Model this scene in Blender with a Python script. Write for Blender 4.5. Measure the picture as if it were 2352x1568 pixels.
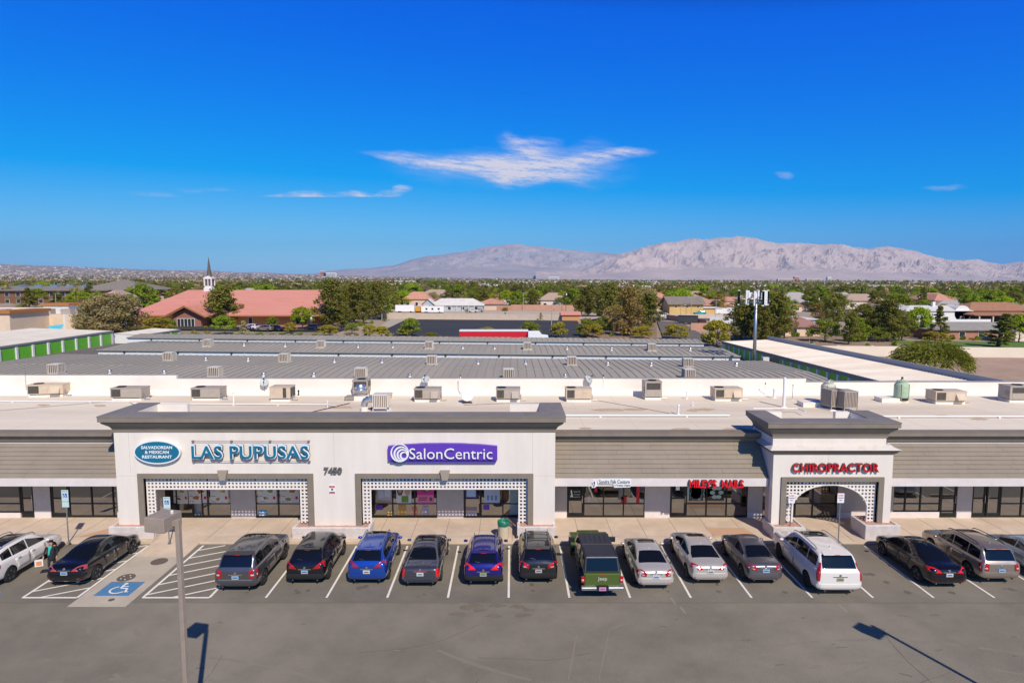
import bpy, bmesh, math, random
from mathutils import Vector, Matrix, noise
from mathutils.bvhtree import BVHTree
R = math.radians
rnd = random.Random(11)
for o in list(bpy.data.objects): bpy.data.objects.remove(o)
scn = bpy.context.scene
col = scn.collection
# ------------------------------------------------------------ camera
F, PIT, H = 1460.8, R(5.51), 14.2          # measured on a 2352 px wide copy of the photo
cam = bpy.data.objects.new('camera', bpy.data.cameras.new('camera'))
col.objects.link(cam)
cam.location = (0, 0, H)
cam.rotation_euler = (R(90) - PIT, 0, 0)
cam.data.sensor_width = 36
cam.data.lens = 36 * F / 2352
cam.data.clip_start = 0.5
cam.data.clip_end = 40000
scn.camera = cam
# ------------------------------------------------------------ sky and sun
SUN_EL, SUN_AZ = R(43.5), R(22.5)
w = bpy.data.worlds.new('World'); scn.world = w; w.use_nodes = True
wt = w.node_tree; wt.nodes.clear()
sky = wt.nodes.new('ShaderNodeTexSky'); sky.sky_type = 'NISHITA'; sky.sun_disc = False
sky.sun_elevation = SUN_EL; sky.sun_rotation = R(157.5)
sky.altitude = 600; sky.air_density = 1.0; sky.dust_density = 0.6; sky.ozone_density = 2.0
sep = wt.nodes.new('ShaderNodeSeparateColor'); com = wt.nodes.new('ShaderNodeCombineColor')
wt.links.new(sky.outputs[0], sep.inputs[0])
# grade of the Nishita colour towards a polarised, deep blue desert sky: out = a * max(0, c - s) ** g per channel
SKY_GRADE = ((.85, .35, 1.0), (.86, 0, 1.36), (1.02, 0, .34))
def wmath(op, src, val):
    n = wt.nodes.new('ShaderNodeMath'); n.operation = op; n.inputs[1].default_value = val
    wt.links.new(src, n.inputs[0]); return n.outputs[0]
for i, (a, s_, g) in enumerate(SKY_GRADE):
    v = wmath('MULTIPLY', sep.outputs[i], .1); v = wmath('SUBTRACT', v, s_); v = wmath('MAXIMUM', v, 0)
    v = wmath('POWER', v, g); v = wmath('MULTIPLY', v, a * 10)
    if i:                                   # added dimming towards the unseen zenith, to cut blue fill in shadows
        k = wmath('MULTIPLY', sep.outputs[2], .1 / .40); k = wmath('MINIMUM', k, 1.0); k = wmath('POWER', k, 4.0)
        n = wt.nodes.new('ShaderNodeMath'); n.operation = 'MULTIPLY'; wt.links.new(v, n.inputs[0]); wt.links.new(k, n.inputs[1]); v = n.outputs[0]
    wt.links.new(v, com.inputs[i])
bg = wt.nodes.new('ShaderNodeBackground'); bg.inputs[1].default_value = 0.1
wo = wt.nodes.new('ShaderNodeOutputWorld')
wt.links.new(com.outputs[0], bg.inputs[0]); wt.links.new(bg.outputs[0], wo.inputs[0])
sl = bpy.data.lights.new('sun', 'SUN'); sl.energy = 4.3; sl.angle = R(0.5); sl.color = (1, .90, .76)
so = bpy.data.objects.new('sun', sl); col.objects.link(so)
so.rotation_euler = (R(90) - SUN_EL, 0, SUN_AZ)
so.location = (30, -60, 60)
scn.view_settings.view_transform = 'Standard'; scn.view_settings.look = 'None'
scn.view_settings.exposure = 0.08; scn.view_settings.gamma = 1
# ------------------------------------------------------------ measuring helpers
cP, sP = math.cos(PIT), math.sin(PIT)
def ray(xs, ys):
    a = (xs - 1176) / F; b = -(ys - 784) / F
    return Vector((a, cP + b * sP, -sP + b * cP))
def at_h(xs, ys, h):
    d = ray(xs, ys); return Vector((0, 0, H)) + d * ((h - H) / d.z)
def at_y(xs, ys, y):
    d = ray(xs, ys); return Vector((0, 0, H)) + d * (y / d.y)
def ss(t):
    t = max(0., min(1., t)); return t * t * (3 - 2 * t)
def lerp(a, b, t): return a + (b - a) * t
def interp(tab, x):
    if x <= tab[0][0]: return tab[0][1]
    for (a, p), (b, q) in zip(tab, tab[1:]):
        if x <= b: return lerp(p, q, (x - a) / (b - a))
    return tab[-1][1]
HORI = ((-1.3, 42), (-.8, 38), (-.6, 27), (-.4, 17), (-.25, 11), (0, 5), (.3, 0), (.8, -7), (1.3, -9))
def G(x, y):                                # terrain height: falls gently to the right, valley side rises on the left
    if y < 50: return -0.03
    near = -.0098 * max(-140, min(140, x)) * ss((y - 50) / 40)
    u = x / y
    far = y * interp(HORI, u) / F * ss((y - 900) / 8000)
    return near - 0.05 + far
def on_ground(xs, ys):
    h = 0
    for _ in range(12):
        p = at_h(xs, ys, h); h = G(p.x, p.y)
    return p
# ------------------------------------------------------------ tagging
def tag(o, label=None, cat=None, group=None, kind=None):
    if label: o['label'] = label
    if cat: o['category'] = cat
    if group: o['group'] = group
    if kind: o['kind'] = kind
    return o
def thing(name, label, cat, loc=(0, 0, 0), rz=0, group=None):
    o = bpy.data.objects.new(name, None); col.objects.link(o)
    o.location = loc; o.rotation_euler = (0, 0, rz); o.empty_display_size = .3
    return tag(o, label, cat, group)
def kids(o): return [c for c in bpy.data.objects if c.parent == o]
def copy_tree(o, parent=None, ch=None):
    c = o.copy(); col.objects.link(c); c.parent = parent
    if ch is None: ch = tree_of(o)
    for k, sub in ch: copy_tree(k, c, sub)
    return c
def tree_of(o): return [(k, tree_of(k)) for k in kids(o)]
# ------------------------------------------------------------ materials
MATS = {}
def mat(name, c, rough=.7, metal=0., c2=None, scale=2., amt=1., bump=0., bscale=None, coat=0., ior=1.45, stretch=None,
        emit=None, c3=None, s3=.3, detail=6, rnd_amt=0., spec=.5, lo=.35, hi=.65):
    if name in MATS: return MATS[name]
    m = bpy.data.materials.new(name); m.use_nodes = True; nt = m.node_tree; N = nt.nodes; L = nt.links
    b = N['Principled BSDF']; b.inputs['Base Color'].default_value = (*c, 1); b.inputs['Roughness'].default_value = rough
    b.inputs['Metallic'].default_value = metal; b.inputs['IOR'].default_value = ior
    b.inputs['Coat Weight'].default_value = coat; b.inputs['Coat Roughness'].default_value = .04
    b.inputs['Specular IOR Level'].default_value = spec
    vec = None
    if c2 or bump or c3:
        tc = N.new('ShaderNodeTexCoord'); vec = tc.outputs['Object']
        if stretch:
            mp = N.new('ShaderNodeMapping'); mp.inputs['Scale'].default_value = stretch
            L.new(vec, mp.inputs[0]); vec = mp.outputs[0]
    cur = None
    def nz(sc, det):
        n = N.new('ShaderNodeTexNoise'); n.inputs['Scale'].default_value = sc; n.inputs['Detail'].default_value = det
        n.inputs['Roughness'].default_value = .65
        L.new(vec, n.inputs['Vector']); return n
    def mix(fac, a, bcol):
        x = N.new('ShaderNodeMix'); x.data_type = 'RGBA'
        L.new(fac, x.inputs[0])
        if isinstance(a, tuple): x.inputs[6].default_value = (*a, 1)
        else: L.new(a, x.inputs[6])
        x.inputs[7].default_value = (*bcol, 1); return x.outputs[2]
    cur = c
    for cc, sc, aa, l_, h_ in ((c2, scale, amt, lo, hi), (c3, s3, 1., .45, .75)):
        if cc:
            n = nz(sc, detail); mr = N.new('ShaderNodeMapRange'); mr.inputs[1].default_value = l_; mr.inputs[2].default_value = h_
            mr.inputs[4].default_value = aa
            L.new(n.outputs[0], mr.inputs[0]); cur = mix(mr.outputs[0], cur, cc)
    if rnd_amt:
        oi = N.new('ShaderNodeObjectInfo'); hs = N.new('ShaderNodeHueSaturation')
        mr = N.new('ShaderNodeMapRange'); mr.inputs[3].default_value = 1 - rnd_amt; mr.inputs[4].default_value = 1 + rnd_amt
        L.new(oi.outputs['Random'], mr.inputs[0]); L.new(mr.outputs[0], hs.inputs['Value'])
        mr2 = N.new('ShaderNodeMapRange'); mr2.inputs[3].default_value = .5 - rnd_amt * .08; mr2.inputs[4].default_value = .5 + rnd_amt * .05
        L.new(oi.outputs['Random'], mr2.inputs[0]); L.new(mr2.outputs[0], hs.inputs['Hue'])
        if isinstance(cur, tuple): hs.inputs['Color'].default_value = (*cur, 1)
        else: L.new(cur, hs.inputs['Color'])
        cur = hs.outputs[0]
    if not isinstance(cur, tuple): L.new(cur, b.inputs['Base Color'])
    if bump:
        n = nz(bscale or scale * 6, 4); bp = N.new('ShaderNodeBump'); bp.inputs['Strength'].default_value = bump
        bp.inputs['Distance'].default_value = .02
        L.new(n.outputs[0], bp.inputs['Height']); L.new(bp.outputs[0], b.inputs['Normal'])
    if emit: b.inputs['Emission Color'].default_value = (*emit, 1); b.inputs['Emission Strength'].default_value = 1
    MATS[name] = m
    return m
# ------------------------------------------------------------ mesh building
class MB:
    def __init__(s): s.v = []; s.f = []; s.mi = []
    def add(s, vs, fs, m=0):
        n = len(s.v); s.v += [tuple(v) for v in vs]
        for f in fs: s.f.append([n + i for i in f]); s.mi.append(m)
        return s
    def box(s, x0, x1, y0, y1, z0, z1, m=0, M=None, skip=''):
        vs = [Vector(p) for p in ((x0, y0, z0), (x1, y0, z0), (x1, y1, z0), (x0, y1, z0), (x0, y0, z1), (x1, y0, z1), (x1, y1, z1), (x0, y1, z1))]
        if M: vs = [M @ v for v in vs]
        return s.add(vs, [(3, 2, 1, 0), (4, 5, 6, 7), (0, 1, 5, 4), (1, 2, 6, 5), (2, 3, 7, 6), (3, 0, 4, 7)], m)
    def cbox(s, c, sx, sy, sz, m=0, rz=0):
        M = Matrix.Translation(c) @ Matrix.Rotation(rz, 4, 'Z')
        return s.box(-sx / 2, sx / 2, -sy / 2, sy / 2, -sz / 2, sz / 2, m, M)
    def prism(s, pts, axis, a, b, m=0):     # polygon in the plane across axis, extruded from a to b
        def P(p, t):
            return {'x': (t, p[0], p[1]), 'y': (p[0], t, p[1]), 'z': (p[0], p[1], t)}[axis]
        n = len(pts); vs = [P(p, a) for p in pts] + [P(p, b) for p in pts]
        return s.add(vs, [tuple(range(n)), tuple(range(2 * n - 1, n - 1, -1))] + [(i, (i + 1) % n, n + (i + 1) % n, n + i) for i in range(n)], m)
    def tube(s, p0, p1, r0, r1=None, n=8, m=0, cap=True):
        p0 = Vector(p0); p1 = Vector(p1); r1 = r0 if r1 is None else r1
        d = (p1 - p0).normalized(); q = d.to_track_quat('Z', 'Y')
        vs = []
        for p, r in ((p0, r0), (p1, r1)):
            for i in range(n):
                a = 2 * math.pi * i / n; vs.append(p + q @ Vector((r * math.cos(a), r * math.sin(a), 0)))
        fs = [(i, (i + 1) % n, n + (i + 1) % n, n + i) for i in range(n)]
        if cap: fs += [tuple(range(n - 1, -1, -1)), tuple(range(n, 2 * n))]
        return s.add(vs, fs, m)
    def path(s, pts, r, n=6, m=0):
        for a, b in zip(pts, pts[1:]): s.tube(a, b, r, r, n, m)
        return s
    def lathe(s, prof, c=(0, 0, 0), n=16, m=0, M=None):
        vs = []
        for r, z in prof:
            for i in range(n):
                a = 2 * math.pi * i / n; v = Vector((r * math.cos(a), r * math.sin(a), z))
                if M: v = M @ v
                vs.append(v + Vector(c))
        k = len(prof); fs = [(j * n + i, j * n + (i + 1) % n, (j + 1) * n + (i + 1) % n, (j + 1) * n + i) for j in range(k - 1) for i in range(n)]
        fs += [tuple(range(n - 1, -1, -1)), tuple(range((k - 1) * n, k * n))]
        return s.add(vs, fs, m)
    def quad(s, a, b, c, d, m=0): return s.add([a, b, c, d], [(0, 1, 2, 3)], m)
    def build(s, name, mats, parent=None, smooth=False, bevel=0, fix=True):
        me = bpy.data.meshes.new(name); me.from_pydata([tuple(v) for v in s.v], [], s.f)
        if not isinstance(mats, (list, tuple)): mats = [mats]
        for m in mats: me.materials.append(m)
        me.polygons.foreach_set('material_index', [min(i, len(mats) - 1) for i in s.mi])
        if fix or bevel:
            b = bmesh.new(); b.from_mesh(me)
            bmesh.ops.recalc_face_normals(b, faces=b.faces)
            if bevel:
                es = [e for e in b.edges if len(e.link_faces) == 2 and e.calc_face_angle(0) > .6]
                bmesh.ops.bevel(b, geom=es, offset=bevel, segments=1, profile=.5, affect='EDGES')
            b.to_mesh(me); b.free()
        if smooth: me.polygons.foreach_set('use_smooth', [True] * len(me.polygons))
        me.update()
        o = bpy.data.objects.new(name, me); col.objects.link(o)
        if parent: o.parent = parent
        return o
def text(body, m, parent, name, loc, width=None, height=None, ext=.03, bold=0., shear=0, rot=(R(90), 0, 0), center=True, spacing=1., bev=0.):
    cu = bpy.data.curves.new('t', 'FONT'); cu.body = body; cu.size = 1; cu.extrude = .5; cu.offset = bold; cu.shear = shear
    cu.space_character = spacing; cu.align_x = 'CENTER' if center else 'LEFT'; cu.resolution_u = 3; cu.space_line = .95
    t = bpy.data.objects.new('t', cu); col.objects.link(t)
    bpy.context.view_layer.update()
    me = bpy.data.meshes.new_from_object(t.evaluated_get(bpy.context.evaluated_depsgraph_get()))
    bpy.data.objects.remove(t); bpy.data.curves.remove(cu)
    xs = [v.co.x for v in me.vertices]; ys = [v.co.y for v in me.vertices]
    cx, cy = (min(xs) + max(xs)) / 2, (min(ys) + max(ys)) / 2
    wx, wy = max(xs) - min(xs), max(ys) - min(ys)
    sx = width / wx if width else height / wy
    sy = height / wy if height else sx
    for v in me.vertices: v.co = ((v.co.x - cx) * sx, (v.co.y - cy) * sy, v.co.z * 2 * ext)
    me.materials.clear(); me.materials.append(m); me.name = name
    me.transform(Matrix.Translation(loc) @ (Matrix.Rotation(rot[2], 4, 'Z') @ Matrix.Rotation(rot[0], 4, 'X')))
    o = bpy.data.objects.new(name, me); col.objects.link(o)
    if parent: o.parent = parent
    return o
# shared materials
WHITE = mat('white_stucco', (.80, .72, .63), .9, c2=(.735, .66, .575), scale=1.1, stretch=(1.6, 1.6, .22), bump=.35, bscale=60)
OFFW = mat('off_white_stucco', (.74, .66, .62), .9, c2=(.67, .60, .56), scale=1.5, bump=.3, bscale=60)  # off-white stucco colour with a slight random mottle
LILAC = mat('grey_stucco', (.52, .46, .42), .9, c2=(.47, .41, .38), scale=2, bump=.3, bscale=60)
TAUPE = mat('taupe_paint', (.25, .205, .155), .75, c2=(.215, .175, .135), scale=1.3)
TAUPE2 = mat('cap_metal', (.25, .215, .18), .6, c2=(.20, .175, .15), scale=.8)
SHING = mat('painted_shingles', (.285, .235, .178), .85, c2=(.25, .205, .155), scale=.6, bump=.3, bscale=25)
DARKLINE = mat('dark_gap', (.03, .028, .03), .9)
ROOFW = mat('roof_coating', (.82, .72, .56), .8, c2=(.75, .64, .50), scale=.5, c3=(.62, .50, .37), s3=.16, stretch=(.22, 1.4, 1), bump=.2, bscale=8, lo=.4, hi=.75)
PARAW = mat('parapet_white', (.84, .77, .68), .8, c2=(.78, .70, .60), scale=.4)
BLACKF = mat('black_aluminium', (.012, .012, .012), .4)
GLASS = mat('dark_glass', (.012, .013, .010), .025, ior=3.3)
LATT = mat('white_lattice', (.82, .75, .68), .6)
CONC = mat('walkway_concrete', (.62, .49, .36), .9, c2=(.53, .41, .30), scale=.35, c3=(.68, .55, .42), s3=.8, bump=.2, bscale=30)
CONC2 = mat('ramp_concrete', (.50, .43, .34), .9, c2=(.42, .36, .28), scale=.8, bump=.2, bscale=30)
BLOCK = mat('painted_split_block', (.70, .63, .58), .9, c2=(.58, .52, .48), scale=2.5, bump=1.0, bscale=7)
GRAVEL = mat('red_gravel', (.42, .20, .13), .95, c2=(.55, .36, .27), scale=26, bump=1., bscale=30)
GRAVEL2 = mat('tan_gravel', (.62, .40, .25), .95, c2=(.50, .30, .18), scale=20, bump=1., bscale=30)
STEEL = mat('galvanised_steel', (.42, .43, .44), .4, .8, c2=(.34, .35, .37), scale=5)
RUBBER = mat('tyre_rubber', (.018, .018, .018), .85)
CHROME = mat('chrome', (.72, .72, .74), .15, 1.)
BLKPL = mat('black_plastic', (.02, .02, .022), .5)
PAINTW = mat('road_paint', (.80, .74, .66), .8, c2=(.62, .56, .50), scale=3, lo=.5, hi=.8)
BLUEP = mat('blue_road_paint', (.055, .19, .36), .8, c2=(.09, .22, .38), scale=3)
TANM = mat('tan_metal', (.62, .50, .36), .55, c2=(.55, .43, .31), scale=2)
GREYM = mat('taupe_metal', (.43, .365, .30), .55, c2=(.38, .32, .26), scale=2)
COIL = mat('coil_grille', (.10, .085, .065), .6, c2=(.05, .043, .035), scale=30, stretch=(1, 1, .1))
WHITEM = mat('white_metal', (.80, .79, .77), .5)
PALE = mat('pale_cooler', (.68, .62, .54), .6)
# ============================================================ SITE: ground, parking lot, walkway
def sheet(name, pts, z, m, kind='structure', label=None, cat=None):
    mb = MB(); n = len(pts); mb.add([(p[0], p[1], z) for p in pts], [tuple(range(n))])
    o = mb.build(name, m)
    if o.data.polygons[0].normal.z < 0: o.data.flip_normals()
    return tag(o, label, cat, None, kind)
ys = [-70, -20, 20, 48, 56, 64, 74, 86, 100, 115, 130, 150, 175, 200, 240, 290, 350, 420, 520, 650, 800, 1000, 1300, 1700, 2200, 2900, 3800, 5000, 6500, 8200, 9500, 11000, 13500]
us = [-1.4 + 2.8 * i / 56 for i in range(57)]
mb = MB(); vs = []
for y in ys:
    for u in us:
        x = u * (abs(y) + 90) if y < 200 else u * (y + 90 * max(0, 1 - (y - 200) / 400))
        z = G(x, y)
        if y > 10000 and u < .1: z -= (y - 10000) * .08
        if y < 0: z = -.06
        vs.append((x, y, z))
nu = len(us)
mb.add(vs, [(j * nu + i, j * nu + i + 1, (j + 1) * nu + i + 1, (j + 1) * nu + i) for j in range(len(ys) - 1) for i in range(nu - 1)])
gm = mat('desert_ground', (.36, .27, .20), .95, c2=(.44, .34, .26), scale=.01, c3=(.28, .22, .15), s3=.05)
o = mb.build('ground', gm, smooth=True); tag(o, kind='structure')
ASPH = mat('lot_asphalt', (.225, .196, .150), .88, c2=(.175, .152, .115), scale=.42, c3=(.30, .262, .205), s3=.10, bump=.8, bscale=14, detail=10)
sheet('parking_lot', [(-75, -60), (75, -60), (75, 33.2), (-75, 33.2)], 0.0, ASPH)
# walkway with kerb
mb = MB()
KY = 33.2
mb.box(-75, -19.45, KY, 36.7, -.05, .15); mb.box(-16.9, 75, KY, 36.7, -.05, .15)
mb.prism([(KY - 1.6, .004), (KY - 1.6, -.04), (36.7, -.04), (36.7, .15), (34.6, .15)], 'x', -19.45, -16.9)
o = mb.build('walkway', CONC); tag(o, kind='structure')
mb = MB(); x = -74
while x < 75:
    if not -19.6 < x < -16.8: mb.box(x, x + .022, KY + .01, 36.6, .1, .1535)
    x += 1.85
mb.box(-75, -19.5, KY + .62, KY + .635, .1, .1535); mb.box(-16.85, 75, KY + .62, KY + .635, .1, .1535)
tag(mb.build('walkway_joints', mat('joint', (.2, .16, .12), .9)), kind='structure')
# gravel beds let into the walkway
for nm, (a, b, c, d) in {'gravel_bed': ((-23.9, 33.85), (-20.7, 33.85), (-20.7, 35.0), (-22.9, 35.0)), 'gravel_bed.001': ((11.15, 33.95), (13.5, 33.95), (13.2, 35.1), (11.0, 35.1))}.items():
    tag(sheet(nm, (a, b, c, d), .158, GRAVEL2, kind='stuff'))
# concrete ramp apron through the stalls
tag(sheet('ramp_apron', [(-19.45, 26.55), (-16.9, 26.55), (-16.9, 31.62), (-19.45, 31.62)], .004, CONC2))
MK = .008
mk = MB()
def line(x0, y0, x1, y1, wd=.1, m=0, z=MK):
    d = Vector((x1 - x0, y1 - y0)); n = Vector((-d.y, d.x)).normalized() * wd / 2
    mk.add([(x0 - n.x, y0 - n.y, z), (x1 - n.x, y1 - n.y, z), (x1 + n.x, y1 + n.y, z), (x0 + n.x, y0 + n.y, z)], [(0, 1, 2, 3)], m)
for k in range(-4, 12):
    xx = -.15 + 2.73 * k
    if k == 6: pass
    line(xx, 27.35, xx, 32.95)
line(-24.9 - 2.0, 27.3, -26.9, 32.9)
def hatch(x0, x1, y0, y1, step=1.0):
    line(x0, y0, x0, y1, .12); line(x1, y0, x1, y1, .12); line(x0, y0, x1, y0, .12, z=MK + .004)
    t = y0 - (x1 - x0) * .55
    while t < y1:
        ya, yb = t, t + (x1 - x0) * .55 * 1.0
        xa, xb = x0, x1
        if ya < y0: xa = x0 + (y0 - ya) / .55; ya = y0
        if yb > y1: xb = x0 + (y1 - t) / .55; yb = y1
        if xb > xa: line(xa, ya, xb, yb, .1, z=MK + .002)
        t += step
hatch(-22.0, -19.55, 27.35, 33.0, .95)
hatch(-16.6, -13.6, 27.35, 33.0, .95)
o = mk.build('painted_markings', PAINTW, fix=False); tag(o, kind='structure')
for p in o.data.polygons: pass
# blue square with the access symbol on the apron
bx, by = -18.15, 28.15
tag(sheet('painted_square', [(bx - .8, by - .62), (bx + .8, by - .62), (bx + .8, by + .72), (bx - .8, by + .72)], .008, BLUEP))
mk = MB()
def blob(cx, cy, r, z=.012, n=14): mk.add([(cx + r * math.cos(2 * math.pi * i / n), cy + r * math.sin(2 * math.pi * i / n), z) for i in range(n)], [tuple(range(n))])
blob(bx + .02, by + .52, .09)
line(bx + .0, by + .42, bx + .03, by + .08, .1, z=.012); line(bx + .02, by + .26, bx + .3, by + .26, .06, z=.013)
line(bx + .02, by + .08, bx + .34, by + .06, .09, z=.014); line(bx + .33, by + .08, bx + .45, by - .3, .09, z=.0145); line(bx + .43, by - .28, bx + .56, by - .25, .07, z=.015)
pr = None
for i in range(15):
    a = R(115 + i * 15.5); q = (bx + .02 + .36 * math.cos(a), by - .08 + .33 * math.sin(a))
    if pr: line(*pr, *q, .08, z=.0125 + i * .0001)
    pr = q
tag(mk.build('painted_symbol', PAINTW, fix=False), kind='structure')
mk = MB(); line(-24.9, 27.7, -23.3, 27.7, .3, z=.006)
tag(mk.build('blue_stall_line', BLUEP, fix=False), kind='structure')
# seams, cracks and wear in the asphalt (marks with a shape of their own)
CRK = mat('sealed_crack', (.13, .112, .088), .8); PALEA = mat('worn_asphalt', (.28, .235, .19), .9, c2=(.23, .19, .155), scale=1.5)
sheet('stall_surface', [(-75, 27.0), (75, 26.9), (75, 33.18), (-75, 33.18)], .002, mat('stall_asphalt', (.20, .175, .135), .88, c2=(.155, .135, .104), scale=.5, c3=(.25, .218, .168), s3=.16, bump=.8, bscale=14, detail=10))
mk = MB()
line(-75, 26.95, 75, 26.85, .035, z=.003)
rc = random.Random(4)
for k in range(10):
    x, y = rc.uniform(-17, 19), rc.uniform(17.5, 26.5); a = rc.choice([rc.uniform(-.2, .2), rc.uniform(-.2, .2), rc.uniform(1.3, 1.7)])
    for i in range(rc.randint(3, 9)):
        a += rc.uniform(-.22, .22); nx, ny = x + .55 * math.cos(a), y + .55 * math.sin(a)
        line(x, y, nx, ny, rc.uniform(.014, .03), z=.0025 + .0001 * k); x, y = nx, ny
tag(mk.build('asphalt_cracks', CRK, fix=False), kind='structure')
mk = MB()
a = at_h(1325, 1455, 0); b = at_h(1305, 1560, 0); line(a.x, a.y, b.x, b.y, .05, z=.0045)
a = at_h(1400, 1445, 0); b = at_h(1375, 1560, 0); line(a.x, a.y, b.x, b.y, .04, z=.0045)
a = at_h(1325, 1455, 0); b = at_h(1300, 1440, 0); line(a.x, a.y, b.x, b.y, .05, z=.0048)
a = at_h(1400, 1445, 0); b = at_h(1432, 1433, 0); line(a.x, a.y, b.x, b.y, .05, z=.0048)
for xs_, ys_ in ((1540, 1372), (1562, 1392), (1925, 1388), (1955, 1388)):
    a = at_h(xs_, ys_, 0); line(a.x, a.y, a.x + .08, a.y - .6, .1, z=.0046)
for k in range(26):
    x, y = rc.uniform(-16, 19), rc.uniform(17, 27); a = rc.uniform(0, 6.3); l = rc.uniform(.05, .3); line(x, y, x + l * math.cos(a), y + l * math.sin(a), rc.uniform(.03, .06), z=.005 + .0001 * k)
tag(mk.build('asphalt_scuffs', PALEA, fix=False), kind='structure')
mk = MB()
for k in range(34):
    x, y = rc.uniform(-19, 21), rc.uniform(17, 26.5); a = rc.uniform(-.5, .5); l = rc.uniform(.1, .45); line(x, y, x + l * math.cos(a), y + l * math.sin(a), rc.uniform(.04, .1), z=.0055 + .0001 * k)
for k in range(9):
    x, y = -1.4 + rc.uniform(-1, 2.2), 26.3 + rc.uniform(-.5, .4)
    mk.add([(x + rc.uniform(.15, .4) * math.cos(i * .7) * 1.3, y + rc.uniform(.1, .25) * math.sin(i * .7), .0062 + .0002 * k) for i in range(9)], [tuple(range(9))])
tag(mk.build('oil_stains', mat('oil_stain', (.165, .138, .102), .8, c2=(.20, .168, .122), scale=3), fix=False), kind='structure')
# manhole covers
IRON = mat('iron_cover', (.16, .125, .10), .8, c2=(.11, .085, .07), scale=9, bump=.6, bscale=20)
for i, (xs_, ys_, r, lb) in enumerate(((366, 1289, .40, 'round brown manhole cover in the concrete apron, nearer the shops'), (290, 1326, .40, 'round brown manhole cover with pale dots, nearer the blue painted square'), (256, 1377, .13, 'small round cover near the end of the concrete apron'))):
    p = at_h(xs_, ys_, 0); mb = MB(); mb.lathe([(r, 0), (r, .016), (r * .93, .018), (r * .9, .012), (0.01, .013)], (p.x, p.y, 0), 24)
    o = mb.build('manhole_cover', IRON); tag(o, lb, 'manhole cover')
    if i == 1:
        m2 = MB()
        for a in range(5): MB().lathe([(.035, .012), (.035, .02)], (p.x + .22 * math.cos(a * 1.25), p.y + .22 * math.sin(a * 1.25), 0), 8).build('cover_marker', PAINTW, o)
# concrete wheel stops
stop = MB(); stop.prism([(-.9, 0), (.9, 0), (.86, .12), (-.86, .12)], 'y', -.075, .075)
WS = mat('wheel_stop_concrete', (.60, .55, .45), .9, c2=(.5, .45, .37), scale=5)
stopo = None
for k in list(range(-3, 12)):
    xx = -1.5 + 2.73 * k
    if k == 7 or k <= -6: continue
    if stopo is None: o = stopo = stop.build('wheel_stop', WS, bevel=.02)
    else: o = stopo.copy(); col.objects.link(o)
    o.location = (xx + rc.uniform(-.06, .06), 32.55, 0.0)
    tag(o, 'pale concrete wheel stop in front of a parked car at the kerb', 'wheel stop', 'wheel stops along the kerb')

# tyre tracks: long faint arcs swept through the lane, paler where polished, and drips in each stall
TRK = mat('tyre_track', (.238, .207, .158), .85, c2=(.215, .188, .143), scale=1.2); mk = MB()
for (cx, cy, r, a0, a1) in ((6, 36, 15.5, 235, 300), (6, 36, 17.1, 238, 300), (-6, 33, 12.5, 215, 285), (-6, 33, 14.0, 215, 282), (14, 8, 14.5, 60, 118), (14, 8, 16.0, 60, 116), (-14, 6, 15.5, 55, 105), (-14, 6, 17.0, 58, 105)):
    n = 26; pr = None
    for i in range(n + 1):
        a = R(lerp(a0, a1, i / n)); q = (cx + r * math.cos(a), cy + r * math.sin(a))
        if pr and q[1] < 26.6 and rc.random() < .7: line(*pr, *q, rc.uniform(.10, .2), z=.0012 + .0001 * (i % 7))
        pr = q
o = tag(mk.build('tyre_tracks', TRK, fix=False), kind='structure')
mk = MB()
for k in range(-4, 10):
    for q in range(rc.randint(2, 5)):
        x, y, r = -1.5 + 2.73 * k + rc.uniform(-.5, .5), rc.uniform(27.4, 29.8), rc.uniform(.05, .22)
        mk.add([(x + r * rc.uniform(.6, 1.2) * math.cos(i * .9), y + r * rc.uniform(.6, 1.2) * math.sin(i * .9), .0034 + .0001 * q) for i in range(7)], [tuple(range(7))])
tag(mk.build('stall_drips', mat('stall_drip', (.135, .117, .09), .7), fix=False), kind='structure')
# ============================================================ THE SHOPPING PLAZA
TY, SY = 34.0, 36.65                      # tower face, shopfront line
plaza = thing('shopping_plaza', 'long white stucco strip mall with taupe mansard and two raised fronts above the parked cars', 'building', (0, 36, 0))
def part(mb, name, m, smooth=False, parent=None, bevel=0, **k):
    o = mb.build(name, m, None, smooth, bevel)
    par = parent or plaza
    if parent is None:
        for v in o.data.vertices: v.co.y -= 36
    o.parent = par
    for q, v in k.items(): o[q] = v
    return o
def local(o):                             # sub-parts of plaza parts share the part frame
    for v in o.data.vertices: v.co.y -= 36
    return o
# --- roof deck and back parapet
mb = MB(); mb.box(-75, 75, 36.05, 48.6, 5.2, 5.42)
part(mb, 'flat_roof', ROOFW)
RSM = mat('membrane_lap', (.66, .56, .44), .9)
for k in range(24):
    xx = -40 + 3.4 * k + .3 * math.sin(k * 3.1); part(MB().box(xx, xx + .03, 36.6, 47.8, 5.42, 5.423), 'membrane_lap', RSM)
mb = MB()
mb.box(-75, -25.9, 48.6, 48.9, 3, 6.93); mb.box(-25.9, 22.7, 48.6, 48.9, 3, 6.66); mb.box(22.7, 75, 48.6, 48.9, 3, 6.38)
mb.prism([(48.6, 5.42), (47.9, 5.42), (48.6, 5.75)], 'x', -74.9, 74.9)
part(mb, 'rear_parapet', PARAW)
mb = MB(); mb.box(-75, -25.9, 48.56, 48.94, 6.93, 6.96); mb.box(-25.86, 22.66, 48.56, 48.94, 6.66, 6.69); mb.box(22.7, 75, 48.56, 48.94, 6.38, 6.41)
part(mb, 'parapet_coping', mat('coping', (.34, .32, .30), .6))
# --- shop wall behind the windows
mb = MB(); mb.box(-75, 75, SY + .3, 48.6, 0, 5.19); part(mb, 'shop_wall', LILAC)
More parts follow.
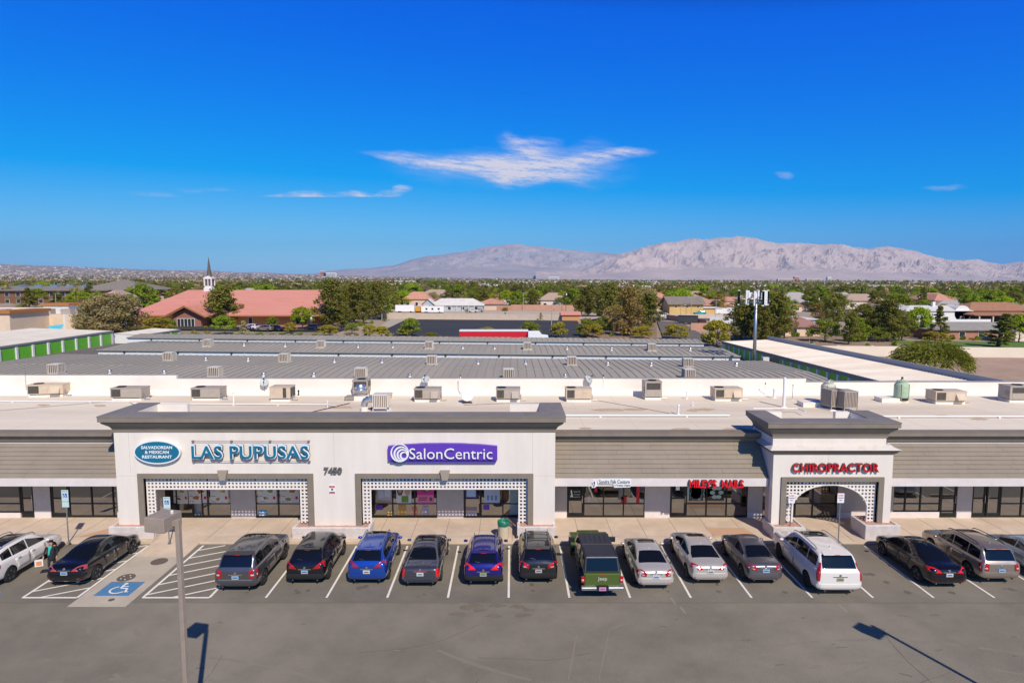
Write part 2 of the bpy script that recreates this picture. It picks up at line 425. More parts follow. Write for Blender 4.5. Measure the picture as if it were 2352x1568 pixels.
# --- mansard sections between the towers
def mansard(x0, x1, band):
    y0, z0, y1, z1 = 34.5, 3.24, (36.02, 4.78) if False else 36.05, 4.80 if band else 4.93
    n = 8; mb = MB(); nrm = Vector((0, -(z1 - z0), (y1 - y0))).normalized()
    rc = random.Random(int(x0 * 10))
    for i in range(n):
        a = Vector((0, lerp(y0, y1, i / n), lerp(z0, z1, i / n))); b = Vector((0, lerp(y0, y1, (i + 1) / n), lerp(z0, z1, (i + 1) / n)))
        x = x0
        while x < x1 - .01:
            l = min(rc.choice([.6, .9, 1.2, 1.6]), x1 - x)
            if x1 - x - l < .3: l = x1 - x
            t = .055 + rc.uniform(-.004, .008)
            p, q = a + nrm * t - Vector((0, 0, rc.uniform(0, .006))), b + nrm * (.012 + rc.uniform(0, .004))
            xa, xb = x + .003, x + l - .003
            mb.add([(xa, p.y, p.z), (xb, p.y, p.z), (xb, q.y, q.z), (xa, q.y, q.z), (xa, a.y, a.z), (xb, a.y, a.z)], [(0, 1, 2, 3), (4, 5, 1, 0), (0, 3, 4), (1, 5, 2)])
            x += l
    part(mb, 'mansard_shingles', SHING)
    mb = MB(); mb.prism([(34.52, 3.24), (34.52, 3.2), (36.3, 3.2), (36.3, 4.9), (36.08, 4.79)], 'x', x0, x1); part(mb, 'mansard_deck', DARKLINE)
    mb = MB(); mb.box(x0, x1, 34.42, 34.62, 2.80, 3.25); mb.box(x0, x1, 34.62, SY + .3, 2.93, 3.05); part(mb, 'fascia', OFFW)
    zc = 4.93 if not band else 4.93
    if band:
        mb = MB(); mb.box(x0, x1, 36.04, 36.4, 4.80, 4.99); part(mb, 'stucco_band', OFFW)
    mb = MB()
    mb.prism([(36.5, zc), (35.99, zc), (35.90, zc + .06), (35.88, zc + .14), (35.80, zc + .26), (35.80, zc + .28), (36.5, zc + .28)], 'x', x0, x1)
    mb.prism([(36.5, zc + .32), (35.72, zc + .32), (35.62, zc + .40), (35.62, zc + .58), (36.5, zc + .58)], 'x', x0, x1)
    part(mb, 'eave_cornice', TAUPE)
    mb = MB(); mb.box(x0, x1, 35.86, 36.4, zc + .28, zc + .32); part(mb, 'cornice_groove', DARKLINE)
mansard(-75, -21.72, True); mansard(2.36, 14.25, False); mansard(20.85, 75, True)
# --- towers
def frame_wall(mb, x0, x1, z0, z1, holes, y0, y1):     # wall from z0 to z1 with rectangular openings (x0,x1,ztop) down to z0
    x = x0
    for a, b, zt in holes:
        mb.box(x, a, y0, y1, z0, z1); mb.box(a, b, y0, y1, zt, z1); x = b
    mb.box(x, x1, y0, y1, z0, z1)
def cornice(x0, x1, yf, yb, zb, over, hf, capw, stub):
    # swept around three sides: profile offsets (out, up)
    prof = [(0.0, 0), (.06, 0), (.06, .05), (.03, .06), (.06, .16), (.14, .30), (over * .62, .45), (over * .80, .53), (over * .80, .60), (over, .62), (over, .62 + hf)]
    mb = MB(); n = len(prof)
    rings = []
    for (xx, yy, dx, dy) in ((x0, yb, -1, 0), (x0, yf, -1, -1), (x1, yf, 1, -1), (x1, yb, 1, 0)):
        rings.append([(xx + dx * o, yy + dy * o, zb + u) for o, u in prof])
    for r0, r1 in zip(rings, rings[1:]):
        for i in range(n - 1): mb.quad(r0[i], r1[i], r1[i + 1], r0[i + 1])
    for r in (rings[0], rings[-1]): mb.add(r + [(r[0][0], r[0][1], r[-1][2])], [tuple(range(n + 1))])
    part(mb, 'crown_cornice', TAUPE)
    zt = zb + .62 + hf; mb = MB(); e = over
    X0, X1, Y0 = x0 - e - .02, x1 + e + .02, yf - e - .02
    mb.box(X0, X1, Y0, yf + capw - e, zt, zt + .05)
    mb.box(X0, x0 + capw - e, yf + capw - e, yb, zt, zt + .05); mb.box(x1 - capw + e, X1, yf + capw - e, yb, zt, zt + .05)
    part(mb, 'cornice_cap', TAUPE2)
    # white inner faces of the raised parapet and the short return walls at its ends
    mb = MB(); i0, i1 = x0 + capw - e, x1 - capw + e
    mb.box(i0 - .3, i0, yf + capw - e, yb, 5.3, zt - .002); mb.box(i1, i1 + .3, yf + capw - e, yb, 5.3, zt - .002)
    mb.box(i0 - .3, i1 + .3, yf + .1, yf + capw - e, 5.3, zt - .004)
    mb.box(i0, i0 + stub, yb - .3, yb, 5.3, zt - .003); mb.box(i1 - stub, i1, yb - .3, yb, 5.3, zt - .003)
    part(mb, 'parapet_return', PARAW)
# big front
mb = MB(); frame_wall(mb, -21.7, 2.36, .15, 6.02, [(-20.2, -11.2, 3.40), (-8.28, .86, 3.40)], TY, TY + .45)
part(mb, 'tower_wall', WHITE)
for x0, x1 in ((-21.7, -20.2), (-11.2, -8.28), (.86, 2.36)): part(MB().box(x0, x1, TY + .45, 36.0, .15, 3.45), 'pier', LILAC)
part(MB().box(-21.65, 2.3, TY + .45, SY + .3, 3.5, 3.62), 'arcade_ceiling', LILAC)
SJM = mat('stucco_joint', (.5, .46, .42), .9)
for xx in (-9.72, 1.12, -20.9): part(MB().box(xx - .008, xx + .008, TY - .002, TY + .01, 3.7, 6.0), 'stucco_joint', SJM)
for a, b in ((-21.68, -20.6), (1.25, 2.3)): part(MB().box(a, b, TY - .002, TY + .01, 3.52, 3.535), 'stucco_joint', SJM)
cornice(-21.7, 2.36, TY, 37.4, 6.0, .52, .27, 1.25, 1.75)
def surround(x0, x1, zt, yb, t=.31, proud=.09):
    mb = MB(); mb.box(x0 - t, x0, yb - proud, yb + .34, .3, zt + t * .85); mb.box(x1, x1 + t, yb - proud, yb + .34, .3, zt + t * .85)
    mb.box(x0, x1, yb - proud, yb + .34, zt, zt + t * .85); part(mb, 'opening_surround', TAUPE)
def lattice(x0, x1, z0, z1, rows, cols_, yy, p=.2, b=.085, arch=None):
    mb = MB(); d = .045
    nx = round((x1 - x0 - b) / p); px_ = (x1 - x0 - b) / nx
    def bar(a, c, e, f): mb.box(a, c, yy, yy + d, e, f)
    if arch is None:
        zb = z1 - rows * p - b
        for i in range(nx + 1):
            xx = x0 + i * px_; full = i <= cols_ or i >= nx - cols_
            bar(xx, xx + b, z0 if full else zb, z1)
        k = 0; z = z1 - b
        while z > z0:
            if k <= rows: mb.box(x0, x1, yy - .004, yy + d - .008, z, z + b)
            else:
                mb.box(x0, x0 + cols_ * px_ + b, yy - .004, yy + d - .008, z, z + b); mb.box(x1 - cols_ * px_ - b, x1, yy - .004, yy + d - .008, z, z + b)
            z -= p; k += 1
    else:
        ax0, ax1, zs, rise = arch; cx, hw = (ax0 + ax1) / 2, (ax1 - ax0) / 2
        def zarch(x): return zs + rise * math.sqrt(max(0, 1 - ((x - cx) / hw) ** 2)) if abs(x - cx) < hw else z0
        for i in range(nx + 1):
            xx = x0 + i * px_; bar(xx, xx + b, min(zarch(xx), zarch(xx + b)) if abs(xx + b / 2 - cx) < hw else z0, z1)
        z = z1 - b
        while z > z0:
            t = (z + b / 2 - zs) / rise
            if t >= 1: mb.box(x0, x1, yy - .004, yy + d - .008, z, z + b)
            else:
                w_ = hw * math.sqrt(1 - max(0, t) ** 2)
                mb.box(x0, cx - w_, yy - .004, yy + d - .008, z, z + b); mb.box(cx + w_, x1, yy - .004, yy + d - .008, z, z + b)
            z -= p
        pts = [(ax0, z0)] + [(cx - hw * math.cos(math.pi * i / 28), zs + rise * math.sin(math.pi * i / 28)) for i in range(29)] + [(ax1, z0)]
        t = .05
        for (a, c), (e, f) in zip(pts, pts[1:]):
            dx, dz = e - a, f - c; L_ = math.hypot(dx, dz); nx_, nz_ = -dz / L_ * t, dx / L_ * t
            mb.add([(a, yy - .03, c), (e, yy - .03, f), (e + nx_, yy - .03, f + nz_), (a + nx_, yy - .03, c + nz_), (a, yy + .07, c), (e, yy + .07, f), (e + nx_, yy + .07, f + nz_), (a + nx_, yy + .07, c + nz_)],
                   [(0, 1, 2, 3), (4, 7, 6, 5), (0, 4, 5, 1), (3, 2, 6, 7)])
    part(mb, 'lattice_screen', LATT)
for x0, x1 in ((-20.2, -11.2), (-8.28, .86)):
    surround(x0, x1, 3.40, TY); lattice(x0 + .02, x1 - .02, .80, 3.39, 3, 2, TY + .16)
    c = (x0 + x1) / 2 + (-.1 if x0 < -15 else .05); mb = MB()
    v = [(c - .27, 3.86), (c + .27, 3.86), (c + .16, 3.34), (c - .16, 3.34)]
    mb.add([(a, TY - .20, z) for a, z in v[:2]] + [(a, TY - .22, z) for a, z in v[2:]] + [(a, TY, z) for a, z in v], [(0, 1, 2, 3), (4, 7, 6, 5), (0, 4, 5, 1), (1, 5, 6, 2), (2, 6, 7, 3), (3, 7, 4, 0)])
    part(mb, 'keystone', mat('keystone_paint', (.33, .275, .215), .8))
# arched front
mb = MB(); frame_wall(mb, 14.3, 20.85, .15, 4.78, [(15.05, 20.1, 3.22)], TY, TY + .42); mb.box(14.3, 14.7, TY + .42, 36.9, 3.0, 5.2); mb.box(20.45, 20.85, TY + .42, 36.9, 3.0, 5.2)
mb.box(14.7, 20.45, TY + .42, 36.9, 3.3, 3.5)
part(mb, 'arch_front_wall', WHITE)
for a, b in ((14.3, 14.95), (20.1, 20.85)): part(MB().box(a, b, TY + .42, 34.9, .15, 3.0), 'arch_pier', LILAC)
mb = MB(); mb.box(14.25, 20.44, TY + .05, 36.9, 5.2, 5.68); mb.box(14.3, 20.8, TY + .05, 36.0, 4.8, 5.2); part(mb, 'upper_stage', WHITE)
mb = MB()
def ledge(x0, x1, y0, y1, z0, z1, o):
    v = [(x0, y0, z0), (x1, y0, z0), (x1, y1, z0), (x0, y1, z0), (x0 - o, y0 - o, z1), (x1 + o, y0 - o, z1), (x1 + o, y1, z1), (x0 - o, y1, z1)]
    mb.add(v, [(3, 2, 1, 0), (4, 5, 6, 7), (0, 1, 5, 4), (1, 2, 6, 5), (2, 3, 7, 6), (3, 0, 4, 7)])
ledge(14.28, 20.87, TY - .02, 36.0, 4.74, 4.86, .14); ledge(14.16, 20.99, TY - .14, 36.0, 4.86, 5.02, .12)
part(mb, 'ledge_moulding', TAUPE)
mb = MB(); mb.add([(14.0, TY - .3, 5.02), (21.15, TY - .3, 5.02), (21.15, 36.0, 5.02), (14.0, 36.0, 5.02), (14.25, TY + .04, 5.24), (20.44, TY + .04, 5.24), (20.44, 36.0, 5.24), (14.25, 36.0, 5.24)],
    [(0, 1, 5, 4), (1, 2, 6, 5), (3, 0, 4, 7), (4, 5, 6, 7)])
part(mb, 'ledge_top', mat('stained_ledge', (.62, .56, .50), .85, c2=(.50, .40, .28), scale=1.5, lo=.5, hi=.8))
cornice(14.25, 20.44, TY + .05, 36.9, 5.66, .48, .25, 1.15, .85)
mb = MB(); mb.box(17.3, 17.315, TY - .002, TY + .01, 3.6, 4.7); part(mb, 'stucco_joint', MATS['stucco_joint'])
surround(15.05, 20.1, 3.22, TY, .29); lattice(15.07, 20.08, .86, 3.21, 0, 0, TY + .14, arch=(15.5, 19.62, 1.62, 1.34))
mb = MB(); mb.box(-74, -21.75, SY + .29, SY + .299, .2, .5)
# --- shopfronts
def shopfront(x0, x1, zb=.2, bars=(), door=None, doors2=False):
    """black framed glazing from x0 to x1; bars = upright positions; door=(a,b)"""
    segs = [x0] + list(bars) + [x1]; zt = 2.92
    fr = MB(); pn = []; y = SY
    for s in segs: fr.box(s - .035, s + .035, y, y + .12, zb, zt)
    fr.box(x0 + .035, x1 - .035, y + .003, y + .117, zb, zb + .07); fr.box(x0 + .035, x1 - .035, y + .003, y + .117, zt - .06, zt)
    for a, b in zip(segs, segs[1:]):
        if door and abs(a - door[0]) < .05: continue
        fr.box(a + .035, b - .035, y + .003, y + .117, .97, 1.03); pn.append((a, b))
    w_ = part(fr, 'shop_window', BLACKF)
    for a, b in pn: local(MB().box(a + .03, b - .03, y + .05, y + .07, zb + .06, zt - .05).build('pane', GLASS, w_))
    if zb > .25:
        b0 = door[0] if door and door[0] > x0 + .1 else x1
        mb = MB(); mb.box(x0, b0 - .02, y - .02, y + .2, .15, zb); part(mb, 'sill_wall', OFFW)
    if door:
        n = 2 if doors2 else 1; dx = (door[1] - door[0]) / n
        for k in range(n):
            a, b = door[0] + k * dx + .035, door[0] + (k + 1) * dx - .035
            d = MB(); d.box(a, a + .09, y + .02, y + .10, .17, 2.86); d.box(b - .09, b, y + .02, y + .10, .17, 2.86)
            d.box(a + .09, b - .09, y + .022, y + .098, .17, .42); d.box(a + .09, b - .09, y + .022, y + .098, 1.28, 1.36); d.box(a + .09, b - .09, y + .022, y + .098, 2.2, 2.32)
            d.box(a + .09, b - .09, y + .022, y + .098, 2.78, 2.86)
            do = part(d, 'door', BLACKF); local(MB().box(a + .08, b - .08, y + .055, y + .07, .4, 2.8).build('pane', GLASS, do))
            hx = b - .06 if k == 0 else a + .06
            hh = MB(); hh.tube((hx, y - .04, 1.05), (hx, y - .04, 1.5), .014); hh.tube((hx, y - .04, 1.1), (hx, y + .03, 1.1), .01); hh.tube((hx, y - .04, 1.45), (hx, y + .03, 1.45), .01); local(hh.build('handle', CHROME, do))
def sx(s): return (s - 1176) / 38.65
shopfront(-34.5, sx(80), .45, (-32.6, sx(-10), sx(48)), (sx(48), sx(80)))
shopfront(sx(118), sx(270), .2, (sx(160), sx(212), sx(265) - .1), (sx(118), sx(160)))
shopfront(-20.9, sx(531), .2, (-19.9, -18.4, sx(478)), (-19.9, -18.9))
shopfront(sx(588), sx(740), .2, (sx(640), sx(690)))
shopfront(-8.6, sx(1004), .2, (sx(857), sx(902), sx(953)))
shopfront(sx(1065), 1.9, .2, (sx(1105), sx(1155), sx(1192)), (sx(1065), sx(1105)))
shopfront(sx(1302), sx(1480), .2, (sx(1341), sx(1386), sx(1432)), (sx(1302), sx(1341)))
shopfront(sx(1538), sx(1716), .2, (sx(1576), sx(1622), sx(1668)), (sx(1538), sx(1576)))
shopfront(sx(1750), sx(1922), .2, (sx(1783), sx(1826), sx(1866)))
shopfront(sx(2050), sx(2196), .5, (sx(2078), sx(2113), sx(2158)), (sx(2158), sx(2196)))
shopfront(sx(2230), sx(2420), .2, (sx(2297), sx(2345), sx(2385)), (sx(2230), sx(2297)), True)
mb = MB()
cuts = [-75, -34.5, sx(80), sx(118), sx(270), -20.9, sx(531), sx(588), sx(740), -8.6, sx(1004), sx(1065), 1.9, sx(1302), sx(1480), sx(1538), sx(1716), sx(1750), sx(1922), sx(2050), sx(2196), sx(2230), sx(2420), 75]
for a, b in zip(cuts[::2], cuts[1::2]):
    part(MB().box(a, b, SY - .03, SY + .3, .15, 2.93), 'wall_panel', LILAC); part(MB().box(a + .01, b - .01, SY - .05, SY - .03, .151, .48), 'wall_base', OFFW)
# ============================================================ PLANTERS
def planter(x0, x1, y0, y1, zt, lb, chunk=0):
    t = thing('stone_planter', lb, 'planter', ((x0 + x1) / 2, (y0 + y1) / 2, .15), 0, None)
    w_, d_ = (x1 - x0) / 2, (y1 - y0) / 2; h = zt - .15; mb = MB(); e = .16
    mb.box(-w_, w_, -d_, -d_ + e, 0, h); mb.box(-w_, w_, d_ - e, d_, 0, h); mb.box(-w_, -w_ + e, -d_ + e, d_ - e, 0, h); mb.box(w_ - e, w_, -d_ + e, d_ - e, 0, h)
    mb.build('planter_wall', BLOCK, t, bevel=.02)
    g = MB(); nx_, ny_ = max(4, int(w_ * 12)), max(4, int(d_ * 12)); rg = random.Random(int(x0 * 7)); vs = []
    for j in range(ny_ + 1):
        for i in range(nx_ + 1): vs.append((lerp(-w_ + e, w_ - e, i / nx_), lerp(-d_ + e, d_ - e, j / ny_), h - .06 + rg.uniform(-.02, .025)))
    g.add(vs, [(j * (nx_ + 1) + i, j * (nx_ + 1) + i + 1, (j + 1) * (nx_ + 1) + i + 1, (j + 1) * (nx_ + 1) + i) for j in range(ny_) for i in range(nx_)])
    g.build('gravel_fill', GRAVEL, t)
planter(-22.0, -19.55, 33.5, 34.9, .82, 'white block planter at the left foot of the big raised front, behind the black sedan')
planter(-12.0, -7.75, 33.5, 34.7, .78, 'long white block planter with red gravel between the two lattice openings')
planter(.28, 2.4, 33.5, 34.7, .82, 'white block planter under the right end of the big raised front, beside the trash can')
planter(14.2, 15.95, 33.4, 34.9, .84, 'white block planter at the left foot of the arched front')
planter(19.2, 21.1, 33.4, 34.9, .95, 'rough white block planter at the right foot of the arched front')
# ============================================================ SIGNS
TEAL = mat('teal_sign_face', (.008, .15, .25), .4); NAVY = mat('navy_return', (.035, .05, .13), .5); SGW = mat('sign_white', (.80, .80, .80), .45)
PURP = mat('purple_sign_face', (.115, .045, .42), .4); REDS = mat('red_sign_face', (.70, .012, .02), .35); REDD = mat('dark_red_face', (.50, .008, .018), .35); DRET = mat('dark_return', (.05, .05, .055), .5)
def ellipse(rx, rz, n=40): return [(rx * math.cos(2 * math.pi * i / n), rz * math.sin(2 * math.pi * i / n)) for i in range(n)]
p = at_y(361, 1038, TY - .2)
t = thing('restaurant_sign', 'oval blue sign reading Salvadorean & Mexican Restaurant on the white front', 'sign', (p.x, TY - .02, p.z))
mb = MB(); mb.prism(ellipse(1.27, .66), 'y', -.2, 0); mb.build('sign_rim', SGW, t)
mb = MB(); mb.prism(ellipse(1.20, .59), 'y', -.206, -.19); mb.build('sign_face', TEAL, t)
for k, s in enumerate(('SALVADOREAN', '& MEXICAN', 'RESTAURANT')):
    text(s, SGW, t, 'lettering', (0, -.215, .27 - .26 * k), width=(1.68, 1.3, 1.62)[k], height=.17, ext=.008, bold=.02)
p = at_y(575, 1038, TY - .2)
t = thing('restaurant_sign', 'big blue letters LAS PUPUSAS between two thin rails on the white front', 'sign', (p.x, TY - .02, p.z))
text('LAS PUPUSAS', NAVY, t, 'letter_return', (0, -.12, 0), width=6.42, height=.80, ext=.09, bold=.04, spacing=1.06)
text('LAS PUPUSAS', SGW, t, 'letter_edge', (.02, -.215, .02), width=6.44, height=.82, ext=.012, bold=.05, spacing=1.06)
text('LAS PUPUSAS', TEAL, t, 'lettering', (0, -.235, 0), width=6.34, height=.72, ext=.014, bold=.018, spacing=1.06)
for zz in (.60, -.54):
    mb = MB(); mb.tube((-3.2, -.1, zz), (3.2, -.1, zz), .014)
    for k in range(4): mb.cbox((-3.15 + 2.1 * k, -.08, zz), .12, .1, .05)
    mb.build('mounting_rail', mat('rusty_rail', (.26, .17, .15), .7), t)
p = at_y(1017, 1040, TY - .2)
t = thing('salon_sign', 'wide purple box sign with white SalonCentric letters and ring logo', 'sign', (p.x, TY - .02, p.z))
top = [(-2.96, .38), (-2.0, .47), (-1.0, .52), (0, .53), (1, .52), (2, .47), (2.96, .38)]
mb = MB(); mb.prism([(-2.96, -.39)] + top + [(2.96, -.39)], 'y', -.22, -.0); mb.build('sign_box', PURP, t)
mb = MB(); mb.prism([(-2.86, -.56), (-2.86, -.39), (2.86, -.39), (2.86, -.56)], 'y', -.14, 0); mb.build('sign_base', PURP, t)
text('SalonCentric', DRET, t, 'letter_return', (.45, -.26, 0), width=4.5, height=.60, ext=.035, bold=.0)
text('SalonCentric', SGW, t, 'lettering', (.45, -.305, 0), width=4.5, height=.60, ext=.012, bold=.0)
mb = MB()
for k in range(4):
    ro, ri = .50 - k * .095, .45 - k * .095; cx, cz = -2.32 + .07 * k, .03 - .045 * k
    n = 32
    for i in range(n):
        a0, a1 = 2 * math.pi * i / n, 2 * math.pi * (i + 1) / n; th = .05 if k else .035
        wd = th + .05 * max(0, math.cos(a0 - R(150 if k else 200)))
        pts = [(cx + (ro) * math.cos(a0), cz + ro * math.sin(a0)), (cx + ro * math.cos(a1), cz + ro * math.sin(a1)), (cx + (ro - wd) * math.cos(a1), cz + (ro - wd) * math.sin(a1)), (cx + (ro - wd) * math.cos(a0), cz + (ro - wd) * math.sin(a0))]
        mb.prism(pts, 'y', -.30 - .004 * k, -.2)
mb.build('ring_logo', SGW, t)
p = at_y(765, 1080, TY - .05)
t = thing('street_number', 'dark grey house number 7450 on the white wall between the openings', 'number', (p.x, TY, p.z))
text('7450', mat('number_grey', (.14, .125, .125), .5), t, 'digits', (0, -.07, 0), width=.98, height=.36, ext=.06, bold=.03)
p = at_y(763, 1123, TY)
t = thing('notice_sign', 'small red and white notice sign on the white wall under the number 7450', 'sign', (p.x, TY, p.z))
MB().box(-.16, .16, -.03, 0, -.22, .22).build('plate', SGW, t)
mb = MB(); mb.box(-.15, .15, -.034, -.029, .09, .21); mb.box(-.15, .15, -.034, -.029, -.21, -.13); mb.build('red_band', REDD, t)
text('NO PARKING', SGW, t, 'lettering', (0, -.036, .15), width=.26, height=.05, ext=.002)
mb = MB(); mb.prism(ellipse(.05, .06, 12), 'y', -.034, -.029); mb.box(-.02, .07, -.034, -.0295, -.04, -.0); mb.build('pictogram', BLKPL, t)
p = at_y(1917, 1072, TY)
t = thing('chiropractor_sign', 'red channel letters CHIROPRACTOR on the arched front', 'sign', (p.x, TY, p.z))
text('CHIROPRACTOR', DRET, t, 'letter_return', (0, -.10, 0), width=4.72, height=.50, ext=.05, bold=.018, spacing=1.04)
text('CHIROPRACTOR', REDD, t, 'lettering', (0, -.155, 0), width=4.72, height=.50, ext=.012, bold=.018, spacing=1.04)
p = at_y(1644, 1109, 34.4)
t = thing('nail_salon_sign', "bright red letters MILEY'S NAILS on the eave fascia", 'sign', (p.x, 34.42, p.z))
text("MILEY'S  NAILS", mat('dark_red_return', (.04, .01, .02), .5), t, 'letter_return', (0, -.09, 0), width=3.02, height=.42, ext=.08, bold=.035)
text("MILEY'S  NAILS", REDS, t, 'lettering', (0, -.185, 0), width=3.02, height=.42, ext=.012, bold=.03)
p = at_y(1406, 1109, 34.4)
t = thing('boutique_sign', 'small white cut-out sign Sondra Falk Couture, A Timeless Original on the fascia', 'sign', (p.x, 34.42, p.z))
mb = MB()
mb.prism([(-.78, -.02), (-.82, .12), (-.7, .24), (-.3, .26), (.2, .25), (.6, .26), (1.02, .22), (1.04, -.02), (1.0, -.22), (.1, -.24), (.06, -.04)], 'y', -.07, 0); mb.build('backing', SGW, t)
text('Sondra Falk Couture', BLKPL, t, 'lettering', (.12, -.078, .10), width=1.70, height=.20, ext=.004, bold=.012)
text('A Timeless Original', BLKPL, t, 'lettering', (.55, -.078, -.12), width=.88, height=.13, ext=.004, bold=.012)
mb = MB(); mb.prism([(-1.15, -.25), (-1.05, -.05), (-1.12, .05), (-1.02, .2), (-.95, .22), (-.93, .1), (-.84, 0), (-.8, -.12), (-.92, -.2), (-.98, -.25)], 'y', -.07, 0); mb.prism(ellipse(.06, .07, 10), 'y', -.01, -.0)
mb.build('figure_cutout', SGW, t)
mb = MB(); mb.prism([(-1.08, -.2), (-1.0, -.04), (-1.06, .05), (-.98, .14), (-.96, 0), (-1.0, -.2)], 'y', -.075, -.068); mb.build('figure_ink', BLKPL, t)
# ============================================================ WINDOW POSTERS
def poster(xs0, xs1, ys0, ys1, m, lb, name='window_poster', cat='poster'):
    a = at_y(xs0, ys1, SY - .04); b = at_y(xs1, ys0, SY - .04)
    t = thing(name, lb, cat, ((a.x + b.x) / 2, SY + .03, a.z)); w_, h_ = (b.x - a.x) / 2, b.z - a.z
    MB().box(-w_, w_, -.012, 0.01, 0, h_).build('sheet', m, t); return t, w_, h_
FOODC = [(.50, .19, .06), (.62, .34, .10), (.33, .10, .03), (.66, .50, .24), (.45, .30, .08), (.28, .36, .08)]
PAPER = mat('poster_paper', (.62, .60, .57), .35); PLATE = mat('poster_plate', (.72, .68, .62), .4)
fm = [mat('poster_food_%d' % i, c, .5, c2=tuple(x * .55 for x in c), scale=9) for i, c in enumerate(FOODC)]
rp = random.Random(5)
for k, (x0, x1, lb) in enumerate(((433, 474, 'first food poster from the left in the restaurant window, two plates'), (483, 525 - 3, 'second food poster from the left in the restaurant window'), (398, 428, 'food poster nearest the lattice column at the left of the restaurant window'),
                              (593, 633, 'food poster left of the mullion in the right restaurant window'), (644, 685, 'rightmost food poster in the restaurant window'))):
    t, w_, h_ = poster(x0, x1, 1100, 1157, PAPER, lb)
    for j, (u, v, r) in enumerate(((-.25, .22, .3), (.3, .5, .34), (-.2, .75, .3))):
        u += rp.uniform(-.1, .1); v += rp.uniform(-.04, .04)
        mb = MB(); mb.prism([(u * w_ + a, v * h_ + b) for a, b in ellipse(r * w_ * 1.5, r * w_ * 1.0, 18)], 'y', -.018, -.011); pl = mb.build('plate_picture', PLATE, t)
        mb = MB()
        for q in range(3):
            mb.prism([(u * w_ + a + rp.uniform(-.1, .1), v * h_ + b + rp.uniform(-.05, .05)) for a, b in ellipse(r * w_ * .8, r * w_ * .5, 12)], 'y', -.021 - .002 * q, -.017)
        mb.build('food_picture', fm[(k + j * 2) % 6], pl)
    mb = MB(); mb.box(w_ * .6, w_ * .85, -.017, -.011, h_ * .18, h_ * .30); mb.build('red_stamp', REDD, t)
    mb = MB()
    for q in range(4): mb.box(-w_ * .9, -w_ * .9 + w_ * rp.uniform(.4, .8), -.017, -.011, h_ * (.08 + .22 * q), h_ * (.095 + .22 * q))
    mb.build('caption_lines', BLKPL, t)
t, w_, h_ = poster(593, 611, 1173, 1187, mat('cyan_paper', (.02, .26, .55), .4), 'small bright blue notice low in the right restaurant window', 'window_notice', 'notice')
mb = MB(); mb.box(-w_ * .7, w_ * .7, -.018, -.011, h_ * .2, h_ * .45); mb.box(-w_ * .7, w_ * .7, -.018, -.011, h_ * .55, h_ * .8); mb.build('white_letters', SGW, t)
LAV = mat('lavender_paper', (.42, .42, .55), .35, c2=(.55, .55, .66), scale=4); MAG = mat('magenta_paper', (.66, .02, .27), .4); HAIR = mat('brown_hair_print', (.10, .055, .035), .6, c2=(.2, .12, .08), scale=20); SKINP = mat('skin_print', (.55, .32, .22), .6)
t, w_, h_ = poster(865, 899, 1108, 1156, LAV, 'pale lavender product poster, leftmost in the beauty shop window')
mb = MB(); mb.box(-w_ * .95, w_ * .95, -.017, -.011, .02, h_ * .14); mb.build('tan_strip', mat('tan_strip', (.42, .3, .24), .5), t)
mb = MB(); mb.box(-w_ * .8, -w_ * .1, -.017, -.011, h_ * .25, h_ * .6); mb.box(w_ * .05, w_ * .8, -.017, -.011, h_ * .3, h_ * .8); mb.build('product_print', mat('pale_print', (.62, .66, .78), .5), t)
t, w_, h_ = poster(910, 944, 1108, 1156, mat('pale_poster', (.66, .68, .72), .35), 'poster of two women with a green block below in the beauty shop window')
for u, c in ((-.5, HAIR), (.5, mat('blond_print', (.5, .36, .2), .6))):
    mb = MB(); mb.prism([(u * w_ + a, h_ * .66 + b) for a, b in ellipse(w_ * .42, h_ * .3, 16)], 'y', -.016, -.011); mb.build('hair_picture', c, t)
    mb = MB(); mb.prism([(u * w_ + a, h_ * .66 + b) for a, b in ellipse(w_ * .24, h_ * .17, 14)], 'y', -.02, -.015); mb.build('face_picture', SKINP, t)
mb = MB(); mb.box(-w_ * .3, w_ * .6, -.019, -.011, h_ * .05, h_ * .35); mb.build('green_block', mat('green_print', (.13, .3, .03), .5), t)
t, w_, h_ = poster(958, 996, 1108, 1156, MAG, 'magenta poster of a smiling face and a pink text panel in the beauty shop window')
mb = MB(); mb.prism([(a, h_ * .78 + b) for a, b in ellipse(w_ * .9, h_ * .27, 18)], 'y', -.016, -.011); mb.build('hair_picture', HAIR, t)
mb = MB(); mb.prism([(w_ * .2 + a, h_ * .76 + b) for a, b in ellipse(w_ * .34, h_ * .18, 14)], 'y', -.02, -.015); mb.build('face_picture', SKINP, t)
mb = MB(); mb.box(-w_, w_, -.017, -.011, 0, h_ * .4); mb.build('pink_panel', mat('pink_print', (.74, .17, .38), .5), t)
mb = MB(); mb.box(-w_ * .8, w_ * .2, -.021, -.016, h_ * .24, h_ * .29); mb.box(-w_ * .8, w_ * .1, -.021, -.016, h_ * .14, h_ * .19); mb.prism([(w_ * .62 + a, h_ * .2 + b) for a, b in ellipse(w_ * .2, w_ * .24, 12)], 'y', -.021, -.016); mb.build('dark_print', HAIR, t)
t, w_, h_ = poster(1070, 1094, 1106, 1143, PURP, 'purple store hours poster on the beauty shop door')
mb = MB(); mb.box(-w_ * .85, w_ * .85, -.017, -.011, h_ * .05, h_ * .55); mb.build('pale_panel', mat('pale_blue_print', (.42, .58, .75), .5), t)
text('SalonCentric', SGW, t, 'lettering', (0, -.016, h_ * .75), width=w_ * 1.5, height=h_ * .12, ext=.002)
t, w_, h_ = poster(1112, 1148, 1106, 1155, mat('pale_blue_paper', (.50, .56, .70), .35), 'pale blue product poster right of the beauty shop door')
mb = MB()
for u in (-.5, 0, .5): mb.box(u * w_ - .06, u * w_ + .06, -.017, -.011, h_ * .12, h_ * .35)
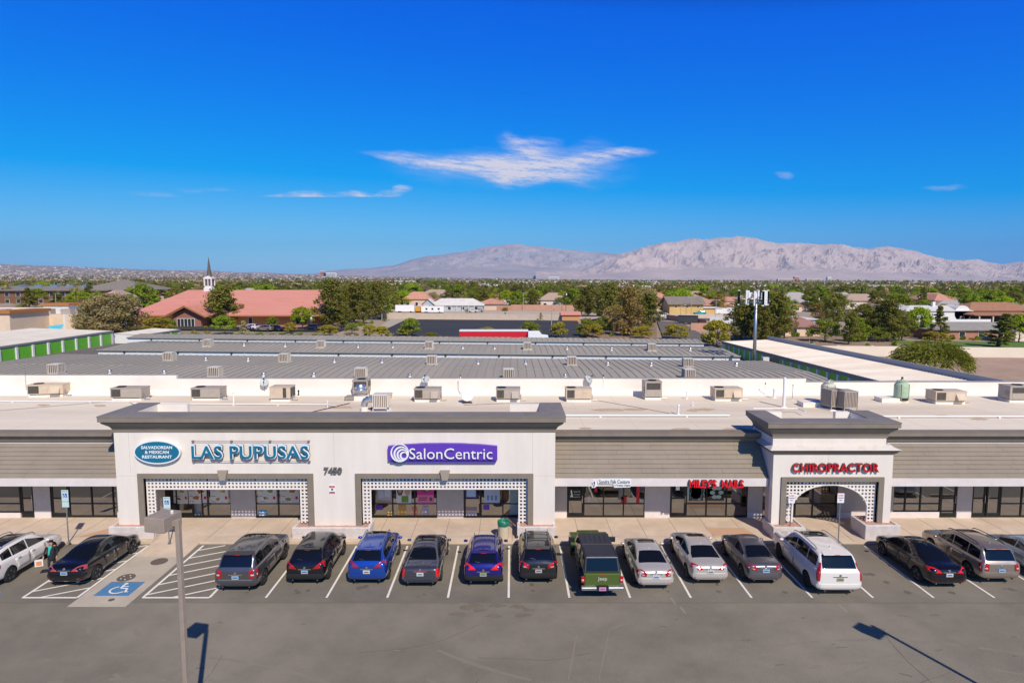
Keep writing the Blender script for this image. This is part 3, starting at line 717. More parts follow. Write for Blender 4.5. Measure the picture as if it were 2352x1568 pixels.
mb.build('bottle_print', mat('blue_print', (.12, .28, .52), .5), t)
t, w_, h_ = poster(1171, 1198, 1112, 1182, mat('mint_paper', (.30, .42, .42), .35, c2=(.42, .52, .52), scale=3), 'tall pale green paper group at the right end of the beauty shop window')
for k, (x0, x1, y0, y1, c, lb) in enumerate(((863, 878, 1160, 1171, PURP, 'small purple card low at the left of the beauty shop window'), (1110, 1124, 1160, 1171, PURP, 'small purple card beside the beauty shop door'),
        (915, 932, 1160, 1183, mat('gold_display', (.45, .27, .07), .4), 'gold product display low in the beauty shop window'), (946, 958, 1165, 1183, mat('coral_display', (.60, .20, .14), .4), 'coral product boxes low in the beauty shop window'),
        (888, 904, 1175, 1184, mat('amber_display', (.62, .42, .15), .4), 'row of amber bottles low in the beauty shop window'), (970, 984, 1162, 1182, mat('violet_display', (.17, .12, .30), .4, c2=(.5, .5, .6), scale=14), 'violet bottle display under the magenta poster'),
        (1004, 1014, 1170, 1178, MAG, 'small pink box right of the violet bottles'),
        (1070, 1095, 1166, 1173, mat('red_blue_boxes', (.45, .12, .12), .4, c2=(.1, .3, .5), scale=5), 'row of red and blue boxes behind the beauty shop door'), (1070, 1095, 1178, 1185, mat('pale_boxes', (.6, .55, .6), .4, c2=(.3, .25, .4), scale=12), 'row of pale boxes near the floor behind the beauty shop door'))):
    poster(x0, x1, y0, y1, c, lb, 'shop_display', 'display')
# boutique and nail salon windows
t, w_, h_ = poster(1306, 1336, 1122, 1150, mat('dark_vinyl', (.01, .01, .01), .4), 'black door panel with white boutique lettering', 'door_lettering', 'lettering')
for k, s in enumerate(('Sondra Falk', 'Couture', 'by appointment')): text(s, SGW, t, 'lettering', (w_ * .3, -.016, h_ * (.75 - .22 * k)), width=w_ * 1.0, height=h_ * .11, ext=.002)
mb = MB(); mb.prism([(-w_ * .8, h_ * .3), (-w_ * .6, h_ * .5), (-w_ * .7, h_ * .8), (-w_ * .5, h_ * .9), (-w_ * .4, h_ * .5), (-w_ * .25, h_ * .3)], 'y', -.018, -.011); mb.build('figure_print', SGW, t)
for (x0, x1, y0, y1, c, lb) in ((1421, 1434, 1112, 1148, mat('beaded_dress', (.3, .27, .25), .5, c2=(.05, .05, .05), scale=20), 'beaded grey gown in the boutique window'), (1495 - 68, 1448 - 8, 1140, 1158, mat('red_cloth', (.5, .02, .03), .6), 'red cloth at the foot of the gown in the boutique window'),
        (1366, 1372, 1112, 1130, MATS['red_cloth'], 'red gown near the boutique door'), (1462, 1470, 1110, 1158, MATS['red_cloth'], 'long red gown at the right of the boutique window'),
        (1350, 1356, 1140, 1152, mat('card_white', (.7, .5, .5), .5), 'small card in the boutique window by the door')):
    poster(min(x0, x1), max(x0, x1), y0, y1, c, lb, 'shop_display', 'display')
MINT = mat('mint_vinyl', (.36, .48, .46), .4)
t, w_, h_ = poster(1620, 1665, 1116, 1150, mat('clear_vinyl', (.03, .035, .03), .1), 'window sticker of pale green flowers in the nail salon window', 'window_sticker', 'sticker')
mb = MB()
for k in range(6):
    a = k * 1.05; mb.prism([(w_ * .2 + .32 * math.cos(a) * .8 + p_[0], h_ * .55 + .3 * math.sin(a) + p_[1]) for p_ in ellipse(.16, .12, 8)], 'y', -.018 - .001 * k, -.011)
for k in range(16): mb.prism([(-w_ * .6 + rp.uniform(-.35, .35) + p_[0], h_ * rp.uniform(.2, .95) + p_[1]) for p_ in ellipse(.05, .05, 6)], 'y', -.018, -.011)
mb.build('flower_print', MINT, t)
t, w_, h_ = poster(1583, 1617, 1114, 1150, MATS['clear_vinyl'], 'window sticker of hanging white beads in the nail salon window', 'window_sticker', 'sticker')
mb = MB()
for k in range(30): mb.prism([(rp.uniform(-w_, w_) * .9 + p_[0], h_ * rp.uniform(.05, .95) + p_[1]) for p_ in ellipse(.03, .05, 6)], 'y', -.018, -.011)
mb.build('bead_print', MINT, t)
poster(1553, 1562, 1113, 1126, SGW, 'white sheet taped on the nail salon door', 'window_notice', 'notice'); poster(1576, 1584, 1116, 1146, MINT, 'two pale papers beside the nail salon door', 'window_notice', 'notice')
# ============================================================ POST SIGNS
def post_sign(xs, yb, hz, w_, h_, kind, lb):
    p = at_h(xs, yb, .15)
    t = thing('sign_post', lb, 'sign', (p.x, p.y, .15))
    mb = MB(); mb.tube((0, 0, 0), (0, 0, hz - .02), .03); mb.tube((0, 0, 0), (0, 0, .03), .09); mb.build('post', STEEL, t)
    plt = MB().box(-w_ / 2, w_ / 2, -.05, -.032, hz - h_, hz).build('sign_plate', mat('pale_green_plate', (.52, .66, .62), .4) if kind == 'hc' else SGW, t, bevel=0)
    if kind == 'hc':
        MB().box(-w_ / 2, w_ / 2, -.05, -.032, hz - h_ - .32, hz - h_ - .03).build('lower_plate', MATS['pale_green_plate'], t)
        b = MB().box(-.11, .11, -.056, -.05, hz - h_ * .66, hz - h_ * .3).build('blue_panel', mat('access_blue', (.01, .10, .42), .4), t)
        c = MB(); cz = hz - h_ * .48; c.prism([(a - .01, cz + .09 + e) for a, e in ellipse(.02, .02, 8)], 'y', -.06, -.056); c.box(-.02, .0, -.06, -.0555, cz - .02, cz + .065); c.box(0, .06, -.06, -.0555, cz - .02, cz); c.box(.045, .065, -.06, -.0555, cz - .08, cz - .021)
        for i in range(9):
            a = R(110 + i * 26); c.cbox((-.02 + .055 * math.cos(a), -.058, cz - .035 + .055 * math.sin(a)), .022, .004, .022)
        c.build('access_symbol', SGW, b)
        text('RESERVED', mat('green_ink', (.03, .25, .12), .5), t, 'lettering', (0, -.053, hz - .07), width=w_ * .8, height=.05, ext=.002)
    else:
        for k, s in enumerate(('PATIENT', 'PARKING', 'ONLY')):
            text(s, REDD, t, 'lettering', (0, -.053, hz - h_ * (.22 + .25 * k)), width=w_ * (.8 if k < 2 else .5), height=h_ * .14, ext=.002, bold=.02)
post_sign(158, 1246, 2.93, .36, .62, 'hc', 'accessible parking sign on a steel post behind the white and black cars')
post_sign(389, 1246, 2.55, .36, .62, 'hc', 'accessible parking sign on a steel post beside the concrete ramp')
post_sign(1814, 1232, 2.45, .36, .52, 'p', 'red and white parking sign on a post in front of the left arch planter')
post_sign(1925, 1246, 2.75, .36, .52, 'p', 'red and white parking sign on a post right of the white SUV')
# ============================================================ TRASH CAN
p = at_h(1156, 1240, .15)
t = thing('trash_can', 'cream round trash can with a green liner folded over its rim', 'trash can', (p.x, p.y + .3, .15))
MB().lathe([(.26, 0), (.29, .05), (.30, .80)], n=24).build('can_body', mat('cream_plastic', (.62, .52, .36), .6, c2=(.55, .45, .31), scale=3), t, smooth=False)
mb = MB(); n = 28; rg = random.Random(2); vs = []
for r, z in ((.312, .72), (.318, .80), (.322, .98), (.30, 1.0), (.27, .93), (.25, .7), (.02, .62)):
    for i in range(n):
        k = 1 + rg.uniform(-.012, .012); vs.append((r * k * math.cos(2 * math.pi * i / n), r * k * math.sin(2 * math.pi * i / n), z + rg.uniform(-.015, .015) * (z > .65)))
mb.add(vs, [(j * n + i, j * n + (i + 1) % n, (j + 1) * n + (i + 1) % n, (j + 1) * n + i) for j in range(6) for i in range(n)])
mb.build('bin_liner', mat('green_liner', (.015, .17, .10), .4), t, smooth=True)
# ============================================================ FOREGROUND LAMP AND ITS TWIN BESIDE THE CAMERA
LAMP = mat('lamp_brown', (.36, .28, .22), .6, c2=(.30, .235, .185), scale=3)
def lot_lamp(x, y, rz, lb, lean=0):
    t = thing('parking_lot_lamp', lb, 'lamp post', (x, y, 0), rz)
    MB().box(-.065, .065, -.065, .065, .5, 7.48).build('pole', LAMP, t, bevel=.008)
    MB().lathe([(.28, 0), (.28, .75), (.25, .8)], n=20).build('base', CONC2, t)
    mb = MB(); mb.box(-.80, -.16, -.36, .36, 7.18, 7.60); mb.build('lamp_head', LAMP, t, bevel=.015)
    MB().box(-.74, -.22, -.3, .3, 7.165, 7.18).build('lens', mat('lamp_lens', (.5, .5, .48), .2), t)
    MB().box(-.16, -.065, -.04, .04, 7.28, 7.44).build('arm', LAMP, t)
    mb = MB(); mb.lathe([(.045, 7.60), (.045, 7.67), (.03, 7.69)], (-.26, .1, 0), 10); mb.build('photocell', PALE, t)
p0 = at_y(408, 1188, 17.4)
lot_lamp(p0.x, 17.4, R(-12), 'brown square parking lot lamp standing in the foreground')
lot_lamp(17.9, 17.75, R(38), 'parking lot lamp whose long shadow falls at the lower right')
# ============================================================ CARS
def evalmesh(o):
    bpy.context.view_layer.update()
    dg = bpy.context.evaluated_depsgraph_get(); return bpy.data.meshes.new_from_object(o.evaluated_get(dg))
CAVITY = mat('wheel_well', (.006, .006, .006), .9)
CARGL = mat('car_glass', (.006, .007, .010), .03, ior=1.6)
REARGL = mat('rear_car_glass', (.006, .008, .014), .02, ior=1.5)
TAILR = mat('tail_light', (.42, .006, .010), .12, coat=.8); TAILW = mat('tail_light_clear', (.62, .50, .50), .1, coat=.5); HEADL = mat('head_light', (.55, .57, .6), .08, coat=1.)
SILVER = mat('alloy_wheel', (.50, .49, .47), .3, .9); BLKWH = mat('black_alloy', (.015, .015, .016), .3, .3)
DKTRIM = mat('dark_trim', (.022, .022, .024), .45); EXH = mat('exhaust_tip', (.5, .5, .5), .2, 1.)
def paint(n, c, metal=.35, rough=.28): return mat('paint_' + n, c, rough, metal, coat=1.0)
SHAPES = {
 'sedan': dict(L=4.75, W=1.83, wb=(.95, 3.75), r=.33, st=[
   (0.0, .44, .86, .90, .78, .60), (.05, .33, .95, .99, .86, .68), (.25, .27, 1.0, 1.05, .91, .74), (.62, .23, 1.01, 1.07, .93, .76), (.90, .2, 1.0, 1.12, .94, .72), (1.25, .2, .985, 1.27, .95, .64), (1.62, .2, .97, 1.39, .95, .60), (2.0, .2, .955, 1.44, .95, .585),
   (2.45, .2, .94, 1.45, .95, .585), (2.85, .2, .93, 1.40, .95, .60), (3.15, .2, .92, 1.28, .95, .63), (3.5, .2, .90, 1.08, .94, .70), (3.75, .2, .88, .96, .93, .76), (4.2, .22, .82, .87, .89, .72), (4.55, .26, .70, .75, .80, .6), (4.70, .32, .58, .63, .66, .48), (4.75, .38, .5, .54, .55, .4)],
   rg=(.74, 1.52), ws=(2.93, 3.68), side=(1.12, 3.36), bp=(2.3,), rail=False),
 'suv': dict(L=4.6, W=1.86, wb=(.88, 3.55), r=.35, st=[
   (0.0, .52, 1.0, 1.02, .80, .62), (.04, .38, 1.06, 1.10, .88, .66), (.14, .32, 1.10, 1.22, .93, .68), (.36, .28, 1.12, 1.42, .95, .67), (.60, .26, 1.12, 1.60, .96, .66), (.78, .24, 1.11, 1.64, .96, .65), (1.3, .24, 1.09, 1.67, .96, .64), (1.9, .24, 1.07, 1.68, .96, .63),
   (2.45, .24, 1.05, 1.66, .96, .63), (2.75, .24, 1.04, 1.60, .96, .64), (3.1, .24, 1.03, 1.38, .96, .68), (3.4, .24, 1.01, 1.14, .95, .74), (3.6, .24, .99, 1.06, .94, .78), (4.05, .26, .93, .99, .90, .74), (4.4, .3, .80, .86, .82, .64), (4.55, .36, .66, .72, .70, .5), (4.6, .42, .56, .62, .6, .42)],
   rg=(.13, .58), ws=(2.80, 3.42), side=(.55, 3.22), bp=(1.15, 2.1), rail=True),
 'boxy': dict(L=4.8, W=1.93, wb=(.95, 3.7), r=.37, st=[
   (0.0, .52, 1.04, 1.06, .86, .70), (.03, .40, 1.10, 1.13, .92, .74), (.10, .34, 1.14, 1.24, .95, .76), (.26, .30, 1.15, 1.52, .96, .75), (.42, .28, 1.15, 1.74, .96, .73), (.62, .27, 1.14, 1.78, .97, .72), (1.3, .27, 1.12, 1.80, .97, .71), (2.0, .27, 1.10, 1.80, .97, .71),
   (2.65, .27, 1.09, 1.76, .97, .71), (2.95, .27, 1.08, 1.68, .97, .71), (3.25, .27, 1.07, 1.42, .97, .74), (3.5, .27, 1.06, 1.18, .96, .79), (3.7, .27, 1.05, 1.12, .95, .82), (4.3, .28, 1.0, 1.06, .93, .80), (4.62, .32, .90, .96, .87, .72), (4.76, .4, .74, .8, .78, .6), (4.8, .46, .62, .68, .70, .5)],
   rg=(.09, .40), ws=(3.02, 3.52), side=(.42, 3.35), bp=(1.2, 2.25), rail=False),
}
def make_car(name, label, xs, ys, shape, pm, L=None, W=None, Ht=1., rz=0, wheel=SILVER, tail='wrap', plate='blue', roof=None, sun=False, rail=None, extra=None, hz=.36, gl=None, lowtrim=False, lip=None, tailm=None):
    S = SHAPES[shape]; L = L or S['L']; W = W or S['W']; kx = L / S['L']; hw = W / 2
    p = at_h(xs, ys, hz)
    t = thing(name, label, 'pickup' if shape == 'x' else 'car', (p.x + math.sin(rz) * 0, p.y, 0), rz, 'cars parked nose-in along the shops')
    def zt_(y, i):                         # interpolated station value at y
        st = S['st']; y = y / kx
        v = interp([(s[0], s[i]) for s in st], y)
        return v * (Ht if i in (2, 3) else 1)
    mb = MB(); rings = []
    for (y, zb, zs, zt, ws, wr) in S['st']:
        zs *= Ht; zt *= Ht; ws *= hw / .96; wr *= hw / .93; y *= kx; g = zt - zs; dk = g < .16
        zm = lerp(zb, zs, .45)
        half = [(0, zb), (ws * .72, zb), (ws * .93, zb + .035), (ws * .985, zb + .16), (ws, zm), (ws * .985, lerp(zb, zs, .74)), (ws * .95, zs - .05), (ws * .90, zs - .0)]
        gb = ws * .87
        if dk: half += [(ws * .84, lerp(zs, zt, .45)), (lerp(ws * .84, wr * .7, .35), lerp(zs, zt, .75)), (wr * .55, zt - .008), (wr * .28, zt), (0, zt)]
        else: half += [(gb, zs + .02), (lerp(gb, wr, .88), lerp(zs, zt, .80)), (wr * .90, zt - .035 * min(1, g / .4)), (wr * .5, zt - .004), (0, zt)]
        rings.append([(a, y, b) for a, b in half])
    n = len(rings[0]); m_ = 2 * n - 2; vs = []
    for r in rings:
        vs += r + [(-r[i][0], r[i][1], r[i][2]) for i in range(n - 2, 0, -1)]
    fs = [(j * m_ + i, j * m_ + (i + 1) % m_, (j + 1) * m_ + (i + 1) % m_, (j + 1) * m_ + i) for j in range(len(rings) - 1) for i in range(m_)]
    for base in (0, (len(rings) - 1) * m_):
        for i in range(n - 1):
            a, b, c, d = i, i + 1, (m_ - i - 1) % m_, (m_ - i) % m_
            if a == d: fs.append((base + a, base + b, base + c))
            elif b == c: fs.append((base + a, base + b, base + d))
            else: fs.append((base + a, base + b, base + c, base + d))
    mb.add(vs, fs); o = mb.build('body', [pm, CAVITY], t, smooth=True)
    sb = o.modifiers.new('s', 'SUBSURF'); sb.levels = 2; sb.render_levels = 2
    cut = MB(); r = S['r']
    wy = [S['wb'][0] * kx, S['wb'][1] * kx]
    for y in wy: cut.tube((-2, y, r + .01), (-hw + .42, y, r + .01), r + .055, n=28); cut.tube((hw - .42, y, r + .01), (2, y, r + .01), r + .055, n=28)
    co = cut.build('cut', CAVITY); co.parent = t
    me0 = evalmesh(o); o.modifiers.clear(); o.data = me0
    bm = bmesh.new(); bm.from_mesh(me0); bmesh.ops.recalc_face_normals(bm, faces=bm.faces); bvh = BVHTree.FromBMesh(bm)
    if bvh.find_nearest(Vector((0, L * .5, 3)))[1].z < 0:
        bmesh.ops.reverse_faces(bm, faces=bm.faces); bvh = BVHTree.FromBMesh(bm)
    bm.to_mesh(me0); bm.free()
    bo = o.modifiers.new('b', 'BOOLEAN'); bo.object = co; bo.operation = 'DIFFERENCE'; bo.solver = 'EXACT'
    try: bo.material_mode = 'TRANSFER'
    except Exception: pass
    me = evalmesh(o); o.modifiers.clear(); o.data = me; me.name = 'body'; bpy.data.objects.remove(co)
    if lowtrim:
        while len(me.materials) < 2: me.materials.append(CAVITY)
        me.materials.append(DKTRIM)
        for q in me.polygons:
            if q.center.z < .46 and q.material_index == 0 and q.normal.z < .5: q.material_index = len(me.materials) - 1
    for q in me.polygons: q.use_smooth = True
    def patch(rows, name, m, par=None, off=.007, nu=6, nv=5, rnd_=0., skirt=.02):
        """rows: list of (left point, right point); snapped to the body surface"""
        vs = []; k = len(rows) - 1
        for j in range(nv + 1):
            f = j / nv * k; i = min(int(f), k - 1); f -= i
            A = Vector(rows[i][0]).lerp(Vector(rows[i + 1][0]), f); B = Vector(rows[i][1]).lerp(Vector(rows[i + 1][1]), f)
            for u in range(nu + 1):
                uu = u / nu; vv = j / nv
                if rnd_:
                    a = 2 * uu - 1; b = 2 * vv - 1
                    uu = (1 + a * math.sqrt(1 - rnd_ * b * b / 2)) / 2
                q = A.lerp(B, uu); loc, nrm, _, _ = bvh.find_nearest(q)
                vs.append(loc + nrm * off)
        N = nu + 1; fs = [(j * N + i, j * N + i + 1, (j + 1) * N + i + 1, (j + 1) * N + i) for j in range(nv) for i in range(nu)]
        ring = [i for i in range(N)] + [j * N + nu for j in range(1, nv + 1)] + [nv * N + i for i in range(nu - 1, -1, -1)] + [j * N for j in range(nv - 1, 0, -1)]
        b0 = len(vs)
        for i in ring:
            loc, nrm, _, _ = bvh.find_nearest(vs[i]); vs.append(loc - nrm * skirt)
        K = len(ring); fs += [(ring[i], ring[(i + 1) % K], b0 + (i + 1) % K, b0 + i) for i in range(K)]
        q = MB(); q.add(vs, fs); return q.build(name, m, par or t, smooth=False)
    # rear and front glass
    def glassband(ya, yb, name, m, ins, kk, low=None):
        rows = []
        for i in range(7):
            y = lerp(ya, yb, i / 6) * kx; zt = zt_(y, 3); zs = zt_(y, 2); ww = (zt_(y, 4) * .87 * hw / .96); wr = zt_(y, 5) * hw / .93
            f = max(0, min(1, (zt - zs) / (.42 * Ht)))
            w_ = lerp(ww * .97, wr * .93, f) * ins
            rows.append(((-w_, y, zt), (w_, y, zt)))
        return patch(rows, name, m, nu=8, nv=8, off=.006, rnd_=kk)
    glassband(*S['rg'], 'rear_window', gl or REARGL, .93, .12)
    glassband(*S['ws'], 'windshield', CARGL, .94, .05)
    ya, yb = S['side'][0] * kx, S['side'][1] * kx; bps = [ya] + [b * kx for b in S['bp']] + [yb]
    for s in (-1, 1):
        for i, (a, b) in enumerate(zip(bps, bps[1:])):
            a2 = a + (.035 if i else 0); b2 = b - (.035 if i < len(bps) - 2 else 0); rows = []
            for k in range(5):
                f = k / 4; cols_ = []
                for y in (a2, b2):
                    zs, zt = zt_(y, 2) + .045, max(zt_(y, 3) - .13 * Ht, zt_(y, 2) + .06)
                    z = lerp(zs, zt, f); xx = lerp(zt_(y, 4) * .87 * hw / .96, zt_(y, 5) * hw / .93, min(1, f * .9 + .05)); cols_.append((s * xx, y, z))
                rows.append(tuple(cols_))
            patch(rows, 'side_window', CARGL, nu=8, nv=4, off=.006)
        for i, (a, b) in enumerate(((max(S['wb'][0] + r * .9, S['side'][0] + .35) * kx, S['bp'][-1] * kx), (S['bp'][-1] * kx + .02, (S['wb'][1] - .42) * kx))):
            rows = []
            for z in (.42, .6, .78, .93):
                rows.append(((s * hw, a + (.0 if z > .6 else .12), z * (1.05 if shape != 'sedan' else .95)), (s * hw, b, z * (1.05 if shape != 'sedan' else .95))))
            d = patch(rows, 'door', pm, nu=6, nv=5, off=.005, skirt=.01)
            for q in d.data.polygons: q.use_smooth = True
            yy = a + .18 + (.06 if i == 0 else 0); loc, nrm, _, _ = bvh.find_nearest(Vector((s * hw, yy, zt_(yy, 2) - .14)))
            MB().cbox(loc + nrm * .03, .03, .17, .028).build('handle', CHROME if plate == 'blue' else pm, d)
        # mirrors
        y = (S['side'][1] - .1) * kx; z = zt_(y, 2) + .06
        mb2 = MB(); mb2.lathe([(.02, -.10), (.07, -.085), (.088, 0), (.075, .085), (.02, .1)], n=10, M=Matrix.Translation((s * (hw + .10), y, z)) @ Matrix.Rotation(R(90), 4, 'Y') @ Matrix.Scale(.75, 4, (1, 0, 0)))
        mb2.build('side_mirror', pm, t, smooth=True)
        # wheels
        for y in wy:
            wh = thing('wheel', None, None, (s * (hw - .125), y, r)); wh.parent = t; w_ = .115
            tr = [(r * .66, -w_), (r * .94, -w_), (r, -w_ * .7), (r, w_ * .7), (r * .94, w_), (r * .66, w_)]
            M = Matrix.Rotation(R(90), 4, 'Y')
            MB().lathe(tr, n=22, M=M).build('tyre', RUBBER, wh)
            rm = MB(); rm.lathe([(r * .67, -w_ * .5), (r * .67, w_ * .92), (r * .62, w_ * .95), (r * .60, w_ * .35), (.02, w_ * .2)], n=20, M=M if s > 0 else Matrix.Rotation(R(-90), 4, 'Y'))
            for k in range(5):
                a = k * R(72) + .3
                for da in (-.16, .16):
                    c0, c1 = (math.cos(a + da * .4), math.sin(a + da * .4)), (math.cos(a + da), math.sin(a + da))
                    rm.tube((s * w_ * .78, .04 * c0[0], .04 * c0[1]), (s * w_ * .88, r * .63 * c1[0], r * .63 * c1[1]), .022, n=5)
            rm.lathe([(.05, w_ * .6), (.05, w_ * .88), (.03, w_ * .92)], n=10, M=M if s > 0 else Matrix.Rotation(R(-90), 4, 'Y'))
            rm.build('rim', wheel, wh)
        # lamps
        zr = zt_(.05, 2); zl = zr
        tm = tailm or TAILR
        if tail == 'wrap': rows = [((s * hw * .50, 0, zr - .21), (s * hw * .95, .32, zr - .17)), ((s * hw * .46, 0, zr - .05), (s * hw * .95, .36, zr - .02))]
        elif tail == 'wide': rows = [((s * hw * .36, 0, zr - .12), (s * hw * .96, .34, zr - .13)), ((s * hw * .52, 0, zr + .02), (s * hw * .94, .42, zr + .10))]
        elif tail == 'tall': rows = [((s * hw * .80, 0, zr - .36), (s * hw * .97, .12, zr - .36)), ((s * hw * .78, 0, zr + .05), (s * hw * .93, .18, zr + .06))]
        elif tail == 'column': rows = [((s * hw * .88, 0, .78), (s * hw * .96, .10, .78)), ((s * hw * .84, .05, 1.15), (s * hw * .93, .2, 1.15)), ((s * hw * .74, .25, 1.52), (s * hw * .80, .33, 1.52))]
        elif tail == 'hook': rows = [((s * hw * .40, 0, zr - .20), (s * hw * .95, .25, zr - .16)), ((s * hw * .55, 0, zr - .07), (s * hw * .97, .34, zr - .0)), ((s * hw * .83, .1, zr + .14), (s * hw * .93, .26, zr + .18))]
        else: rows = [((s * hw * .66, 0, zr - .34), (s * hw * .95, .2, zr - .34)), ((s * hw * .64, 0, zr - .03), (s * hw * .95, .26, zr - .03))]
        tl = patch(rows, 'tail_light', tm, nu=12, nv=7, off=.02, skirt=.03)
        if tail in ('wrap', 'block'):
            c0 = [Vector(a).lerp(Vector(b), .25) for a, b in rows]; c1 = [Vector(a).lerp(Vector(b), .7) for a, b in rows]
            patch([(c0[0].lerp(c0[1], .3), c1[0].lerp(c1[1], .3)), (c0[0].lerp(c0[1], .5), c1[0].lerp(c1[1], .5))], 'clear_lens', TAILW, tl, off=.028, nu=5, nv=3)
        patch([((s * hw * .55, L, .62), (s * hw * .9, L - .25, .66)), ((s * hw * .55, L, .74 * Ht), (s * hw * .9, L - .3, .80 * Ht))], 'headlight', HEADL, nu=5, nv=3, off=.01)
        patch([((s * hw * .62, 0, .40), (s * hw * .88, .05, .40)), ((s * hw * .62, 0, .44), (s * hw * .88, .05, .44))], 'reflector', TAILR, nu=4, nv=2, off=.012)
    # bumper as a proud panel, then plate, badge, trims
    patch([((-hw * .93, .1, .36), (hw * .93, .1, .36)), ((-hw * .95, .1, .52), (hw * .95, .1, .52)), ((-hw * .95, .1, .64), (hw * .95, .1, .64))], 'rear_bumper', DKTRIM if lowtrim else pm, nu=16, nv=5, off=.022, skirt=.03)
    # plate, badge, trims
    zp = zt_(.05, 2) - .22 if shape == 'sedan' else zt_(.05, 2) - .34
    loc = bvh.ray_cast(Vector((0, -1, zp)), Vector((0, 1, 0)))[0]; yp = loc.y if loc else 0
    PC = {'blue': (.22, .45, .66), 'white': (.62, .62, .62), 'green': (.28, .36, .16), 'pink': (.62, .22, .42), 'pale': (.55, .6, .62), 'sun': (.5, .38, .3)}[plate]
    pl = MB().box(-.155, .155, yp - .025, yp + .03, zp - .078, zp + .078).build('licence_plate', mat('plate_' + plate, PC, .4), t)
    MB().box(-.11, .11, yp - .029, yp - .02, zp - .025, zp + .03).build('plate_print', mat('plate_ink', (.08, .12, .25), .5), pl)
    MB().box(-.13, .13, yp - .029, yp - .02, zp - .07, zp - .045).build('plate_band', mat('plate_tan', (.6, .4, .25), .5), pl)
    patch([((-hw * .33, 0, zp + .10), (hw * .33, 0, zp + .10)), ((-hw * .30, 0, zp + .145), (hw * .30, 0, zp + .145))], 'chrome_strip', CHROME if lip is None else lip, nu=8, nv=2, off=.014)
    loc = bvh.ray_cast(Vector((0, -1, zp + .20)), Vector((0, 1, 0)))[0]
    if loc: MB().lathe([(.055, 0), (.055, .03), (.03, .035)], loc + Vector((0, .012, 0)), 14, M=Matrix.Rotation(R(90), 4, 'X')).build('badge', CHROME, t)
    patch([((-hw * .70, 0, .30), (hw * .70, 0, .30)), ((-hw * .74, 0, .40), (hw * .74, 0, .40))], 'lower_valance', DKTRIM, nu=10, nv=2, off=.012)
    for s in (-1, 1):
        MB().tube((s * hw * .62, .03, .31), (s * hw * .62, .2, .31), .035, n=10).build('exhaust_pipe', EXH, t)
    if S['rail'] if rail is None else rail:
        for s in (-1, 1):
            pts = []
            for y in (.75, .95, 1.6, 2.3, 2.75, 2.9):
                yy = y * kx; z = zt_(yy, 3); pts.append((s * zt_(yy, 5) * hw / .93 * .86, yy, z + (.0 if y in (.75, 2.9) else .05)))
            MB().path(pts, .02).build('roof_rail', rail if isinstance(rail, bpy.types.Material) else STEEL, t)
    if shape != 'sedan':
        y0 = S['rg'][0] * kx; z0 = zt_(y0, 3)
        mb2 = MB(); mb2.tube((-.05, y0 + .02, z0 + .0), (-.38, y0 + .05, z0 + .06), .012, n=5); mb2.build('rear_wiper', BLKPL, t)
        yb2 = S['rg'][1] * kx; zz = zt_(yb2 + .02, 3); w_ = hw * .60
        mb2 = MB(); mb2.prism([(yb2 - .10, zz - .045), (yb2 + .18, zz + .0), (yb2 + .18, zz + .022), (yb2 - .10, zz - .02)], 'x', -w_, w_); mb2.build('rear_spoiler', pm, t, bevel=.006)
        MB().box(-.12, .12, yb2 - .108, yb2 - .095, zz - .045, zz - .022).build('brake_light', TAILR, t)
    yy = (1.75 if shape == 'sedan' else .95) * kx; z = zt_(yy, 3)
    mb2 = MB(); mb2.add([(-.03, yy - .08, z - .01), (.03, yy - .08, z - .01), (0, yy + .10, z - .01), (0, yy - .06, z + .06)], [(0, 1, 2), (0, 1, 3), (1, 2, 3), (2, 0, 3)]); mb2.build('antenna', pm, t)
    if sun:
        a, b = sun; rows = [((-hw * .50, a * kx, 1.7), (hw * .50, a * kx, 1.7)), ((-hw * .50, b * kx, 1.7), (hw * .50, b * kx, 1.7))]
        patch(rows, 'sunroof', CARGL, nu=6, nv=5, off=.006)
    if roof:
        rows = [((-hw * .54, (S['rg'][1] + .1) * kx, 1.7), (hw * .54, (S['rg'][1] + .1) * kx, 1.7)), ((-hw * .54, (S['ws'][0] - .08) * kx, 1.7), (hw * .54, (S['ws'][0] - .08) * kx, 1.7))]
        patch(rows, 'roof_panel', roof, nu=6, nv=8, off=.006)
    if extra: extra(t, L, hw, patch, zt_, kx, bvh)
    return t
SILV = paint('silver', (.66, .62, .58), .45, .32); BLK = paint('black', (.008, .008, .012), .2, .15); GREYP = paint('grey', (.115, .11, .12), .6, .3)
BLUE = paint('blue', (.012, .075, .40), .5, .25); NAVYP = paint('violet_blue', (.020, .018, .21), .5, .22); CTS = paint('slate', (.085, .095, .125), .6, .25)
BLK2 = paint('black_pearl', (.018, .019, .024), .3, .2); WHT = paint('white', (.78, .73, .67), .05, .3); GOLD = paint('champagne', (.42, .35, .29), .7, .32); VERS = paint('gunmetal', (.17, .165, .185), .6, .28)
ICE = paint('ice_blue', (.42, .50, .57), .6, .3)
def rear_stripe(z0, z1, m, name, w0=.9):
    def f(t, L, hw, patch, zt_, kx, bvh): patch([((-hw * w0, 0, z0), (hw * w0, 0, z0)), ((-hw * w0, 0, z1), (hw * w0, 0, z1))], name, m, nu=12, nv=2, off=.013)
    return f
def multi(*fs):
    def f(*a):
        for g in fs: g(*a)
    return f
def crossbars(ysl):
    def f(t, L, hw, patch, zt_, kx, bvh):
        for y in ysl:
            z = zt_(y, 3) + .055; w_ = zt_(y, 5) * hw / .93 * .88
            MB().tube((-w_, y, z), (w_, y, z), .018).build('roof_bar', BLKPL, t)
    return f
make_car('parked_car', 'white crossover SUV cut by the left edge of the photo, beside the person', -55, 1338, 'suv', WHT, L=4.7, W=1.86, sun=(1.0, 2.5), hz=.36)
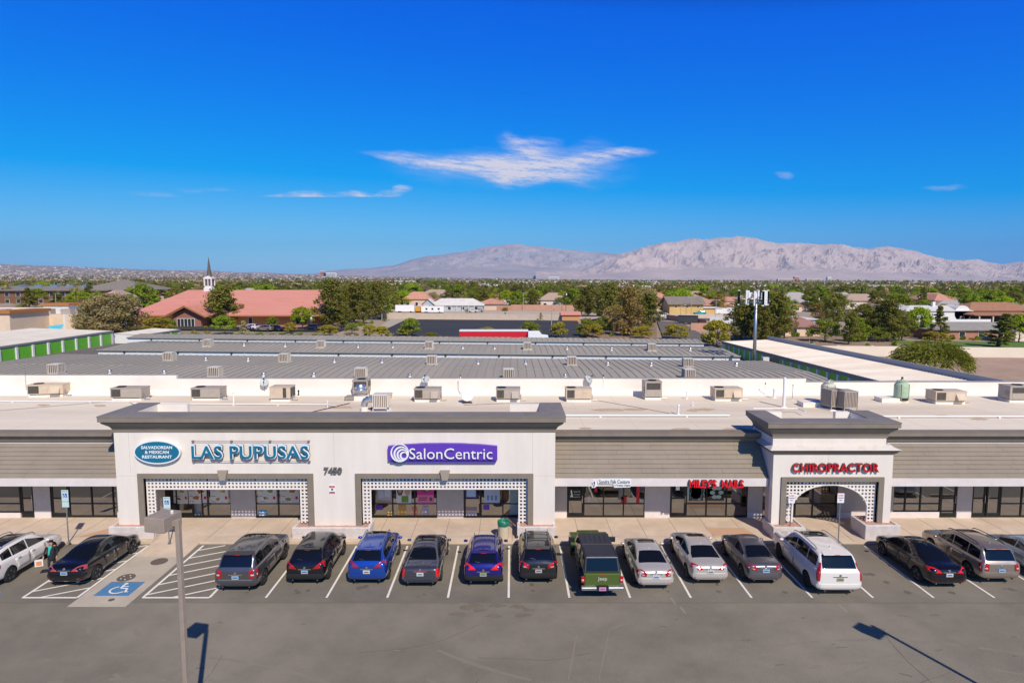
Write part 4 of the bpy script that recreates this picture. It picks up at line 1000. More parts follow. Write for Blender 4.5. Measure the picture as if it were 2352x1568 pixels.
make_car('parked_car', 'black sedan parked over the hatched aisle beside the concrete ramp', 148, 1334, 'sedan', BLK, L=4.86, W=1.85, tail='wide', tailm=mat('pale_tail', (.40, .06, .07), .1, coat=.8), hz=.36)
make_car('parked_car', 'dark grey boxy SUV right of the hatched area', 541, 1346, 'boxy', GREYP, W=1.95, tail='block', plate='blue', hz=.36, extra=rear_stripe(.62, .68, STEEL, 'bumper_strip', .8), sun=(2.2, 2.9))
make_car('parked_car', 'black crossover with tall hooked red tail lights', 700, 1330, 'suv', BLK, L=4.6, tail='hook', hz=.36, lowtrim=True, rail=False, extra=rear_stripe(.33, .36, CHROME, 'bumper_strip', .8))
make_car('parked_car', 'bright blue crossover SUV with silver roof rails', 842, 1330, 'suv', BLUE, L=4.6, tail='wide', plate='pale', hz=.36, rail=STEEL, tailm=mat('plum_tail', (.27, .015, .05), .1, coat=1.), extra=rear_stripe(.35, .39, STEEL, 'bumper_strip', .7), sun=(2.2, 2.75))
make_car('parked_car', 'slate grey sedan with tall vertical red tail lights', 965, 1336, 'sedan', CTS, L=4.85, W=1.84, Ht=1.0, tail='tall', plate='pale', tailm=mat('bright_tail', (.75, .01, .01), .1, coat=.8), sun=(2.1, 2.8), extra=rear_stripe(.885, .90, TAILR, 'brake_strip', .35))
make_car('parked_car', 'violet blue compact crossover with dark lower bumper', 1110, 1334, 'suv', NAVYP, L=4.38, W=1.84, Ht=.96, tail='wide', plate='green', lowtrim=True, tailm=MATS['bright_tail'])
make_car('parked_car', 'black crossover with roof crossbars and four black glass strips', 1237, 1328, 'suv', BLK2, L=4.55, W=1.84, tail='wrap', plate='sun', lowtrim=True, extra=multi(crossbars((1.4, 2.2)), rear_stripe(.36, .385, CHROME, 'bumper_strip', .75)), roof=BLK2)
make_car('parked_car', 'silver sedan with a dark roof panel, beside the green pickup', 1507, 1342, 'sedan', SILV, L=4.6, W=1.78, tail='wrap', sun=(2.25, 2.75), plate='pale')
make_car('parked_car', 'silver sedan with curved shoulders and a sunroof, right of the other silver sedan', 1632, 1330, 'sedan', paint('silver_warm', (.66, .61, .56), .45, .32), L=4.86, W=1.82, tail='wide', sun=(2.35, 2.8), plate='pale')
make_car('parked_car', 'gunmetal grey compact sedan with a small boot spoiler', 1759, 1330, 'sedan', VERS, L=4.46, W=1.70, Ht=1.04, tail='wrap')
def esc(t, L, hw, patch, zt_, kx, bvh):
    rear_stripe(.52, .57, CHROME, 'bumper_strip', .6)(t, L, hw, patch, zt_, kx, bvh)
make_car('parked_car', 'very large white SUV with black wheels in front of the arch', 1929, 1352, 'boxy', WHT, L=5.35, W=2.06, Ht=1.08, tail='column', wheel=BLKWH, rail=STEEL, sun=(2.0, 3.0), plate='green', extra=esc, hz=.42, lowtrim=False)
make_car('parked_car', 'black sedan with swept red tail lights at the right, beside the beige SUV', 2180, 1338, 'sedan', BLK, L=4.85, W=1.84, tail='wide', plate='pale', sun=(1.75, 2.8), tailm=MATS['bright_tail'])
make_car('parked_car', 'champagne beige SUV with black roof bars near the right edge', 2300, 1325, 'boxy', GOLD, L=4.7, W=1.84, Ht=.96, tail='block', rail=BLKPL, sun=(2.2, 2.7), hz=.42)
make_car('parked_car', 'pale ice blue sedan cut by the right edge of the photo', 2452, 1330, 'sedan', ICE, L=4.6, W=1.78)
# ------------------------------------------------------------ green pickup with a cab-high cap
GRN = paint('olive_green', (.085, .135, .025), .25, .32); SOFT = mat('black_hardtop', (.03, .032, .042), .6, c2=(.04, .042, .055), scale=3)
p = at_h(1383, 1352, .5)
t = thing('pickup_truck', 'olive green pickup truck with a black camper cap and silver bumper', 'pickup', (p.x, p.y, 0), R(.6), 'cars parked nose-in along the shops')
L, hw = 5.54, .94
wy = (1.25, 4.74); r = .42
def side_prof(pts, x0, x1, m_, name, par, bev=.03, taper=0.):
    mb = MB(); mb.prism(pts, 'x', x0, x1); o = mb.build(name, m_, par, bevel=bev); return o
bd = MB(); bd.prism([(0.0, .62), (.0, 1.18), (.05, 1.22), (1.62, 1.22), (1.62, .55), (.85 + 1.0, .50), (1.75, .5), (1.25, .5), (.4, .55)], 'x', -hw * .86, hw * .86)
bd.build('cargo_bed', GRN, t, bevel=.03)
cab = MB(); cab.prism([(1.68, .5), (1.68, 1.2), (1.74, 1.25), (3.55, 1.22), (3.62, 1.18), (3.62, .5)], 'x', -hw * .88, hw * .88); cab.build('body', GRN, t, bevel=.04)
hd = MB(); hd.prism([(3.6, .6), (3.6, 1.2), (5.2, 1.12), (5.32, 1.05), (5.34, .6)], 'x', -hw * .62, hw * .62); hd.build('hood', GRN, t, bevel=.05)
for s in (-1, 1):
    for y in wy:
        f = MB(); pts = [(y - .62, .62), (y - .5, 1.0), (y - .3, 1.08), (y + .3, 1.08), (y + .52, 1.0), (y + .64, .62), (y + .52, .62), (y + .42, .86), (y - .4, .86), (y - .5, .62)]
        a, b = (hw * .60 if y > 3 else hw * .84), hw * 1.03
        f.prism(pts, 'x', s * a, s * b); f.build('fender', GRN if y > 3 else BLKPL, t, bevel=.02)
        wh = thing('wheel', None, None, (s * (hw - .14), y, r)); wh.parent = t
        M = Matrix.Rotation(R(90), 4, 'Y'); MB().lathe([(r * .6, -.13), (r * .94, -.13), (r, -.09), (r, .09), (r * .94, .13), (r * .6, .13)], n=22, M=M).build('tyre', RUBBER, wh)
        MB().lathe([(r * .6, -.06), (r * .6, .10), (r * .5, .06), (.03, .06)], n=16, M=M if s > 0 else Matrix.Rotation(R(-90), 4, 'Y')).build('rim', BLKWH, wh)
    MB().box(s * hw * .9 - .06, s * hw * .9 + .06, 1.9, 4.0, .42, .48).build('side_step', BLKPL, t)
    for a, b in ((1.78, 2.6), (2.66, 3.5)):
        MB().box(s * hw * .88 - .012, s * hw * .88 + .012, a, b, .58, 1.18).build('door', GRN, t, bevel=.01)
        w_ = MB(); xx = s * hw * .83; w_.add([(s * hw * .885, a + .04, 1.28), (s * hw * .885, b - .04, 1.28), (s * hw * .80, b - (.04 if b < 3 else .3), 1.72), (s * hw * .80, a + .04, 1.72)], [(0, 1, 2, 3)]); w_.build('side_window', CARGL, t)
    MB().box(s * (hw * .92) - .0, s * (hw + .22), 3.4, 3.5, 1.22, 1.48).build('side_mirror', BLKPL, t, bevel=.02)
    w_ = MB(); w_.add([(s * hw * .862, .35, 1.36), (s * hw * .862, 1.5, 1.36), (s * hw * .80, 1.5, 1.72), (s * hw * .80, .45, 1.72)], [(0, 1, 2, 3)]); w_.build('cap_side_window', CARGL, t)
    MB().box(s * hw * .84, s * hw * 1.0, -.03, .06, .80, 1.08).build('tail_light', TAILR, t, bevel=.01)
    MB().box(s * hw * .87, s * hw * .97, -.035, -.02, .90, .97).build('clear_lens', TAILW, t)
    MB().tube((s * hw * .72, .25, 1.895), (s * hw * .72, 1.35, 1.895), .012).build('cap_rail', BLKPL, t)
cb = MB(); v = []
for y, z0, wa in ((1.72, 1.22, .87), (3.42, 1.22, .87)): v += [(-hw * wa, y, z0), (hw * wa, y, z0)]
v2 = [(-hw * .77, 1.72, 1.84), (hw * .77, 1.72, 1.84), (-hw * .77, 3.1, 1.82), (hw * .77, 3.1, 1.82)]
cb.add(v + v2, [(0, 1, 3, 2), (4, 6, 7, 5), (0, 4, 5, 1), (2, 3, 7, 6), (0, 2, 6, 4), (1, 5, 7, 3)]); cb.build('hardtop', SOFT, t, bevel=.04)
for k in range(5): MB().box(-hw * .5 + k * hw * .25 - .01, -hw * .5 + k * hw * .25 + .01, 2.0, 2.75, 1.84, 1.856).build('roof_rib', SOFT, t)
cp = MB(); cp.add([(-hw * .86, .02, 1.24), (hw * .86, .02, 1.24), (-hw * .86, 1.68, 1.24), (hw * .86, 1.68, 1.24), (-hw * .78, .28, 1.88), (hw * .78, .28, 1.88), (-hw * .78, 1.68, 1.86), (hw * .78, 1.68, 1.86)],
    [(0, 1, 3, 2), (4, 6, 7, 5), (0, 4, 5, 1), (2, 3, 7, 6), (0, 2, 6, 4), (1, 5, 7, 3)]); cp.build('camper_cap', SOFT, t, bevel=.04)
rw = MB(); rw.add([(-hw * .76, -.005 + .045, 1.31), (hw * .76, .04, 1.31), (hw * .71, .245, 1.80), (-hw * .71, .245, 1.80)], [(0, 1, 2, 3)]); o = rw.build('rear_window', REARGL, t); o.location.y = -.02; o.location.z = .01
MB().tube((-hw * .74, .23, 1.86), (hw * .74, .23, 1.86), .02).build('hinge_bar', STEEL, t)
tg = MB().box(-hw * .82, hw * .82, -.035, .02, .70, 1.20).build('tailgate', GRN, t, bevel=.012)
text('Jeep', mat('silver_letters', (.6, .6, .58), .3, .4), tg, 'lettering', (0, -.046, .98), width=.42, height=.20, ext=.008, bold=.02)
MB().box(-.17, .17, -.045, -.03, 1.12, 1.155).build('brake_light', TAILR, tg)
for s in (-1, 1): MB().prism([(-.16, .50), (-.16, .64), (.05, .66), (.05, .5)], 'x', s * .26, s * hw * 1.0).build('rear_bumper', STEEL, t, bevel=.02)
MB().box(-.26, .26, -.12, .05, .46, .60).build('bumper_step', BLKPL, t)
pl = MB().box(-.155, .155, -.15, -.12, .49, .65).build('licence_plate', mat('plate_pink', (.62, .22, .42), .4), t)
MB().box(-.1, .1, -.154, -.148, .55, .59).build('plate_print', MATS['plate_ink'], pl)
wsn = MB(); wsn.add([(-hw * .80, 3.46, 1.26), (hw * .80, 3.46, 1.26), (hw * .74, 3.14, 1.79), (-hw * .74, 3.14, 1.79)], [(0, 1, 2, 3)]); wsn.build('windshield', CARGL, t)
fb = MB(); fb.box(-hw * .95, hw * .95, 5.36, 5.54, .5, .72); fb.build('front_bumper', BLKPL, t, bevel=.03)
for s in (-1, 1): MB().lathe([(.1, 0), (.1, .04)], (s * hw * .5, 5.36, .9), 12, M=Matrix.Rotation(R(-90), 4, 'X')).build('headlight', HEADL, t)
ch = MB(); ch.box(-.5, .5, .1, 5.3, .42, .52); ch.build('chassis', BLKPL, t)
for xx, yy, r_ in ((0, 0, 0),): pass
# ============================================================ THINGS ON THE PLAZA ROOF
RZ = 5.42
GRP = 'rooftop units along the back of the roof'
def on_roof(xs, yb, z=RZ + .2): return at_h(xs, yb, z)
def hvac(x0, x1, yb, yt, style, lb, rz=0.):
    a = on_roof(x0, yb); b = on_roof(x1, yb); W = (b.x - a.x) * .93; Hh = (H - RZ - .2) - (H - at_y((x0 + x1) / 2, yt, a.y + .6).z) + (H - RZ) * 0
    Hh = max(.7, at_y((x0 + x1) / 2, yt, a.y + 1.1).z - RZ - .2)
    t = thing('rooftop_air_conditioner', lb, 'air conditioner', ((a.x + b.x) / 2, a.y + .05, RZ), rz, GRP)
    m = {'t': TANM, 'g': GREYM}[style[0]]; D = 1.15; w_ = W / 2
    MB().box(-w_ * .95, w_ * .95, .05, D - .05, 0, .17).build('roof_curb', PARAW, t)
    MB().box(-w_ * .85, w_ * .85, .03, D - .03, .17, .22).build('support_rail', DKTRIM, t)
    z0, z1 = .22, .22 + Hh
    MB().box(-w_, w_, 0, D, z0, z1).build('cabinet', m, t, bevel=.012)
    MB().box(-w_ - .015, w_ + .015, -.015, D + .015, z1 - .05, z1 + .012).build('lid', m, t)
    if 'tall' in style:
        g = MB(); g.box(-w_ * .82, w_ * .82, -.012, .004, lerp(z0, z1, .48), z1 - .1); g.build('coil', COIL, t)
        g = MB(); g.box(w_ - .004, w_ + .012, .15, D - .15, lerp(z0, z1, .5), z1 - .1); g.build('coil', COIL, t)
        for k in (-.5, .5): MB().box(w_ * k - w_ * .3, w_ * k + w_ * .3, -.014, 0, z0 + .12, lerp(z0, z1, .42)).build('access_panel', m, t)
        MB().lathe([(.33, z1 + .013), (.33, z1 + .06), (.27, z1 + .06), (.27, z1 + .02)], (0, D / 2, 0), 20).build('fan_ring', DKTRIM, t)
        for k in range(3): MB().tube((-w_ - .05, .2 + .1 * k, z0 + .2), (-w_ - .05, .2 + .1 * k, lerp(z0, z1, .6)), .02).build('conduit', STEEL, t)
    elif 'box' in style:
        MB().box(w_ * .3, w_ * .62, -.012, .004, z0 + .06, z1 - .06).build('coil', COIL, t); MB().box(w_ - .004, w_ + .012, .1, D - .1, z0 + .1, z1 - .1).build('coil', COIL, t)
    else:
        MB().box(-w_ + .08, -w_ * .34, -.012, .004, z0 + .07, z1 - .09).build('coil', COIL, t)
        MB().box(-w_ * .22, w_ * .14, -.012, .004, z0 + .06, lerp(z0, z1, .5)).build('access_panel', m, t)
        if 'hood' in style:
            h_ = MB(); h_.prism([(-.3, z0 + .08), (-.3, z0 + .14), (0, lerp(z0, z1, .75)), (0, z0 + .08)], 'x', w_ * .3, w_ * .85); h_.build('rain_hood', m, t)
        else:
            MB().box(w_ * .28, w_ * .72, -.014, .004, z0 + .07, lerp(z0, z1, .52)).build('access_panel', m, t); MB().box(w_ * .3, w_ * .68, -.014, .004, lerp(z0, z1, .6), z1 - .1).build('access_panel', m, t)
        MB().lathe([(.34, z1 + .013), (.34, z1 + .05), (.29, z1 + .05), (.29, z1 + .018), (.01, z1 + .02)], (-w_ * .55, D / 2, 0), 20).build('fan_ring', mat('fan_dark', (.05, .035, .035), .6) if style[0] == 't' else DKTRIM, t)
    pp = MB(); pp.tube((w_ + .05, .3, .08), (w_ + .45, .3, .08), .03); pp.tube((w_ + .05, .3, .08), (w_ + .05, .3, .5), .03); pp.build('drain_pipe', STEEL, t)
for a in ((62, 143, 906, 879, 't hood', 'tan air conditioner at the far left of the roof, beside the thin antenna', .15), (250, 327, 914, 888, 'g', 'grey-brown air conditioner left of the raised front, first from the tan one'), (435, 507, 914, 888, 'g', 'grey-brown air conditioner behind the left arm of the big raised front'),
          (617, 668, 916, 884, 't box', 'plain tan boxy air conditioner beside a satellite dish, left of the tall dark unit'), (808, 846, 905, 869, 'g tall', 'tall dark air conditioner behind the exhaust fan'), (948, 1013, 917, 888, 'g hood', 'grey air conditioner under a satellite dish, with an open black hood'),
          (1137, 1197, 917, 888, 'g hood', 'grey air conditioner right of the big white dish'), (1298, 1362, 917, 888, 't', 'tan air conditioner in front of the tilted satellite dish'), (1480, 1522, 912, 872, 'g tall', 'tall brown air conditioner with a round fan on top, right of the centre'),
          (1640, 1709, 915, 888, 't hood', 'tan air conditioner between the tall brown unit and the tall vent pole'), (2147, 2224, 922, 896, 't hood', 'tan air conditioner right of the green tank'), (2318, 2380, 918, 882, 'g tall', 'dark tall air conditioner cut by the right edge of the photo')):
    hvac(a[0], a[1], a[2], a[3], a[4], a[5], a[6] if len(a) > 6 else 0)
# evaporative coolers (louvred boxes)
def cooler(x, y, z, w_, h_, lb, name='evaporative_cooler', m=None, rz=0., pad=True, grp=None, legs=.25, slats=7):
    t = thing(name, lb, 'cooler', (x, y, z), rz, grp); m = m or PALE
    mb = MB(); r = w_ / 2; e = .05
    mb.box(-r, r, -r, r, legs, legs + .08); mb.box(-r, r, -r, r, legs + h_ - .06, legs + h_)
    for sx_ in (-1, 1):
        for sy_ in (-1, 1): mb.box(sx_ * r - (e if sx_ > 0 else 0), sx_ * r + (0 if sx_ > 0 else e), sy_ * r - (e if sy_ > 0 else 0), sy_ * r + (0 if sy_ > 0 else e), .0, legs + h_ - .06)
    mb.build('frame', m, t)
    MB().box(-r + .03, r - .03, -r + .03, r - .03, legs + .08, legs + h_ - .06).build('pad', mat('cooler_pad', (.16, .11, .07), .9), t)
    s = MB()
    for k in range(slats):
        u = -r + .08 + (w_ - .16) * (k + .5) / slats
        s.box(u - .035, u + .02, -r - .006, -r + .03, legs + .08, legs + h_ - .06); s.box(r - .03, r + .006, u - .035, u + .02, legs + .08, legs + h_ - .06); s.box(-r - .006, -r + .03, u - .035, u + .02, legs + .08, legs + h_ - .06)
    s.build('louvres', m, t)
    MB().box(-r - .1, r + .1, -r - .05, r + .05, 0.0, .06).build('base_rail', WHITEM, t)
    return t
p = on_roof(873, 947, RZ); cooler(p.x, p.y + .5, RZ, 1.0, .95, 'pale louvred cooler joined to the silver duct', grp=None)
for xs_, yb_, sc, lb in ((1922, 943, 1.05, 'left and rear of the two large louvred coolers behind the arched front'), (1952, 947, 1.05, 'right and front of the two large louvred coolers behind the arched front')):
    p = on_roof(xs_, yb_, RZ); cooler(p.x, p.y + .6, RZ, sc, 1.15, lb, m=GREYM, rz=R(12), slats=8)
# silver duct and exhaust fan
SIL = mat('sheet_metal', (.58, .58, .58), .32, .85, c2=(.45, .47, .5), scale=3)
p = on_roof(833, 947, RZ); t = thing('ventilation_duct', 'shiny silver duct bending down into the roof left of the pale cooler', 'duct', (p.x, p.y + .5, RZ))
pts = [(0, 0, 0), (0, 0, .45), (.04, 0, .62), (.15, 0, .75), (.32, 0, .8), (.95, 0, .8)]
MB().path(pts, .22, 14).build('duct_run', SIL, t); MB().lathe([(.26, 0), (.26, .3)], n=14).build('roof_collar', PARAW, t)
mb = MB()
for k in range(4): mb.tube((.38 + .14 * k, 0, .8), (.40 + .14 * k, 0, .8), .235, n=14)
mb.build('duct_rib', SIL, t)
p = on_roof(832, 915, RZ); t = thing('exhaust_fan', 'round silver mushroom exhaust fan in front of the tall dark unit', 'fan', (p.x, p.y - .4, RZ))
MB().box(-.42, .42, -.42, .42, 0, .3).build('roof_curb', PARAW, t); MB().lathe([(.32, .3), (.32, .5), (.52, .62), (.54, .78), (.40, .80), (.36, 1.0), (.28, 1.14), (.02, 1.2)], n=22).build('fan_hood', SIL, t)
MB().box(-1.1, -.45, -.5, .4, .05, .28).build('grease_tray', mat('dull_sheet', (.38, .33, .28), .5, .4), t)
p = on_roof(888, 915, RZ); t = thing('duct_box', 'low rusty open duct box right of the exhaust fan', 'duct', (p.x, p.y, RZ)); MB().box(-.4, .4, -.2, .3, .32, .42).build('hood', TANM, t); MB().box(-.36, -.28, -.15, .25, 0, .32).build('side', TANM, t); MB().box(.28, .36, -.15, .25, 0, .32).build('side', TANM, t); MB().box(-.2, .2, 0, .2, .0, .3).build('blower', DKTRIM, t)
# green tanks
GT = mat('pale_green_tank', (.42, .54, .36), .5, c2=(.36, .45, .30), scale=3); GT2 = mat('cream_tank', (.62, .60, .46), .5, c2=(.52, .49, .38), scale=3)
for xs_, yb_, m, lb in ((1909, 928, GT2, 'cream cooling tower tank half hidden behind the two louvred coolers'), (2079, 925, GT, 'pale green cooling tower tank standing alone on the roof')):
    p = on_roof(xs_, yb_, RZ); t = thing('cooling_tower', lb, 'tank', (p.x, p.y + .5, RZ))
    MB().lathe([(.45, .30), (.50, .42), (.50, 1.15), (.46, 1.3), (.34, 1.42), (.34, 1.48)], n=24).build('tank_body', m, t, smooth=False)
    MB().lathe([(.44, .12), (.47, .16), (.47, .32), (.44, .32)], n=24).build('water_basin', DKTRIM, t); MB().lathe([(.38, 0), (.46, .12)], n=20).build('stand', PARAW, t)
    MB().lathe([(.37, 1.48), (.37, 1.53), (.1, 1.54), (.09, 1.66), (.02, 1.68)], n=18).build('fan_cap', m, t); MB().lathe([(.07, 1.66), (.07, 1.8), (.02, 1.82)], n=10).build('motor', BLKPL, t)
    for a in (-.5, .6, 2.2): MB().tube((.52 * math.sin(a), -.52 * math.cos(a), .2), (.52 * math.sin(a), -.52 * math.cos(a), 1.35), .022).build('riser_pipe', m, t)
# satellite dishes
def dish(xs, yb, r, lb, az, el, white=False, hz=.9):
    p = on_roof(xs, yb, RZ); t = thing('satellite_dish', lb, 'satellite dish', (p.x, p.y, RZ), az, 'satellite dishes on the roof')
    M = Matrix.Translation((0, 0, hz)) @ Matrix.Rotation(R(90 - el), 4, 'X')
    prof = [(.02, -.06)] + [(r * k / 6, -.06 + .12 * (k / 6) ** 2 * r * 2) for k in range(1, 7)]; n = 26; vs = []
    for rr, z in prof:
        for i in range(n): vs.append(M @ Vector((rr * math.cos(2 * math.pi * i / n), rr * math.sin(2 * math.pi * i / n), z)))
    vs2 = [v + (M.to_3x3() @ Vector((0, 0, -.012))) for v in vs]; K = len(prof); N = len(vs)
    fs = [(j * n + i, j * n + (i + 1) % n, (j + 1) * n + (i + 1) % n, (j + 1) * n + i) for j in range(K - 1) for i in range(n)]
    fs += [tuple(N + q for q in f[::-1]) for f in fs] + [((K - 1) * n + i, (K - 1) * n + (i + 1) % n, N + (K - 1) * n + (i + 1) % n, N + (K - 1) * n + i) for i in range(n)]
    MB().add(vs + vs2, fs).build('reflector', WHITEM if white else mat('dish_grey', (.50, .52, .50), .5), t, smooth=True)
    a = M @ Vector((0, r * .9, .05)); b = M @ Vector((0, r * .1, r * 1.1)); MB().tube(a, b, .018).tube(M @ Vector((0, -r * .9, .05)), b, .012).build('feed_arm', BLKPL, t)
    MB().tube(b, b + Vector((0, 0, .1)), .05).build('feed_horn', BLKPL, t)
    MB().tube((0, .05, 0), (0, .05, hz - .05), .03).build('mast', STEEL, t)
    mb = MB(); mb.box(-.35, .35, -.3, .3, 0, .05); mb.build('base_frame', mat('pallet_brown', (.16, .10, .07), .9), t)
dish(608, 906, .33, 'grey satellite dish left of the plain tan unit', R(10), 40, hz=.95); dish(978, 908, .33, 'grey satellite dish behind the unit with the open hood', R(-10), 45, hz=1.25)
dish(1073, 925, .45, 'large white satellite dish on a low pallet', R(-170), -35, True, hz=.55); dish(1352, 906, .36, 'grey satellite dish tilted sideways behind a tan unit', R(50), 35, hz=1.2)
# pipes and poles
def pole(xs, yb, yt, r, lb, name='vent_pipe', m=WHITEM, cap=True, z=RZ, cat='vent pipe'):
    p = on_roof(xs, yb, z); hh = at_y(xs, yt, p.y).z - z
    t = thing(name, lb, cat, (p.x, p.y, z)); MB().tube((0, 0, 0), (0, 0, hh), r, n=10).build('pipe', m, t); MB().lathe([(r * 2.2, 0), (r * 1.2, .07)], n=12).build('flashing', PARAW, t)
    if cap: MB().lathe([(r * 1.5, hh - .06), (r * 1.5, hh + .01), (r * .5, hh + .06)], n=10).build('cap', m if cap is True else cap, t)
for a in ((537, 930, 900, .05, 'white pipe with a collar left of the plain tan unit'), (752, 936, 921, .03, 'short white pipe left of the exhaust fan'), (761, 906, 895, .03, 'tiny white pipe behind the short one'), (686, 910, 897, .05, 'dark short pipe beside the plain tan unit'),
          (1558, 952, 930, .06, 'thick white vent pipe nearest the eave, right of the centre'), (1577, 916, 899, .045, 'white vent pipe below the tall brown unit'), (1591, 932, 924, .03, 'low white vent stub'), (1778, 914, 894, .09, 'wide open pipe stub behind the arched front')):
    pole(a[0], a[1], a[2], a[3], a[4], m=DKTRIM if 'dark' in a[4] else WHITEM)
pole(1386, 905, 862, .035, 'slim white mast with a dark cap, right of the tilted dish', 'roof_mast', WHITEM, BLKPL, cat='mast'); pole(1058, 908, 862, .03, 'slim white mast with a dark cap, beside the big white dish', 'roof_mast', WHITEM, BLKPL, cat='mast')
pole(1800, 935, 866, .10, 'tall thick white pole behind the arched front', 'roof_mast', WHITEM, False, cat='mast'); pole(1757, 908, 880, .03, 'slim dark-capped mast left of the tall thick pole', 'roof_mast', WHITEM, BLKPL, cat='mast')
pole(1820, 918, 884, .02, 'thin antenna with a round tip right of the tall thick pole', 'antenna', STEEL, BLKPL, cat='antenna'); pole(61, 905, 835, .015, 'very thin antenna beside the tan air conditioner at the far left', 'antenna', STEEL, False, cat='antenna')
for x0, x1, yb, lb in ((1845, 1906, 935, 'low white empty roof curb left of the two large coolers'), (2165 - 6, 2185 - 40, 0, None), (2152 - 6, 2222, 0, None), (2165 - 1, 0, 0, None)):
    if lb is None: continue
    a = on_roof(x0, yb, RZ); b = on_roof(x1, yb, RZ); t = thing('roof_curb', lb, 'roof curb', (a.x, a.y, RZ)); MB().box(0, b.x - a.x, 0, 1.0, 0, .32).build('curb_box', PARAW, t)
a = on_roof(2160 - 0, 933, RZ); b = on_roof(2220, 933, RZ)
a = on_roof(2164 - 164 + 165 - 0, 932, RZ)
t = thing('roof_curb', 'low white empty roof curb right of the two large coolers', 'roof curb', (on_roof(2000, 932, RZ).x + 1.5, 45.2, RZ)); MB().box(0, 1.9, 0, 1.0, 0, .3).build('curb_box', PARAW, t)
# gas and conduit runs across the roof
def run(pts, r, lb, name='roof_pipe', m=WHITEM, sup=2.2, cat='pipe'):
    t = thing(name, lb, cat, (pts[0][0], pts[0][1], RZ)); q = [(x - pts[0][0], y - pts[0][1], z - RZ) for x, y, z in pts]
    MB().path(q, r, 6).build('pipe_run', m, t); i = 0
    for a, b in zip(q, q[1:]):
        L_ = math.hypot(b[0] - a[0], b[1] - a[1]); n = int(L_ / sup)
        for k in range(n):
            f = (k + .5) / n; MB().box(lerp(a[0], b[0], f) - .06, lerp(a[0], b[0], f) + .06, lerp(a[1], b[1], f) - .09, lerp(a[1], b[1], f) + .09, 0, max(.03, a[2] - r)).build('pipe_block', PARAW, t)
run([(2.9, 40.3, RZ + .13), (14.0, 40.3, RZ + .13)], .045, 'white pipe on small blocks along the eave between the two raised fronts', sup=4.5)
run([(21.5, 40.0, RZ + .13), (60, 40.0, RZ + .13)], .045, 'white pipe on small blocks along the eave right of the arched front', sup=6)
run([(-50, 45.3, RZ + .1), (-27.5, 45.1, RZ + .1), (-26.8, 44.4, RZ + .1), (-13, 44.0, RZ + .1), (-12.2, 43.5, RZ + .1)], .04, 'white pipe running past the two left air conditioners', sup=5)
run([(16.0, 41.6, RZ + .3), (19.0, 41.6, RZ + .3), (19.0, 40.6, RZ + .3)], .035, 'white bent pipe behind the arched front', sup=9)
BLKC = mat('black_cable', (.03, .03, .03), .7)
run([(6, 46.2, RZ + .02), (7.5, 44.6, RZ + .02), (9, 43.0, RZ + .02), (10.4, 41.4, RZ + .02)], .012, 'thin dark cable curving across the roof in the middle', 'roof_cable', BLKC, 99, 'cable')
run([(-3.4, 44.2, RZ + .02), (-.6, 44.8, RZ + .02), (1.9, 44.9, RZ + .02)], .012, 'thin dark cable beside the big white dish', 'roof_cable', BLKC, 99, 'cable')
run([(-14.0, 40.6, RZ + .03), (-12.4, 43.4, RZ + .03), (-11.6, 44.8, RZ + .03)], .03, 'dark pipe slanting towards the exhaust fan', 'roof_pipe', BLKC, 99)
mb = MB(); mb.box(-40, -39.8, 36.1, 48, RZ, RZ + .03, M=None)
o = MB().add([(-44, 37.0, RZ + .004), (-27.4, 46.9, RZ + .004), (-27.1, 46.7, RZ + .004), (-43.6, 36.8, RZ + .004)], [(0, 1, 2, 3)]).build('roof_seam', mat('roof_seam_tar', (.52, .42, .33), .9), plaza); 
for v in o.data.vertices: v.co.y -= 36
# roof water stains (their own shape on the deck)
ST = mat('roof_stain', (.50, .34, .19), .85, c2=(.62, .47, .32), scale=1.4); rs = random.Random(8); mb = MB()
for xs_, ys_, wx, wy in ((1590, 942, 30, 3), (1460, 940, 60, 3), (1620, 940, 50, 3), (1790, 939, 30, 2), (1395, 941, 80, 3), (1345, 983, 30, 2), (1565, 985, 40, 2.6), (1690, 985, 50, 2.8), (230, 931, 30, 2.5), (340, 941, 40, 2), (780, 935, 60, 3), (1950, 905, 40, 2), (100, 930, 30, 2), (2160, 955, 40, 2.5), (2250, 962, 40, 2)):
    n = 22; c = []
    for i in range(n):
        a = 2 * math.pi * i / n; k = 1 + rs.uniform(-.25, .2); q = at_h(xs_ + wx * .5 * k * math.cos(a), ys_ + wy * k * math.sin(a), RZ + .006); c.append((q.x, q.y - 36, RZ + .006 + .0004 * rs.random()))
    mb.add(c, [tuple(range(n))])
mb.build('roof_stain', ST, plaza)
